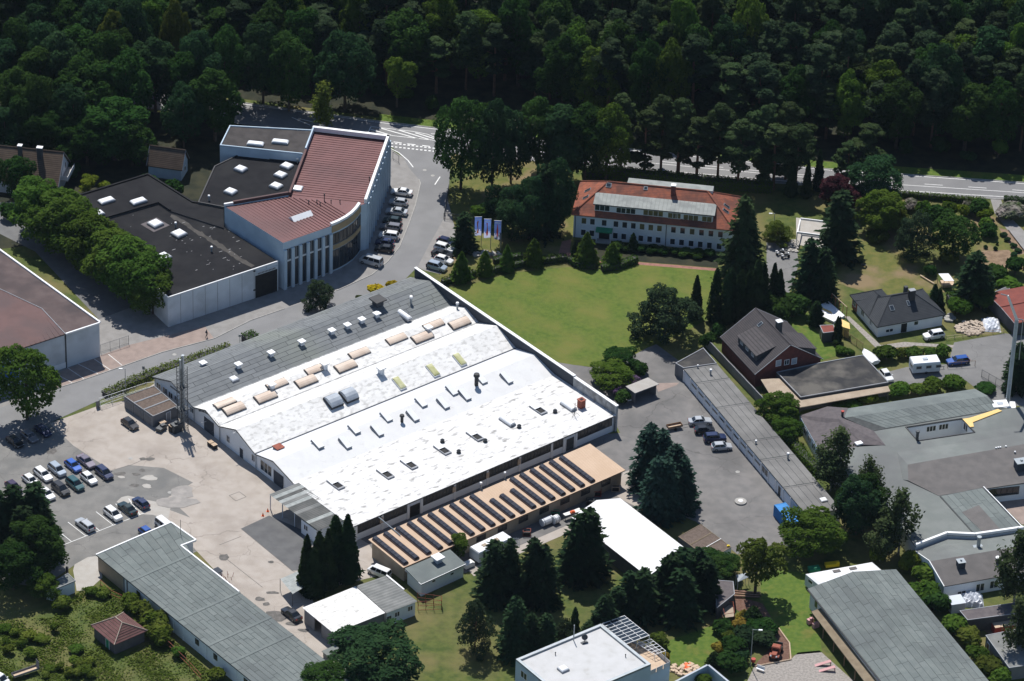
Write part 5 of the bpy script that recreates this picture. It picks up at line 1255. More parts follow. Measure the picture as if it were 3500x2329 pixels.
p = P('J',1155,930,5.6);q = MB();q.box((p.x,p.y,5.9),(1.2,.9,2.6),ang(bf[0],bf[1]),0);q.box((p.x,p.y,7.25),(1.3,1.0,.1),ang(bf[0],bf[1]),1);q.build('chimney',['trim_dark','trim_grey'],bg)
p = P('J',1110,880,5.8);q = MB();q.box((p.x,p.y,5.6),(.7,.7,2.2),ang(bf[0],bf[1]));q.build('chimney','dark_wall',bg)

# ------------------------------------------------------------------ factory complex on the right
def qp(x,y,z): return P('Q',x,y,z)
out = [qp(x,y,3.7) for x,y in ((490,830),(720,735),(955,722),(865,615),(1005,590),(1110,585),(1200,690),(1640,625),(2150,552),(2150,995),(1705,1045),(2010,1362),(1640,1415),(1425,1405),(1185,1497),(1000,1230),(720,990))]
fx = building('felt_roof_factory','sprawling low factory with many grey-green felt roofs round a small courtyard',out)
q = MB();q.slab(out,.3);q.build('roof','felt_flat',fx)
pb = [qp(x,y,3.7) for x,y in ((1005,590),(1110,585),(1540,518),(1640,625),(2150,552),(2150,405),(1840,450),(1000,575))]
q = MB();q.slab(pb,.3);q.build('roof','felt_flat',fx)
def rsec(m,pts,th=.18,nm='roof'): return roof_slab(fx,[qp(*p) for p in pts],th,m,nm)
rsec('felt',[(665,440,3.5),(1640,290,3.5),(1740,345,4.4),(640,512,4.4)]);top_f = rsec('felt_joint',[(640,512,4.4),(1740,345,4.4),(1840,450,3.75),(1000,590,3.75),(865,612,3.75)])
sheets(top_f,qp(700,503,4.4),qp(1735,346,4.4),qp(1830,448,3.78),qp(960,592,3.78),2,1.15,'felt',stagger=False,gap=.07)
vb = rsec('felt_violet',[(300,495,3.0),(510,425,4.3),(600,522,4.7),(800,640,4.3),(955,722,3.75),(790,718,3.75),(715,740,3.6),(490,832,3.0)]);rsec('felt_violet',[(510,425,4.3),(668,437,3.6),(638,514,4.2),(865,612,3.9),(955,722,3.78),(800,640,4.3),(600,522,4.7)])
rsec('felt_flat',[(1045,778,3.74),(2150,610,3.74),(2150,690,4.6),(1125,870,4.6)]);rsec('felt_brown',[(1125,870,4.6),(2150,690,4.6),(2150,990,3.75),(1360,1108,3.75),(1130,992,3.9)])
rsec('felt_flat',[(1045,778,3.74),(1125,870,4.6),(1130,992,3.9),(1090,985,3.74)]);lo_f = rsec('felt_joint',[(1368,1112,3.78),(1700,1046,3.78),(2000,1358,3.78),(1640,1412,3.78)],.06);sheets(lo_f,qp(1380,1112,3.79),qp(1645,1408,3.79),qp(1995,1356,3.79),qp(1697,1050,3.79),7,5,'felt',gap=.05)
rsec('felt_brown',[(1540,1235,3.84),(1670,1180,3.84),(1830,1360,3.84),(1700,1385,3.84)],.02,'felt_patch')
q = MB()
for i,j in ((0,1),(15,14),(16,15),(0,16),(14,13),(13,12),(12,11),(11,10),(10,9),(5,6),(6,7)): q.add([V3(out[i],-.03),V3(out[j],-.03),V3(out[j],3.5),V3(out[i],3.5)],[(0,1,2,3)])
lw_ = [qp(300,495,3.0),qp(490,832,3.0),qp(510,425,3.0),qp(668,437,3.4),qp(1640,290,3.4),qp(1840,450,3.4)]
for i,j in ((0,1),(0,2),(3,4),(4,5)): q.add([V3(lw_[i],-.03),V3(lw_[j],-.03),V3(lw_[j],lw_[j].z - .1),V3(lw_[i],lw_[i].z - .1)],[(0,1,2,3)])
for i,j in ((1,2),(2,3)): q.add([V3(pb[i],-.03),V3(pb[j],-.03),V3(pb[j],3.5),V3(pb[i],3.5)],[(0,1,2,3)])
q.build('wall','white_wall',fx)
ta,tb = V3(lw_[0],0),V3(lw_[1],0);L = (tb - ta).length
for k in range(6): window(fx,ta,tb,L * (k + .5) / 6,1.7,1.7,1.3,n=2,frame='trim_white',toward=Vector((-1,-.8,0)))
q = MB();d,nn,_ = wallframe(ta,tb,Vector((-1,-.8,0)));q.obox(V3(ta,2.75) + nn * .02,d * L,nn * .06,(0,0,.2));q.build('fascia','pale_blue_wall',fx)
ca,cb_ = V3(pb[1],0),V3(pb[2],0)
for x,y in ((1305,595),(1400,580)): winpx(fx,ca,cb_,'Q',x,y,2.0,1.3,n=3)
winpx(fx,V3(pb[2],0),V3(pb[3],0),'Q',1570,585,1.6,1.6,n=2,toward=Vector((-1,-.5,0)))
q = MB()
for p0,p1 in ((pb[1],pb[2]),(pb[2],pb[3]),(pb[3],out[6]),(out[6],pb[1])): dd_ = p1 - p0;n = Vector((-dd_.y,dd_.x,0)).normalized() * .1;q.obox(V3(p0,3.702) - n,dd_,n * 2,(0,0,.12))
q.build('courtyard_edge','trim_dark',fx)
q = MB()
for p0,p1 in ((14,13),(13,12),(12,11)): a,c = V3(out[p0],3.7),V3(out[p1],3.7);dd_ = c - a;n = Vector((-dd_.y,dd_.x,0)).normalized() * .25;q.obox(a - n,dd_,n * 2,(0,0,.55))
q.build('parapet','trim_white',fx)
q = MB();a,c = V3(out[10],3.8),V3(out[11],3.8);dd_ = c - a;n = Vector((-dd_.y,dd_.x,0)).normalized() * .09;q.obox(a - n,dd_,n * 2,(0,0,.14));q.build('fascia','trim_white',fx)
wa2,wb2 = V3(out[10],0),V3(out[9],0)
window(fx,wa2,wb2,4.2,2.2,6,1.8,n=5,frame='trim_dark',name='window_band');window(fx,wa2,wb2,11,2.0,3,2.0,n=3,frame='trim_dark',name='window_band')
for x,y in ((1800,760),(1817,757),(1833,755),(1875,748),(1945,790)): roof_item(PIPE,'pipe',fx,'Q',x,y,4.2,(.4,.4,.7),0)
p = qp(1990,900,4.1);q = MB();q.box((p.x,p.y,4.8),(2.2,1.8,1.9),.3,0);q.box((p.x,p.y,5.8),(2.4,2.0,.12),.3,1);q.box((p.x,p.y,5.95),(.4,.4,.3),.3,1);q.build('roof_unit',['parapet_dark','zinc'],fx)
p = qp(1197,680,3.7);q = MB();q.tube(V3(p,3.6),V3(p,5.4),.28,n=8);q.tube(V3(p,5.4),V3(p,5.7),.4,n=8);q.build('flue','steel_dark',fx)
p = qp(625,500,4.2);q = MB();q.tube(V3(p,4),V3(p,5.2),.25,n=8);q.tube(V3(p,5.2),V3(p,5.4),.33,n=8,m=1);q.build('flue',['steel_dark','red_paint'],fx)
p = qp(750,712,3.8);q = MB();q.box((p.x,p.y,3.95),(1.4,1.0,.3),.5);q.build('hatch','trim_white',fx)
q = MB();q.slab([qp(x,y,3.86) for x,y in ((1545,520),(1600,512),(1815,444),(1848,458),(1625,545),(1632,580),(1602,582))],.08);tag(q.build('yellow_tarpaulin','yellow_tarp'),'long yellow tarpaulin strip lying on the grey factory roof by the courtyard','tarpaulin')

# white-walled workshop below it
w1 = [P('W',x,y,z) for x,y,z in ((1560,548,3.2),(1800,462,3.2),(1990,468,3.2),(2520,378,3.2),(2520,478,4.5),(1665,622,4.5))]
wk = building('grey_roof_workshop','white workshop with two-slope grey felt roof at the right edge',w1)
roof_slab(wk,w1,.2,'felt_flat');w2 = [P('W',x,y,z) for x,y,z in ((1665,622,4.5),(2520,478,4.5),(2520,672,3.0),(1772,806,3.0))];roof_slab(wk,w2,.2,'felt_brown')
q = MB()
for p0,p1 in ((w2[3],w2[2]),(w1[0],w1[5]),(w1[5],w2[3])): q.add([V3(p0,-.03),V3(p1,-.03),V3(p1,p1.z - .15),V3(p0,p0.z - .15)],[(0,1,2,3)])
q.build('wall','white_wall',wk)
for x,y in ((2035,812),(2137,790),(1900,850)): winpx(wk,V3(w2[3],0),V3(w2[2],0),'W',x,y,1.7,1.7 if x > 1950 else .8,n=2)
q = MB();q.tube(w1[0],w1[5] + Vector((0,0,.05)),.12,n=4);q.tube(w1[5],w2[3],.12,n=4);q.build('verge','trim_white',wk)
p = P('W',1893,650,4.3);q = MB();q.box((p.x,p.y,4.6),(1.3,1.3,1.2),.3,0);q.box((p.x,p.y,5.25),(1.5,1.5,.1),.3,1);q.tube(V3(p,5.2),V3(p,5.6),.2,m=1);q.build('roof_unit',['parapet_dark','zinc'],wk)
p = P('W',2022,520,3.7);q = MB();q.tube(V3(p,3.5),V3(p,5.9),.35,n=8);q.tube(V3(p,5.9),V3(p,6.1),.45,n=8);q.box((p.x,p.y,3.8),(1.8,1.4,.12),.3);q.build('flue','zinc',wk)
p = P('W',2165,620,4.2);q = MB();q.tube(V3(p,4.0),V3(p,4.9),.4,n=8);q.tube(V3(p,4.9),V3(p,5.05),.5,n=8,m=1);q.build('flue',['steel_dark','trim_white'],wk)

# ------------------------------------------------------------------ barn at the lower right
b0,b1 = P('W',772,822,4.0),P('W',1310,1500,4.0);bd = Vector((b1.x - b0.x,b1.y - b0.y,0)).normalized();bn = Vector((-bd.y,bd.x,0));br_ = P('W',1448,712,4.0)
if bn.dot(br_ - b0) < 0: bn = -bn
bw = (br_ - b0).dot(bn);BL = 46;B0 = V3(b0,0);s_,zrid = onwall(B0,B0 + bn,'W',1118,716);s_ = bw * .5;zrid = 5.6
barn = thing('felt_roof_barn','big barn with green-grey felt sheet gable roof at the lower right','barn',tuple(B0 + bd * BL / 2 + bn * bw / 2))
q = MB();B4 = grow([B0,B0 + bd * BL,B0 + bd * BL + bn * bw,B0 + bn * bw],-.4);q.prism(B4,-.03,3.8,top=False);q.add([V3(B4[0],3.8),V3(B4[3],3.8),V3(lerp(B4[0],B4[3],.5),zrid - .2)],[(0,1,2)]);q.build('wall','white_wall',barn)
for k,(t0,z0,t1,z1) in enumerate(((0,4.0,s_,zrid),(s_,zrid,bw,4.0))):
    p = [V3(B0 + bn * t0,z0),V3(B0 + bd * BL + bn * t0,z0),V3(B0 + bd * BL + bn * t1,z1),V3(B0 + bn * t1,z1)];rf2 = roof_slab(barn,p,.2,'felt_joint');sheets(rf2,*p,7,5.0,'felt',gap=.08)
q = MB();q.tube(V3(B0 + bn * s_,zrid + .02),V3(B0 + bd * BL + bn * s_,zrid + .02),.1,n=4);q.build('ridge','felt',barn)
q = MB();q.obox(V3(B0,3.8) - bn * .15,bd * BL,bn * .14,(0,0,.14));q.build('gutter','trim_dark',barn)
c0_,c1_ = V3(P('W',800,986,2.7),0),V3(P('W',1190,1500,2.7),0);cdv = (c1_ - c0_).normalized();tt = (B4[0] - c0_).dot(bn)
roof_slab(barn,[V3(c0_,2.6),V3(c0_ + cdv * 32,2.6),V3(c0_ + cdv * 32 + bn * tt,2.9),V3(c0_ + bn * tt,2.9)],.18,'tan_dull','canopy')
for k in range(8): q = MB();p = c0_ + cdv * (.4 + k * 4.4) + bn * .2;q.tube(V3(p,0),V3(p,2.5),.1);q.build('canopy_post','wood',barn)
window(barn,B4[0],B4[1],2.6,2.6,1.3,2.0,n=1,frame='trim_white',toward=-bn)
# long caravan-like mobile home
m4 = [V3(P('W',x,y,3.0),0) for x,y in ((757,706),(1245,618),(1345,702),(862,792))]
mh = building('mobile_home','cream white mobile home with two roof hatches behind the barn',m4,cat='mobile home')
walls(mh,m4,2.7,'grey_white_wall',z0=.3);q = MB();g1,g2 = grow(m4,-.5),m4
for i in range(4): q.add([V3(m4[i],2.7),V3(m4[(i + 1) % 4],2.7),V3(g1[(i + 1) % 4],3.0),V3(g1[i],3.0)],[(0,1,2,3)])
q.add([V3(p,3.0) for p in g1],[(0,1,2,3)]);q.build('roof','dome_white',mh)
for x,y in ((985,695),(1105,675)): p = P('W',x,y,3.0);q = MB();q.box((p.x,p.y,3.05),(1.4,.8,.1),ang(m4[0],m4[1]));q.build('roof_hatch','felt_brown',mh)
window(mh,m4[0],m4[3],1.6,2.0,1.4,.8,toward=Vector((-1,-.5,0)));q = MB();q.prism(grow(m4,-.4),-.02,.35);q.build('skirt','dark_wall',mh)

# ------------------------------------------------------------------ flat white house at the bottom edge
u4 = rect3(P('U',365,1398,6.6),P('U',1016,1127,6.6),P('U',1386,1442,6.6))
fw = building('flat_roof_house','modern house with white flat roof, grey rim and slatted pergola at the bottom edge',u4,cat='house')
walls(fw,u4,6.5,'pale_blue_wall');roof_slab(fw,[V3(p,6.25) for p in grow(u4,-.3)],.2,'flat_white');rim(fw,u4,6.2,.4,.55,'zinc','roof_rim')
ud = (u4[1] - u4[0]).normalized();un = (u4[2] - u4[1]).normalized();ua = ang(u4[0],u4[1])
roof_item(DOME,'dome_light',fw,'U',728,1480,6.3,(1.6,1.6,.9),ua)
p = P('U',808,1255,6.3);q = MB();q.tube(V3(p,6.2),V3(p,9.6),.1);q.build('mast','zinc',fw)
p = P('U',890,1262,6.3);q = MB();q.tube(V3(p,6.2),V3(p,7.2),.06);q.tube(V3(p,7.2),V3(p,7.3) + Vector((.1,-.25,.05)),.55,.5,n=14);q.box((p.x,p.y - .4,6.33),(1.2,.7,.12),ua);q.build('satellite_dish','steel_dark',fw)
for x,y in ((668,1365),(1205,1380)): roof_item(PIPE_DARK,'pipe',fw,'U',x,y,6.3,(.25,.25,.6),0)
window(fw,u4[3],u4[2],3,4.8,1.8,1.4,n=2);window(fw,u4[0],u4[3],2.5,4.6,1.8,1.5,n=2,toward=-ud);window(fw,u4[0],u4[3],7.5,4.6,1.8,1.5,n=2,toward=-ud);window(fw,u4[3],u4[2],9,4.8,1.8,1.4,n=2)
pg = [P('U',x,y,5.6) for x,y in ((1025,1128),(1200,1066),(1388,1216),(1212,1282))]
q = MB()
per = thing('pergola','white slatted pergola with glass panes on the flat house terrace','pergola',tuple(V3(cen(pg),3.4)))
for k in range(9): q = MB();a,c = lerp(pg[0],pg[3],k / 8),lerp(pg[1],pg[2],k / 8);q.tube(a,c,.07,n=4);q.build('slat','trim_white',per)
for k in range(4): q = MB();a,c = lerp(pg[0],pg[1],k / 3),lerp(pg[3],pg[2],k / 3);q.tube(a - Vector((0,0,.1)),c - Vector((0,0,.1)),.06,n=4);q.build('rafter','trim_white',per)
for p in (pg[1],pg[2]): q = MB();q.tube(V3(p,3.3),p,.07);q.build('post','trim_white',per)
for k in range(8):
    for j in range(3):
        a = [lerp(lerp(pg[0],pg[1],(j + .04) / 3),lerp(pg[3],pg[2],(j + .04) / 3),(k + .1) / 8),lerp(lerp(pg[0],pg[1],(j + .96) / 3),lerp(pg[3],pg[2],(j + .96) / 3),(k + .1) / 8),lerp(lerp(pg[0],pg[1],(j + .96) / 3),lerp(pg[3],pg[2],(j + .96) / 3),(k + .9) / 8),lerp(lerp(pg[0],pg[1],(j + .04) / 3),lerp(pg[3],pg[2],(j + .04) / 3),(k + .9) / 8)]
        q = MB();q.slab([p - Vector((0,0,.03)) for p in a],.02);q.build('pane','glass',per)
pg2 = [P('U',x,y,4.4) for x,y in ((1292,1278),(1400,1245),(1512,1335),(1430,1365))]
pe2 = thing('pergola','smaller bare white pergola frame beside the terrace balustrade','pergola',tuple(V3(cen(pg2),0)))
for k in range(6): q = MB();q.tube(lerp(pg2[0],pg2[3],k / 5),lerp(pg2[1],pg2[2],k / 5),.06,n=4);q.build('slat','trim_white',pe2)
for k in range(4): q = MB();q.tube(lerp(pg2[0],pg2[1],k / 3),lerp(pg2[3],pg2[2],k / 3),.05,n=4);q.build('rafter','trim_white',pe2)
for p in pg2: q = MB();q.tube(V3(p,0),p,.06);q.build('post','trim_white',pe2)
tr = [V3(P('U',x,y,3.3),0) for x,y in ((1060,1160),(1230,1260),(1420,1340),(1545,1452),(1385,1525),(1300,1440))]
tb_ = MB();tb_.prism(tr,-.03,3.3);tb_.build('terrace','pale_blue_wall',fw);roof_slab(fw,[V3(p,3.34) for p in tr],.03,'pale_wood','terrace_deck')
for i in (1,2,3):
    a,c = tr[i],tr[(i + 1) % 6];n_ = max(2,int((c - a).length / 1.3))
    for k in range(n_): q = MB();e = (c - a) / n_;q.obox(V3(a + e * (k + .05),3.34),e * .9,Vector((-e.y,e.x,0)).normalized() * .05,(0,0,.95));q.build('balustrade_panel','dome_grey',fw)
gw_ = [V3(P('U',x,y,2.4),0) for x,y in ((1560,1590),(1836,1446),(2010,1590))]
gdw = thing('garden_wall','pale blue-white walled corner enclosing a potted shrub at the bottom edge','wall',tuple(gw_[1]))
for a,c in zip(gw_,gw_[1:]): dd_ = c - a;n = Vector((-dd_.y,dd_.x,0)).normalized();q = MB();q.obox(V3(a,-.03),dd_,n * .25,(0,0,2.4));q.build('wall_panel','pale_blue_wall',gdw);q = MB();q.obox(V3(a,2.37) - n * .06,dd_,n * .37,(0,0,.08));q.build('coping','dome_grey',gdw)

# garden sheds on the right
for nm,lb,pts,z,wm,rm_ in [('garden_shed','dark flat-roofed garden shed under the trees at the right edge',[('J',1765,905),('J',1890,850),('J',1930,905),('J',1800,945)],2.6,'dark_wall','felt_brown'),
                               ('garden_shed','small red-roofed garden shed beside two columnar cypresses',[('J',455,1150),('J',555,1145),('J',570,1195),('J',480,1205)],2.4,'dark_wall','red_shed_roof'),
                               ('wooden_shed','dark-roofed shed between the tall conifers and the log pile',[('W',90,760),('W',225,770),('W',235,860),('W',110,960)],2.8,'dark_wall','felt_violet'),
                               ('lean_to','grey-roofed lean-to below the birch at the right edge',[('W',2080,1165),('W',2400,1100),('W',2600,1350),('W',2250,1400)],2.8,'grey_wall','corrugated_grey'),
                               ('flat_roof_garage','brown-black flat roofed garage before the white workshop',[('W',1890,985),('W',2300,925),('W',2390,990),('W',1945,1050)],2.9,'dark_wall','felt_violet')]:
    pw = [P(t,x,y,z) for t,x,y in pts];o,pp = flat_block(nm,lb,pw,z,wm,rm_,None);rim(o,grow(pp,.1),z - .1,.14,.14,'trim_grey','roof_edge');door(o,pp[0],pp[3],1.2,0,.9,1.9,'wood',handle=True)
# ================================================================== TREES AND PLANTS
def leaf_mesh(name,C,Nn,size,mats,asp=1.35,jit=.55,extra=None):
    """one small quad per leaf spray; C centres, Nn facing, size per quad"""
    n = len(C);Nn = Nn + rng.normal(0,jit,(n,3));Nn /= np.linalg.norm(Nn,axis=1)[:,None] + 1e-9
    A = rng.normal(0,1,(n,3)) if extra is None else extra + rng.normal(0,.25,(n,3))
    A -= (A * Nn).sum(1)[:,None] * Nn;A /= np.linalg.norm(A,axis=1)[:,None] + 1e-9
    B = np.cross(Nn,A);sa = (size * asp * rng.uniform(.7,1.25,n) / 2)[:,None];sb = (size * rng.uniform(.7,1.2,n) / 2)[:,None]
    V = np.stack([C - A * sa,C + B * sb * .9 - A * sa * .1,C + A * sa,C - B * sb * .9 + A * sa * .1],1).reshape(-1,3)
    me = bpy.data.meshes.new(name);me.vertices.add(4 * n);me.vertices.foreach_set('co',V.ravel())
    me.loops.add(4 * n);me.loops.foreach_set('vertex_index',np.arange(4 * n,dtype=np.int32))
    me.polygons.add(n);me.polygons.foreach_set('loop_start',np.arange(0,4 * n,4,dtype=np.int32));me.polygons.foreach_set('loop_total',np.full(n,4,dtype=np.int32))
    me.materials.append(MT[mats]);me.update();me.validate();return me

def sph(n):
    v = rng.normal(0,1,(n,3));return v / np.linalg.norm(v,axis=1)[:,None]

def lobes_cloud(cs,rs,per,size,flat=1.0):
    C,N_,S_ = [],[],[]
    for i,(c,r) in enumerate(zip(cs,rs)):
        k = int(per * (r / rs.mean()) ** 2);d = sph(k);d[:,2] = np.where(d[:,2] < -.35,-d[:,2],d[:,2])
        p = c + d * np.array([1,1,flat]) * (r * rng.uniform(.72,1.08,k))[:,None]
        keep = np.ones(k,bool)
        for j,(c2,r2) in enumerate(zip(cs,rs)):
            if j != i: keep &= np.linalg.norm((p - c2) / np.array([1,1,flat]),axis=1) > r2 * .7
        C.append(p[keep]);N_.append(d[keep] * np.array([1,1,1.3]) + np.array([0,0,.25]));S_.append(np.full(keep.sum(),size))
    return np.concatenate(C),np.concatenate(N_),np.concatenate(S_)

def budded(cs,rs,k,f):
    """smaller clumps set on the outside of each main lobe"""
    mid = cs.mean(0);c2,r2 = [cs],[rs * .92]
    for _ in range(k):
        d = sph(len(cs));o = cs - mid;o /= np.linalg.norm(o,axis=1)[:,None] + .3;d = d + o * .9 + np.array([0,0,.35]);d /= np.linalg.norm(d,axis=1)[:,None]
        c2.append(cs + d * rs[:,None] * .85);r2.append(rs * f * rng.uniform(.7,1.25,len(rs)))
    return np.concatenate(c2),np.concatenate(r2)

def trunk_mesh(name,m,h,r,limbs,lean=0.0):
    b = MB();top = Vector((lean,lean * .4,h));mid = Vector((lean * .3,0,h * .5))
    b.tube((0,0,-.1),mid,r,r * .72,n=7);b.tube(mid,top,r * .72,r * .3,n=6)
    for z,L,a,up_ in limbs:
        p = lerp(mid,top,max(0,(z / h - .5) * 2)) if z > h * .5 else lerp(Vector((0,0,0)),mid,z / h * 2)
        b.tube(p,p + Vector((math.cos(a) * L,math.sin(a) * L,up_)),r * .35,r * .12,n=5)
    return b.mesh(name,m)

PROTO = {}
def broad(seed,h=14.0,w_=10.0,base=.2,nl=19,per=330,size=.46,leaf='leaf_forest',bark='bark'):
    global rng;rng = np.random.default_rng(seed)
    z0 = h * base;cz = (h + z0) / 2;rz = (h - z0) / 2;d = sph(nl);d[:,2] = d[:,2] * .9 + .1
    rs = rng.uniform(.17,.27,nl) * w_;k = rng.uniform(.55,.78,nl)[:,None]
    cs = d * k * np.array([w_ / 2,w_ / 2,rz]) + np.array([0,0,cz]);cs[0] = (0,0,h - rs[0]);rs[1] = w_ * .3;cs[1] = (0,0,cz)
    cs,rs = budded(cs,rs,4,.5);C,N_,S_ = lobes_cloud(cs,rs,per * .36,size)
    lim = [(h * rng.uniform(.3,.6),w_ * rng.uniform(.2,.32),rng.uniform(0,6.28),h * rng.uniform(.1,.2)) for _ in range(6)]
    return leaf_mesh('crown',C,N_,S_,leaf),trunk_mesh('trunk',bark,h * .8,.03 * h ** .9,lim),h,w_

def pine(seed,h=20.0,w_=7.0,bare=.48,nl=15,per=190,size=.4,leaf='leaf_pine',bark='pine_bark'):
    global rng;rng = np.random.default_rng(seed)
    t = rng.uniform(0,1,nl);zc = h * (bare + .05 + (1 - bare - .1) * t);rad_ = w_ / 2 * np.sin(np.clip(.25 + t * .75,0,1) * math.pi) ** .7 * rng.uniform(.35,.85,nl)
    az = rng.uniform(0,6.28,nl);cs = np.stack([np.cos(az) * rad_,np.sin(az) * rad_,zc],1);rs = rng.uniform(.17,.27,nl) * w_;cs[0] = (0,0,h - rs[0] * .6)
    c0_,r0_ = cs,rs;cs2,rs2 = budded(cs,rs * .85,3,.5);C,N_,S_ = lobes_cloud(cs2,rs2,per * .42,size,.62)
    lim = [(z,math.hypot(c[0],c[1]),math.atan2(c[1],c[0]),.3) for c,z in zip(cs,zc) if math.hypot(c[0],c[1]) > .5][:9]
    return leaf_mesh('crown',C,N_,S_,leaf),trunk_mesh('trunk',bark,h * .95,.24,lim,rng.uniform(-.5,.5)),h,w_

def spruce(seed,h=14.0,w_=5.6,lev=34,nb=12,leaf='leaf_spruce',base=.03,size=.52,expo=.62):
    global rng;rng = np.random.default_rng(seed);C,N_,A = [],[],[]
    for i in range(lev):
        t = (i + rng.uniform(-.3,.3)) / lev;z = h * (base + (1 - base) * max(0,t));r = w_ / 2 * (1 - max(0,t)) ** expo * rng.uniform(.78,1.1) + .12
        for k in range(nb):
            a = rng.uniform(0,6.28);L = r * rng.uniform(.75,1.12);m = max(3,int(L / .22));f = np.linspace(.25,1,m)
            x = np.stack([np.cos(a) * L * f,np.sin(a) * L * f,z - L * .28 * f + L * .12 * f ** 3],1);x += rng.normal(0,.09,x.shape)
            C.append(x);N_.append(np.tile([np.cos(a) * .45,np.sin(a) * .45,.85],(m,1)));A.append(np.tile([np.cos(a),np.sin(a),-.3],(m,1)))
    C,N_,A = np.concatenate(C),np.concatenate(N_),np.concatenate(A)
    C = np.concatenate([C,[[0,0,h - .1 * k] for k in range(6)]]);N_ = np.concatenate([N_,sph(6)]);A = np.concatenate([A,[[0,0,1]] * 6])
    return leaf_mesh('crown',C,N_,np.full(len(C),size),leaf,1.5,.4,A),trunk_mesh('trunk','bark',h * .96,.02 * h,[]),h,w_

def cypress(seed,h=11.0,w_=2.4,n=2300,leaf='leaf_thuja',size=.36,pw=.55):
    global rng;rng = np.random.default_rng(seed)
    t = rng.uniform(0,1,n) ** 1.15;prof = np.minimum(1,(t + .08) * 6) * (1 - t) ** pw;a = rng.uniform(0,6.28,n);lump = 1 + .16 * np.sin(a * 3 + t * 21) + .1 * np.sin(a * 5 - t * 37)
    r = w_ / 2 * prof * lump * rng.uniform(.72,1.1,n) + .03
    C = np.stack([np.cos(a) * r,np.sin(a) * r,h * (.02 + .98 * t)],1);N_ = np.stack([np.cos(a),np.sin(a),np.full(n,.55)],1);A = np.stack([np.cos(a) * .25,np.sin(a) * .25,np.ones(n)],1)
    return leaf_mesh('crown',C,N_,np.full(n,size),leaf,1.7,.45,A),trunk_mesh('trunk','bark',h * .8,.16,[]),h,w_

def birch(seed,h=13.0,w_=6.5,leaf='leaf_birch'):
    global rng;rng = np.random.default_rng(seed);nl = 26;t = rng.uniform(.12,1,nl);a = rng.uniform(0,6.28,nl);r = w_ / 2 * np.sin(np.clip(t * 1.05,0,1) * math.pi * .86 + .2) * rng.uniform(.3,.85,nl)
    C,N_ = [],[]
    for k in range(nl):
        c = np.array([math.cos(a[k]) * r[k],math.sin(a[k]) * r[k],h * (.22 + .74 * t[k])]);m = 95;p = c + rng.normal(0,1,(m,3)) * np.array([.55,.55,.85]);dro = np.abs(rng.normal(0,.8,m));p[:,2] -= dro
        C.append(p);N_.append((p - c) + np.array([0,0,.6]))
    C,N_ = np.concatenate(C),np.concatenate(N_);C[:,2] = np.clip(C[:,2],.8,h)
    return leaf_mesh('crown',C,N_,np.full(len(C),.46),leaf,1.4,.6),trunk_mesh('trunk','birch_bark',h * .9,.2,[(h * .4,1.6,.5,2),(h * .5,1.7,2.6,2),(h * .55,1.5,4.4,2)]),h,w_

def bush(seed,r=1.0,n=620,leaf='leaf_fresh',size=.3,flat=.85):
    global rng;rng = np.random.default_rng(seed);nl = 7;d = sph(nl);d[:,2] = np.abs(d[:,2]);cs = d * .5 * r + np.array([0,0,.45 * r]);rs = rng.uniform(.4,.58,nl) * r
    C,N_,S_ = lobes_cloud(cs,rs,n / nl * 1.6,size,flat);C[:,2] = np.maximum(C[:,2],.03)
    return leaf_mesh('crown',C,N_,S_,leaf),trunk_mesh('stem','bark',.7 * r,.06,[(.2,.4,1,.4),(.2,.4,3,.4),(.2,.4,5,.4)]),1.45 * r,2.0 * r

PROTO['broad'] = [broad(s,nl=nl,base=bs,w_=w_) for s,nl,bs,w_ in ((1,26,.04,10),(2,23,.06,9.5),(3,30,.03,11),(4,22,.08,8.5),(5,26,.02,10))]
PROTO['dense'] = [broad(s,h=11,w_=9,nl=24,base=.0,per=330,size=.42,leaf='leaf_fresh') for s in (21,22,23)]
PROTO['loose'] = [broad(s,h=11,w_=7,nl=14,base=.18,per=200,size=.42,leaf='leaf_lime') for s in (31,32)]
PROTO['pine'] = [pine(s,w_=w_,bare=bb,nl=nl) for s,w_,bb,nl in ((41,7,.3,24),(42,6,.28,22),(43,8,.36,28),(44,6.5,.14,28),(45,7,.24,26))]
PROTO['roundpine'] = [pine(s,h=10,w_=11,bare=.1,nl=34,per=210,size=.38,leaf='leaf_pine_dark') for s in (51,52)]
PROTO['spruce'] = [spruce(61),spruce(62,w_=6.4),spruce(63,w_=5.0,expo=.5)]
PROTO['bluespruce'] = [spruce(66,w_=6.5,leaf='leaf_bluespruce',expo=.6),spruce(67,w_=6.0,leaf='leaf_bluespruce',expo=.55)]
PROTO['cypress'] = [cypress(71),cypress(72,w_=2.8),cypress(73,pw=.75)]
PROTO['cone'] = [cypress(75,h=6,w_=3.4,n=1900,leaf='leaf_fresh',size=.36,pw=.8),cypress(76,h=6,w_=3.2,n=1900,leaf='leaf_fresh',size=.36,pw=.6)]
PROTO['birch'] = [birch(81),birch(82),birch(83)]
PROTO['bush'] = [bush(91),bush(92),bush(93)]

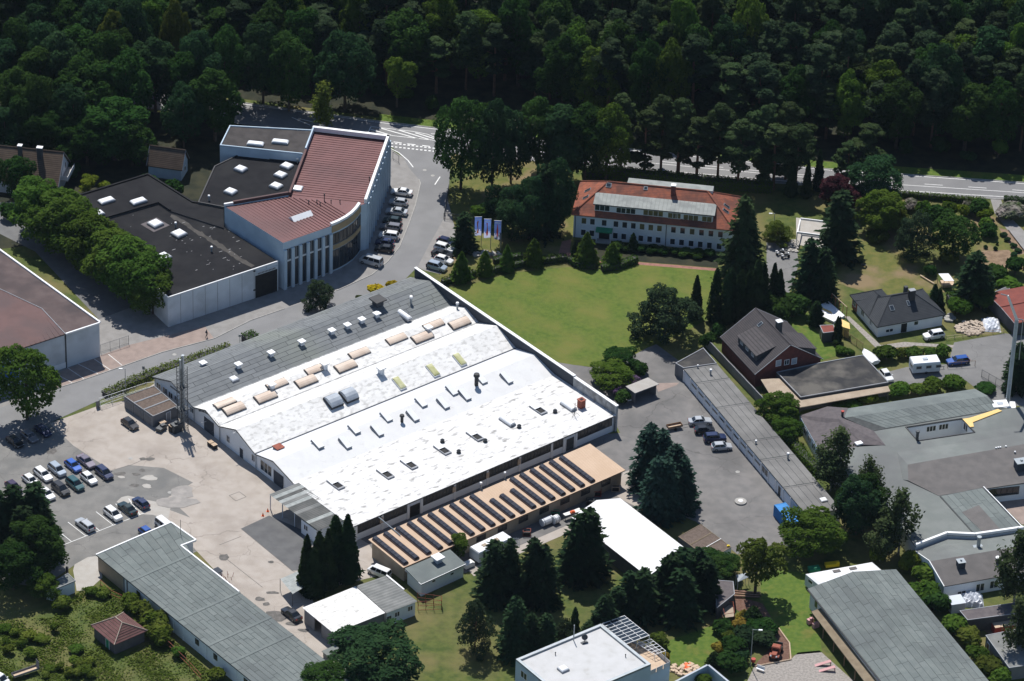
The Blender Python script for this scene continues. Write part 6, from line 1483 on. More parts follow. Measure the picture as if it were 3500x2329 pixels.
def tree(kind,loc,h,w_,label=None,group=None,leaf=None,name=None,pi=None,cat='tree'):
    ps = PROTO[kind];cm,tm,ph,pw = ps[random.randrange(len(ps)) if pi is None else pi]
    o = thing(name or {'broad': 'broadleaf_tree','dense': 'broadleaf_tree','loose': 'broadleaf_tree','pine': 'pine_tree','roundpine': 'pine_tree','spruce': 'spruce_tree','bluespruce': 'blue_spruce_tree','cypress': 'cypress_tree','cone': 'conical_tree','birch': 'birch_tree','bush': 'shrub'}[kind],
              label or 'tree',cat,(loc.x,loc.y,0),group,random.uniform(0,6.28))
    o.scale = (w_ / pw,w_ / pw * random.uniform(.93,1.07),h / ph)
    for me,nm in ((tm,'stem' if kind == 'bush' else 'trunk'),(cm,'crown')):
        c = bpy.data.objects.new(nm,me);COL.objects.link(c);c.parent = o
        if leaf and nm == 'crown': c.material_slots[0].link = 'OBJECT';c.material_slots[0].material = MT[leaf]
    return o

def T(kind,t,x,y,h,w_,label,**k):
    if kind in ('spruce','bluespruce'): w_ *= 1.18
    return tree(kind,P(t,x,y,h * .97),h,w_,label,**k)
ORD = ['leftmost'] + [w_ + ' from the left' for w_ in 'second third fourth fifth sixth seventh eighth ninth tenth eleventh twelfth thirteenth fourteenth fifteenth sixteenth seventeenth eighteenth nineteenth twentieth twenty-first twenty-second twenty-third twenty-fourth twenty-fifth twenty-sixth twenty-seventh twenty-eighth'.split()]
def row(kind,tops,what,group,**k):
    """trees of one group, each label counted from the left"""
    ts = sorted(tops,key=lambda q: spx(*q[:3])[0])
    for i,(t,x,y,h,w_,*r) in enumerate(ts):
        lab = (ORD[i] if i < len(ts) - 1 or len(ts) < 3 else 'rightmost') + ' ' + what
        kw = dict(k)
        if r: kw['leaf'] = r[0]
        T(kind,t,x,y,h,w_,lab,group=group,**kw)

# ---- the wood beyond the main road
far_w = XP(*FAR)
def far_y(x):
    for a,b_ in zip(far_w,far_w[1:]):
        if a.x <= x <= b_.x: return lerp(a,b_,(x - a.x) / (b_.x - a.x)).y
    return far_w[-1].y
def project(p):
    q = p - CAM;return CX + FPX * q.dot(RIGHT) / q.dot(FW),CY - FPX * q.dot(UP) / q.dot(FW)
random.seed(5)
nf = 0
for k in range(10):
    x = -150.0
    while x < 160:
        xx = x + random.uniform(-2.2,2.2);yy = far_y(xx) + (17.0 if -75 < xx < 5 else 12.5 if xx > 0 else 9.0) + k * 6.3 + random.uniform(-2,2);x += 6.3 + (k > 2) * .5
        h = random.choice((random.uniform(14,18),random.uniform(17,20),random.uniform(19,23.5))) - (4 if k == 0 and xx < 5 else 1.5 if k == 0 else 0);tx,ty = project(Vector((xx,yy,h)));bx,by = project(Vector((xx,yy,5)))
        if tx < -120 or tx > 3620 or by < -20: continue
        left = tx < 1150 + 250 * math.sin(k)
        u_ = random.random()
        if left: kind,leaf = ('broad',random.choice(['leaf_forest','leaf_forest','leaf_bluegreen','leaf_fresh'])) if u_ < .72 else ('pine','leaf_pine_dark')
        else: kind,leaf = ('pine',random.choice(['leaf_pine','leaf_pine_dark','leaf_pine_dark'])) if u_ < .70 else ('broad',random.choice(['leaf_forest','leaf_fresh','leaf_bluegreen','leaf_forest']))
        lb = 'tall broadleaf tree in the dense wood beyond the main road' if kind == 'broad' else 'tall dark pine in the dense wood beyond the main road'
        tree(kind,Vector((xx,yy,0)),h,random.uniform(8.0,11.5) if kind == 'broad' else random.uniform(7.6,10.5),lb,'trees of the wood beyond the main road',leaf);nf += 1
for i in range(34):   # young growth along the wood's edge
    xx = -70 + i * 6.2 + random.uniform(-2,2);yy = far_y(xx) + random.uniform(8,12)
    if random.random() < .3: continue
    tree('bush',Vector((xx,yy,0)),random.uniform(2,4.5),random.uniform(3,5),'dark shrub at the foot of the wood beyond the main road','shrubs at the edge of the wood',random.choice(['leaf_forest','leaf_fresh','leaf_bluegreen']),cat='shrub')
T('broad','B',740,320,17,12,'broad spreading tree at the wood edge above the white-capped building corner',leaf='leaf_bluegreen',pi=2)
T('loose','B',1140,462,12,6.5,'slender bright green tree at the wood edge across from the junction',leaf='leaf_fresh',pi=0)
T('broad','D',1730,560,14,6,'light green tree in a gap of the wood near the right edge',leaf='leaf_fresh')
for t,x,y,h,w_,lf,lb in [('A',1010,60,20,8,'leaf_bluegreen','pale blue-green tree in the wood near the top left'),('A',870,110,19,7,'leaf_olive','yellow-green tree beside the pale blue-green one in the wood'),('A',1330,60,19,6,'leaf_olive','slim yellowish tree rising in the wood near the top')]: T('broad',t,x,y,h,w_,lb,leaf=lf)

# ---- big trees on the near side of the road, upper left
ul = [('A',100,215,18,9),('A',300,235,18,10),('A',620,235,18,11),('A',960,265,17,9),('A',1180,345,17,11),('A',690,490,18,14),('A',960,470,17,11),('A',60,350,17,10),('A',300,420,17,10),('A',870,795,14,12),('A',1500,330,18,10),('A',1640,560,17,10.5),('A',1430,450,17,9),('B',110,245,18,10),('B',310,335,17,9.5),('A',1720,280,17,9),('A',560,720,15,9),('A',120,560,16,9),('A',300,640,16,8),('A',1400,700,14,8),('A',200,780,13,10),('A',420,880,11,9),('A',30,860,11,9),('A',660,930,11,10),('A',1010,960,10,9),('A',450,300,19,10),('A',800,330,18,10)]
row('broad',[(*u_,['leaf_forest','leaf_bluegreen','leaf_forest'][i % 3]) for i,u_ in enumerate(ul)],'dark broadleaf tree of the clump above the black-roofed halls','broadleaf clump at the upper left')
T('birch','B',590,645,12,6.5,'pale yellow-green birch between the red-roofed building and the road',leaf='leaf_olive',pi=0)
for i,(x,y) in enumerate([(600,880),(1250,1180),(60,1560),(540,1250),(1130,1340),(1330,1380)]): T('bush','A',x,y,3.5,4.5,'shadowy shrub between the tiled houses and the black-roofed halls',group='shrubs behind the halls',leaf='leaf_forest',cat='shrub')
T('loose','E',670,345,4.5,4.5,'bright yellow-green shrub behind the black roof edge',leaf='leaf_lime',name='shrub',cat='shrub');T('bush','E',800,385,2.6,3.5,'low bright shrub beside the yellow-green one behind the black roof',leaf='leaf_lime',cat='shrub')
T('dense','E',120,215,10,7,'dense dark tree in front of the two-chimney house',leaf='leaf_forest');T('cypress','E',1180,165,5,2.5,'dark narrow conifer before the small tiled house')
row('dense',[('E',280,440,11,11),('E',400,500,11,11),('E',540,570,12,11.5),('E',690,690,11.5,11.5),('E',820,800,11.5,11),('E',950,880,12,11),('E',1060,970,11.5,10.5),('E',1165,1090,9.5,8.5)],'bright green lime tree in the row beside the black-roofed hall','lime tree row',leaf='leaf_linden')
T('dense','L',190,270,14.5,11.5,'big weeping tree shading three cars by the street',leaf='leaf_fresh',pi=1)
# ---- screen between road and office house
row('broad',[('B',1640,830,20,11,'leaf_forest'),('B',1880,850,20,8.5,'leaf_bluegreen'),('C',330,800,18,10,'leaf_forest'),('C',520,860,18,10,'leaf_bluegreen'),('C',690,850,18,11,'leaf_forest'),('C',850,880,17,10,'leaf_fresh'),('C',120,880,17,8,'leaf_bluegreen')],'tall broadleaf tree in the roadside screen left of the office house','roadside broadleaf screen')
row('pine',[('C',970,760,18,8),('C',1150,880,15,8),('C',1280,760,18,8.5),('C',1420,800,17,7.5),('C',1400,930,14,7.5),('C',1550,930,15,9),('C',1720,830,18,9),('C',1870,950,16,9.5),('D',60,830,18,9.5),('D',230,820,18,9),('D',130,990,15,9.5),('D',300,1000,15,8.5)],'pine with bare trunk in the screen behind the office house','roadside pines')
T('pine','D',840,985,13,9,'broad pine standing before the main road right of the office',leaf='leaf_pine',pi=3);T('pine','D',680,1110,10,6,'shorter pine left of the broad one before the main road',leaf='leaf_pine',pi=3)
row('cypress',[('D',460,1155,10,2.6),('D',370,1240,9,2.4),('D',250,1260,8,2.6)],'dark cypress by the road behind the pergola','roadside cypresses')
row('spruce',[('C',385,1275,12,4.2),('G',420,740,9,5.0)],'dark spruce between flags and office house','spruces near the flags')
for i,(t,x,y,h,w_,kind) in enumerate([('G',1050,385,17,6,'spruce'),('G',800,560,10,6,'broad'),('G',640,560,8,5,'broad'),('G',1120,390,16,8,'broad'),('G',1110,580,11,5.5,'broad'),('G',790,700,8,7,'dense'),('G',930,500,14,8,'broad')]):
    T(kind,t,x,y,h,w_,['single dark spruce','loose tree right of the flags','small tree above the flags','tall tree nearest the villa','lower tree nearest the villa','low round tree right of the flags','slim tall tree'][i] + ' on the dry grass between street and office',group='garden trees left of the office',leaf='leaf_bluegreen' if kind != 'spruce' else None)
T('dense','G',560,690,4,4.5,'sunlit bush directly behind the flags',leaf='leaf_fresh',name='shrub',cat='shrub')
row('cone',[('G',400,1045,6.6,4.4),('G',580,1035,5.6,3.4),('G',750,990,6.0,3.4),('G',955,945,6.2,4.2),('G',1362,895,7.2,5.2),('G',1560,970,5.2,4.0)],'clipped conical tree in the line above the big lawn','clipped trees above the lawn')
for x,y,w_ in ((1715,895,2.2),(1265,960,1.6)): T('cone','G',x,y,4.2,w_,'dark pointed conifer against the office wall',group='conifers at the office wall',leaf='leaf_thuja')
for i in range(9): p = P('I',470 + i * 88,660 + i * 8,.5);tree('bush',p,random.uniform(1.2,2.2),random.uniform(2.5,4),'dark shrub in the shaded bed along the office wall','shrubs along the office wall','leaf_forest',cat='shrub')
T('spruce','I',1450,278,20,8.8,'tallest grey-green fir right of the office house',leaf='leaf_pine',pi=1,name='fir_tree');T('spruce','I',1490,420,15,7,'blue-green spruce in front of the tallest pine',leaf='leaf_spruce')
row('cypress',[('I',1085,890,10,3.0),('I',1238,840,12.5,3.4),('I',1325,850,12.5,3.0),('I',1355,840,12,3.0),('I',1425,850,12.5,3.2),('I',1490,850,12,3.2),('I',1555,770,13.5,3.6),('I',1600,800,12,3.2),('I',1680,795,10,3.0),('I',1722,840,8.5,3.0)],'dark cypress in the row at the right end of the lawn','cypress row beside the lawn')
T('roundpine','I',850,1028,10,12.5,'broad round dark pine on the lawn edge above the service yard',pi=0)
for t,x,y,h,w_ in [('I',1800,1020,4,6),('I',1700,1060,4.5,7),('I',1880,1040,4.5,5),('I',1250,1250,3,3.5),('I',1180,1330,3.2,4)]: T('bush',t,x,y,h,w_,'dark green bush between the cypresses and the brick house',group='bushes above the brick house',leaf='leaf_forest',cat='shrub')
# ---- gardens on the right
row('spruce',[('J',625,130,16,8.5),('J',390,490,13,7.5),('J',500,560,12,6)],'big dark spruce beside the white pergola frame','spruces at the pergola')
T('roundpine','J',1215,330,9.5,8,'bushy dark pine on the dry garden lawn',pi=1);T('dense','J',1490,330,9.5,8.5,'round green garden tree right of the bushy pine',leaf='leaf_forest',pi=0);T('spruce','J',1665,590,12,8.5,'dark spruce behind the bungalow garden table')
T('dense','J',950,165,8.5,9,'wide yellowish green tree left of the bushy pine',leaf='leaf_fresh',pi=2);T('dense','J',1060,280,5,5,'olive green bush beside the wide yellowish tree',leaf='leaf_olive',name='shrub',cat='shrub')
T('broad','D',620,1360,9,8,'dark purple-leaved tree before the main road',leaf='leaf_purple');T('broad','D',900,1250,11,10,'bluish green tree at the road below the broad pine',leaf='leaf_bluegreen');T('dense','D',600,1440,6,6,'green tree below the purple-leaved one',leaf='leaf_forest')
T('roundpine','J',130,385,4,6,'orange-green spreading shrub beside the drive lamp',leaf='leaf_olive',name='shrub',cat='shrub')
for t,x,y,h,w_,lf in [('J',1160,185,2.4,4,'blossom_pink'),('J',1940,225,3.2,7,'blossom_pink'),('J',1600,200,2.2,3.5,'blossom_pink'),('O',375,300,2.0,3,'blossom_violet'),('O',250,385,2.0,3,'blossom_violet')]: T('bush',t,x,y,h,w_,'flowering rhododendron with ' + ('pale pink blossom by the road hedge' if t == 'J' else 'violet blossom by the open shelter'),group='rhododendrons by the road' if t == 'J' else 'rhododendrons by the shelter',leaf=lf,cat='shrub',name='rhododendron')
row('bush',[('J',1260,205,3.5,4,'leaf_fresh'),('J',1360,235,4,5,'leaf_forest'),('J',1440,200,3.6,4,'leaf_fresh'),('J',1540,225,3,3.5,'leaf_lime'),('J',1690,190,3.5,5,'leaf_forest'),('J',1730,255,2.6,4,'leaf_lime'),('J',1735,330,2.4,3.5,'leaf_fresh'),('J',1755,375,3,4,'leaf_forest'),('J',1960,640,4,5.5,'leaf_forest'),('J',1800,690,3.5,6,'leaf_forest'),('J',1900,790,3.5,6,'leaf_fresh'),('J',1700,880,4.6,6.5,'leaf_forest'),('J',1510,945,3.6,6,'leaf_fresh'),('J',1300,680,2.6,3,'leaf_forest'),('J',1450,590,3,4,'leaf_olive'),('J',900,420,2.5,5,'leaf_olive')],'garden shrub in the beds between road and bungalow','garden shrubs on the right',cat='shrub')
for i,(x,y) in enumerate([(1862,440),(1897,480),(1932,520),(1972,560),(1945,590),(1810,505),(1725,535),(1800,545)]): T('bush','J',x,y,.8,1.7 if i < 5 else 1.0,'small round clipped plant in the soil strip by the garden drive',group='clipped plants by the garden drive',leaf='leaf_bluegreen',cat='shrub')
row('bush',[('J',965,1320,2.8,5.4),('J',1170,1320,2.2,4.4),('J',1300,1325,1.9,3.4),('J',1405,1300,2.6,3.8)],'clipped round bush behind the caravan','round bushes behind the caravan',leaf='leaf_hedge',cat='shrub')
T('bush','J',1085,1325,2.2,2.6,'brownish grass-like shrub between the round bushes',leaf='leaf_olive',cat='shrub')
row('cypress',[('J',435,970,5.5,3.2),('J',595,1085,6,1.6),('J',612,1090,5.8,1.5)],'garden cypress by the red-roofed shed','garden cypresses')
row('cypress',[('J',1340,840,6.0,3.0),('J',1375,870,5.2,2.6)],'columnar evergreen at the bungalow corner','bungalow evergreens')
for x,y,h,w_ in [(1990,1290,8,5)]: T('spruce','J',x,y,h,w_,'dark conifer at the right edge beside the lift mast')
for i,(x,y,w_,lf) in enumerate([(620,1310,2.6,'leaf_fresh'),(680,1330,2.2,'leaf_hedge'),(590,1260,1.8,'leaf_forest')]): T('bush','J',x,y,1.6,w_,'low shrub along the bright lawn of the brick house',group='low shrubs by the bright lawn',leaf=lf,cat='shrub')
# ---- service yard and factory
row('bluespruce',[('O',505,680,14.5,7.5),('O',595,720,14,7),('O',700,840,13.5,7.5),('O',560,930,14,7),('O',640,945,13.5,6.5),('O',760,930,12,6.5)],'blue spruce of the clump on the service yard','blue spruce clump')
T('dense','O',270,115,4,6,'round bush at the lawn end above the shelter',leaf='leaf_forest',name='shrub',cat='shrub');T('dense','O',210,235,4,7.5,'wide glossy rhododendron mound left of the shelter',leaf='leaf_fresh',name='rhododendron',cat='shrub');T('bush','O',400,195,3,4.5,'bush between the shelter and the round pine',leaf='leaf_forest',cat='shrub');T('bush','O',300,420,2.6,4,'dark bush against the shelter side wall',leaf='leaf_forest',cat='shrub')
T('dense','W',800,300,8.0,10.0,'broad round green tree beside the blue container',leaf='leaf_fresh',pi=0);T('dense','W',905,340,7,7.5,'right half of the tree pair beside the blue container',leaf='leaf_fresh',pi=1)
T('broad','W',1160,45,12,8,'dark broadleaf tree behind the garage row end',leaf='leaf_bluegreen');T('birch','W',1480,125,14,8,'drooping birch standing against the factory roofs',pi=0);T('birch','Q',600,610,13,7.5,'drooping birch at the violet-grey factory wing',pi=1);T('birch','Q',840,820,12,6,'smaller birch between garage row and factory',pi=2);T('broad','Q',800,1010,11,9,'dense dark green tree below the smaller birch',leaf='leaf_forest',pi=0);T('birch','W',1330,330,9,6,'low birch growth left of the drooping birch',pi=1);T('birch','Q',560,780,9,6,'bushy birch growth beside the hedge of the factory',pi=2)
T('dense','Q',150,360,6,7.5,'round bush above the top of the garage lane hedge',leaf='leaf_fresh',name='shrub',cat='shrub');T('dense','Q',210,540,4.5,5,'lower bush in the garage lane hedge',leaf='leaf_fresh',name='shrub',cat='shrub')
for t,x,y,h,w_ in [('Q',1080,255,2.6,5),('Q',1200,260,2.4,4),('Q',1330,215,2.8,5),('Q',1480,190,2.8,5),('Q',830,320,2.6,4.6),('Q',700,385,1.6,4),('Q',620,400,1.4,3.5)]: T('bush',t,x,y,h,w_,'sunlit shrub in the hedge behind the factory roof',group='hedge shrubs behind the factory',leaf='leaf_fresh' if x != 830 else 'leaf_lime',cat='shrub')
T('bush','Q',1720,265,1.6,5,'dark low shrub beside the lift mast',leaf='leaf_forest',cat='shrub');T('spruce','Q',1990,20,9,5,'dark conifer cut by the right edge below the cottage')
T('loose','W',415,480,12,8.5,'yellow-green tree before the brown gravel garages',leaf='leaf_olive',pi=0)
row('bush',[('W',1640,650,4,6,'leaf_fresh'),('W',1620,780,4.5,7,'leaf_fresh'),('W',1700,850,4,6,'leaf_forest'),('W',1850,1040,4,6,'leaf_fresh'),('W',1950,1110,3.5,5.5,'leaf_olive'),('W',2000,1250,3,5,'leaf_fresh'),('W',2100,1330,3.5,6,'leaf_olive'),('W',2200,1420,3,5,'leaf_fresh'),('W',1540,560,4,5,'leaf_lime'),('W',1280,530,3,4,'leaf_lime')],'leafy shrub in the strip between barn and workshop','shrubs behind the barn',cat='shrub')
T('birch','W',2340,430,17,8,'tall hanging birch cut by the right edge below the workshop',pi=1);T('birch','W',2330,900,13,7,'second hanging birch below it at the right edge',pi=0)
# ---- lower middle conifers
T('dense','S',1190,1240,8.5,13,'large dark round tree below the white-roofed shed',leaf='leaf_bluegreen',pi=0);T('dense','S',780,1490,5,8,'low tree at the bottom edge beside the long roof',leaf='leaf_forest',pi=1);T('loose','S',1830,460,5,4.5,'small bright tree between the annex and the camper',leaf='leaf_fresh',pi=1)
row('cypress',[('S',672,465,12.5,4.0),('S',765,440,12.5,4.0),('S',835,420,12.8,3.6),('S',890,315,14,4.2),('S',985,312,14.5,4.6),('S',720,560,10.5,4.0)],'tall narrow cypress of the clump in the yard','cypress clump in the yard')
cons = [('U',210,500,13,6.5),('U',325,490,13,6),('U',510,480,14,7),('U',592,530,13,6),('U',850,305,14,7),('U',930,258,15,7.5),('U',370,925,13,6.5),('U',490,1050,9,4.5),('U',607,1060,9,4),('U',1240,730,10,6),('U',1352,718,11,6),('U',1060,915,10,6),('U',1525,620,12,6),('U',1568,600,12,6),('U',1655,560,12,7),('U',1770,560,11,7),('U',1150,860,8,5),('U',1640,720,11,7),('U',1830,640,10,6),('U',1000,1000,7,4),('U',930,1120,5,4)]
row('spruce',cons,'dark spruce of the belt between tent hall and flat house','conifer belt at the bottom')
T('cypress','U',822,1010,6.5,2.0,'single slim cypress behind the flat house');T('roundpine','U',60,1010,10,6.5,'open dark pine left in the conifer belt',pi=1);T('roundpine','U',740,1130,4.5,5,'low pine shrub behind the flat house rim',pi=0);T('bush','U',1460,1200,3,4,'yellowish bush beside the glass pergola',leaf='leaf_olive',cat='shrub');T('bush','U',1490,1350,2.2,3,'orange-green bush below the small pergola',leaf='leaf_amber',cat='shrub');T('bush','U',1810,1530,2.0,3.5,'potted shrub inside the garden wall corner',leaf='leaf_fresh',cat='shrub')
for t,x,y,h,w_,lf in [('U',1950,640,4,6,'leaf_forest'),('W',40,560,3.5,5,'leaf_forest'),('W',150,600,4,6,'leaf_forest')]: T('dense',t,x,y,h,w_,'dark bush below the gravel-roofed garages',group='bushes below the garages',leaf=lf,name='shrub',cat='shrub')
for t,x,y,h,w_,lf,kd in [('W',310,980,2.4,3.4,'leaf_amber','cone'),('W',285,1050,2.2,3.2,'leaf_amber','bush'),('W',190,1140,2.6,3.4,'leaf_olive','bush'),('W',120,1220,2.2,3.2,'leaf_amber','bush'),('W',380,960,4,4,'leaf_thuja','cone'),('W',440,1050,3,6,'leaf_forest','bush'),('W',330,1120,3,6,'leaf_spruce','bush'),('W',230,1200,3.4,6,'leaf_forest','bush'),('W',420,1140,2.6,6,'leaf_spruce','bush'),('W',200,1300,3.5,6,'leaf_forest','bush'),('W',280,1280,2.4,5,'leaf_bluegreen','bush'),('W',470,1190,1.8,4.5,'leaf_spruce','bush'),('W',160,1060,2.6,4,'leaf_forest','bush'),('W',90,1290,3.2,3,'leaf_thuja','cone')]:
    T(kd,t,x,y,h,w_,('golden' if lf == 'leaf_amber' else 'dark green') + ' garden shrub in the rockery left of the old tractor',group='rockery shrubs',leaf=lf,cat='shrub',name='shrub')
# ---- lower left
row('spruce',[('R',100,80,14,7),('R',262,62,14.5,7.5),('R',320,190,12,6),('R',-10,130,13,7),('R',180,240,12,7)],'dense spruce at the left edge of the car park','spruces by the car park')
T('dense','R',255,385,10.5,10,'dark round tree below the spruces by the car park',leaf='leaf_forest',pi=2);T('dense','R',90,560,9,9,'broad shadowy tree at the left edge of the weedy plot',leaf='leaf_forest',pi=1);T('dense','R',340,785,4.5,5,'lighter green bush against the flat-roofed white shed',leaf='leaf_fresh',name='shrub',cat='shrub')
for t,x,y,h,w_ in [('R',480,930,2.4,4),('R',700,855,1.6,3),('R',1010,905,3,4.5),('R',1090,960,4,5),('R',1190,1060,4,6),('R',1230,1140,3.5,5),('R',790,860,1.8,3),('R',1360,1310,2,3),('R',1640,1480,2.5,4),*[('R',x_ + random.uniform(-25,25),y_ + random.uniform(-20,20),random.uniform(.9,1.9),random.uniform(1.8,3.4)) for x_,y_ in ((120,1180),(60,1240),(160,1250),(230,1200),(20,1150),(620,1390),(660,1430),(560,1370),(460,1430),(520,1480),(390,1440),(420,1110),(250,1330),(560,1300),(700,1470),(330,1220),(600,1480),(340,1500),(690,1380),(90,1310))]]:
    T('bush',t,x,y,h,w_,'wild green shrub growing in the weedy plot round the hut',group='wild shrubs round the hut',leaf=random.choice(['leaf_fresh','weed','weed']),cat='shrub')
T('roundpine','F',880,1285,5.5,6.2,'dark round conifer bush standing alone on the street corner',pi=0,name='conifer_bush',cat='shrub');T('bush','F',1295,1290,2.2,4.2,'bright golden-yellow shrub by the end of the grey roof bay',leaf='leaf_gold',cat='shrub');T('bush','F',1440,1262,1.8,3.0,'smaller golden-yellow shrub at the firewall corner',leaf='leaf_gold',cat='shrub');T('bush','F',1190,1370,1.5,2.6,'thin grey-green shrub left of the golden ones',leaf='leaf_birch',cat='shrub')
T('dense','F',1395,405,1.2,1.5,'tiny reddish shrub beside the building corner railing',leaf='leaf_purple',name='shrub',cat='shrub')

# ---- hedges: leafy walls along a line
def hedge(pts,w_,h,label,leaf='leaf_hedge',rough=.12,group=None):
    global rng;rng = np.random.default_rng(int(abs(pts[0].x) * 17) % 9999);C,N_ = [],[];core = MB()
    for a,b_ in zip(pts,pts[1:]):
        d = b_ - a;d.z = 0;L = d.length;d.normalize();n = Vector((-d.y,d.x,0));core.obox(V3(a,0) - n * w_ * .38,d * L,n * w_ * .76,(0,0,h * .88))
        for area,f in ((L * w_,'top'),(L * h,'l'),(L * h,'r')):
            k = int(area * 26);u = rng.uniform(0,L,k);v = rng.uniform(-.5,.5,k);z = rng.uniform(0,h,k);j = rng.normal(0,rough,k)
            if f == 'top': p = np.stack([a.x + d.x * u + n.x * v * w_,a.y + d.y * u + n.y * v * w_,h + j],1);nn = np.tile([0,0,1],(k,1))
            else: s = 1 if f == 'l' else -1;o = s * w_ / 2 + j;p = np.stack([a.x + d.x * u + n.x * o,a.y + d.y * u + n.y * o,z],1);nn = np.tile([n.x * s,n.y * s,.3],(k,1))
            C.append(p);N_.append(nn)
    org = V3(lerp(pts[0],pts[-1],.5),0);o = thing('hedge',label,'hedge',tuple(org),group)
    core.build('dark_core','trim_dark',o)  # hidden solid dark core added to block sight through the leaves
    me = leaf_mesh('foliage',np.concatenate(C) - np.array(org),np.concatenate(N_),np.full(sum(map(len,C)),.27),leaf);f = bpy.data.objects.new('foliage',me);COL.objects.link(f);f.parent = o
for pts,w_,h,lb in [([('G',250,1290),('G',330,1260),('G',500,1215)],1.2,1.3,'clipped hedge piece nearest the firewall above the lawn'),([('G',630,1200),('G',720,1172)],1.2,1.3,'short clipped hedge between the second and third conical tree'),([('G',790,1160),('G',900,1135)],1.2,1.3,'short clipped hedge between the third and fourth conical tree'),
                      ([('G',1000,1125),('G',1205,1100)],1.3,1.4,'straight clipped hedge left of the office path'),([('G',1225,1110),('G',1290,1150),('G',1420,1165)],1.3,1.3,'curved clipped hedge below the large conical tree'),([('G',1470,1180),('G',1600,1160),('G',1735,1110)],1.5,1.4,'curved clipped hedge ending right of the small round tree'),([('G',640,1120),('G',860,1085)],1.2,1.2,'inner hedge line behind the conical trees'),
                      ([('Q',215,700),('Q',330,840),('Q',450,960)],1.8,1.7,'yellow-green hedge between garage row and factory windows')]: hedge([P(*p) for p in pts],w_,h,lb,'leaf_fresh' if 'yellow' in lb else 'leaf_hedge')
hedge(XP((1990,600),(2200,615),(2420,640),(2640,655)),2.4,2.2,'long hedge along the main road behind the office house')
hedge(XP((3060,672),(3250,688),(3365,698)),1.0,1.3,'low hedge strip along the main road on the right','leaf_fresh');hedge(XP((3430,694),(3600,702)),1.4,1.4,'hedge right of the garden drive at the main road','leaf_forest')
hedge([P('L',x,y) for x,y in ((800,575),(900,535),(1000,480),(1100,445),(1200,395),(1400,335),(1600,265),(1760,210))],2.0,1.0,'rough green strip between side street and hall','weed',.3)
hedge([P('L',x,y) for x,y in ((1870,160),(1960,125))],2.4,1.4,'dense low bush piece at the hall roof edge beside the street','leaf_hedge',.2)
hedge([P('J',x,y) for x,y in ((1430,1000),(1580,985))],3.0,2.4,'thick hedge block behind the bungalow car','leaf_hedge',.2)
# weeds and tall grass, uncountable
def weeds(name,poly,dens,size,leaf,hmax,label):
    xs = [p.x for p in poly];ys = [p.y for p in poly];area = (max(xs) - min(xs)) * (max(ys) - min(ys));k = int(area * dens);pts = []
    for _ in range(k):
        p = Vector((random.uniform(min(xs),max(xs)),random.uniform(min(ys),max(ys)),0))
        if inside(p,poly) and math.sin(p.x * .7 + 1.3 * math.sin(p.y * .5)) + random.uniform(-.9,.9) > -.3: pts.append((p.x,p.y,abs(random.gauss(0,hmax * .4))))
    C = np.array(pts);me = leaf_mesh(name,C,np.tile([-.1,.35,1.0],(len(C),1)),np.full(len(C),size),leaf,1.6,.22);o = bpy.data.objects.new(name,me);COL.objects.link(o);stuff(o);tag(o,label,'weeds')
weeds('weeds',[P('R',x,y) for x,y in ((0,1100),(400,1080),(640,850),(780,830),(1000,920),(1250,1180),(1500,1400),(1700,1568),(1760,1700),(-60,1700))],30,.26,'weed',.35,'tall weeds and wild grass round the brown hut')
weeds('verge_grass',XP((1290,392),(1500,412),(1500,436),(1296,410)) ,8,.3,'weed',.4,'long grass on the verge across the junction')
# ================================================================== VEHICLES
def loft(b,secs,m=0,cap=True):
    n = len(secs[0]);o = len(b.v)
    for s in secs: b.v += [Vector(p) for p in s]
    for i in range(len(secs) - 1):
        for j in range(n):
            b.f.append((o + i * n + j,o + i * n + (j + 1) % n,o + (i + 1) * n + (j + 1) % n,o + (i + 1) * n + j));b.m.append(m)
    if cap:
        b.f.append(tuple(o + j for j in reversed(range(n))));b.m.append(m)
        b.f.append(tuple(o + (len(secs) - 1) * n + j for j in range(n)));b.m.append(m)

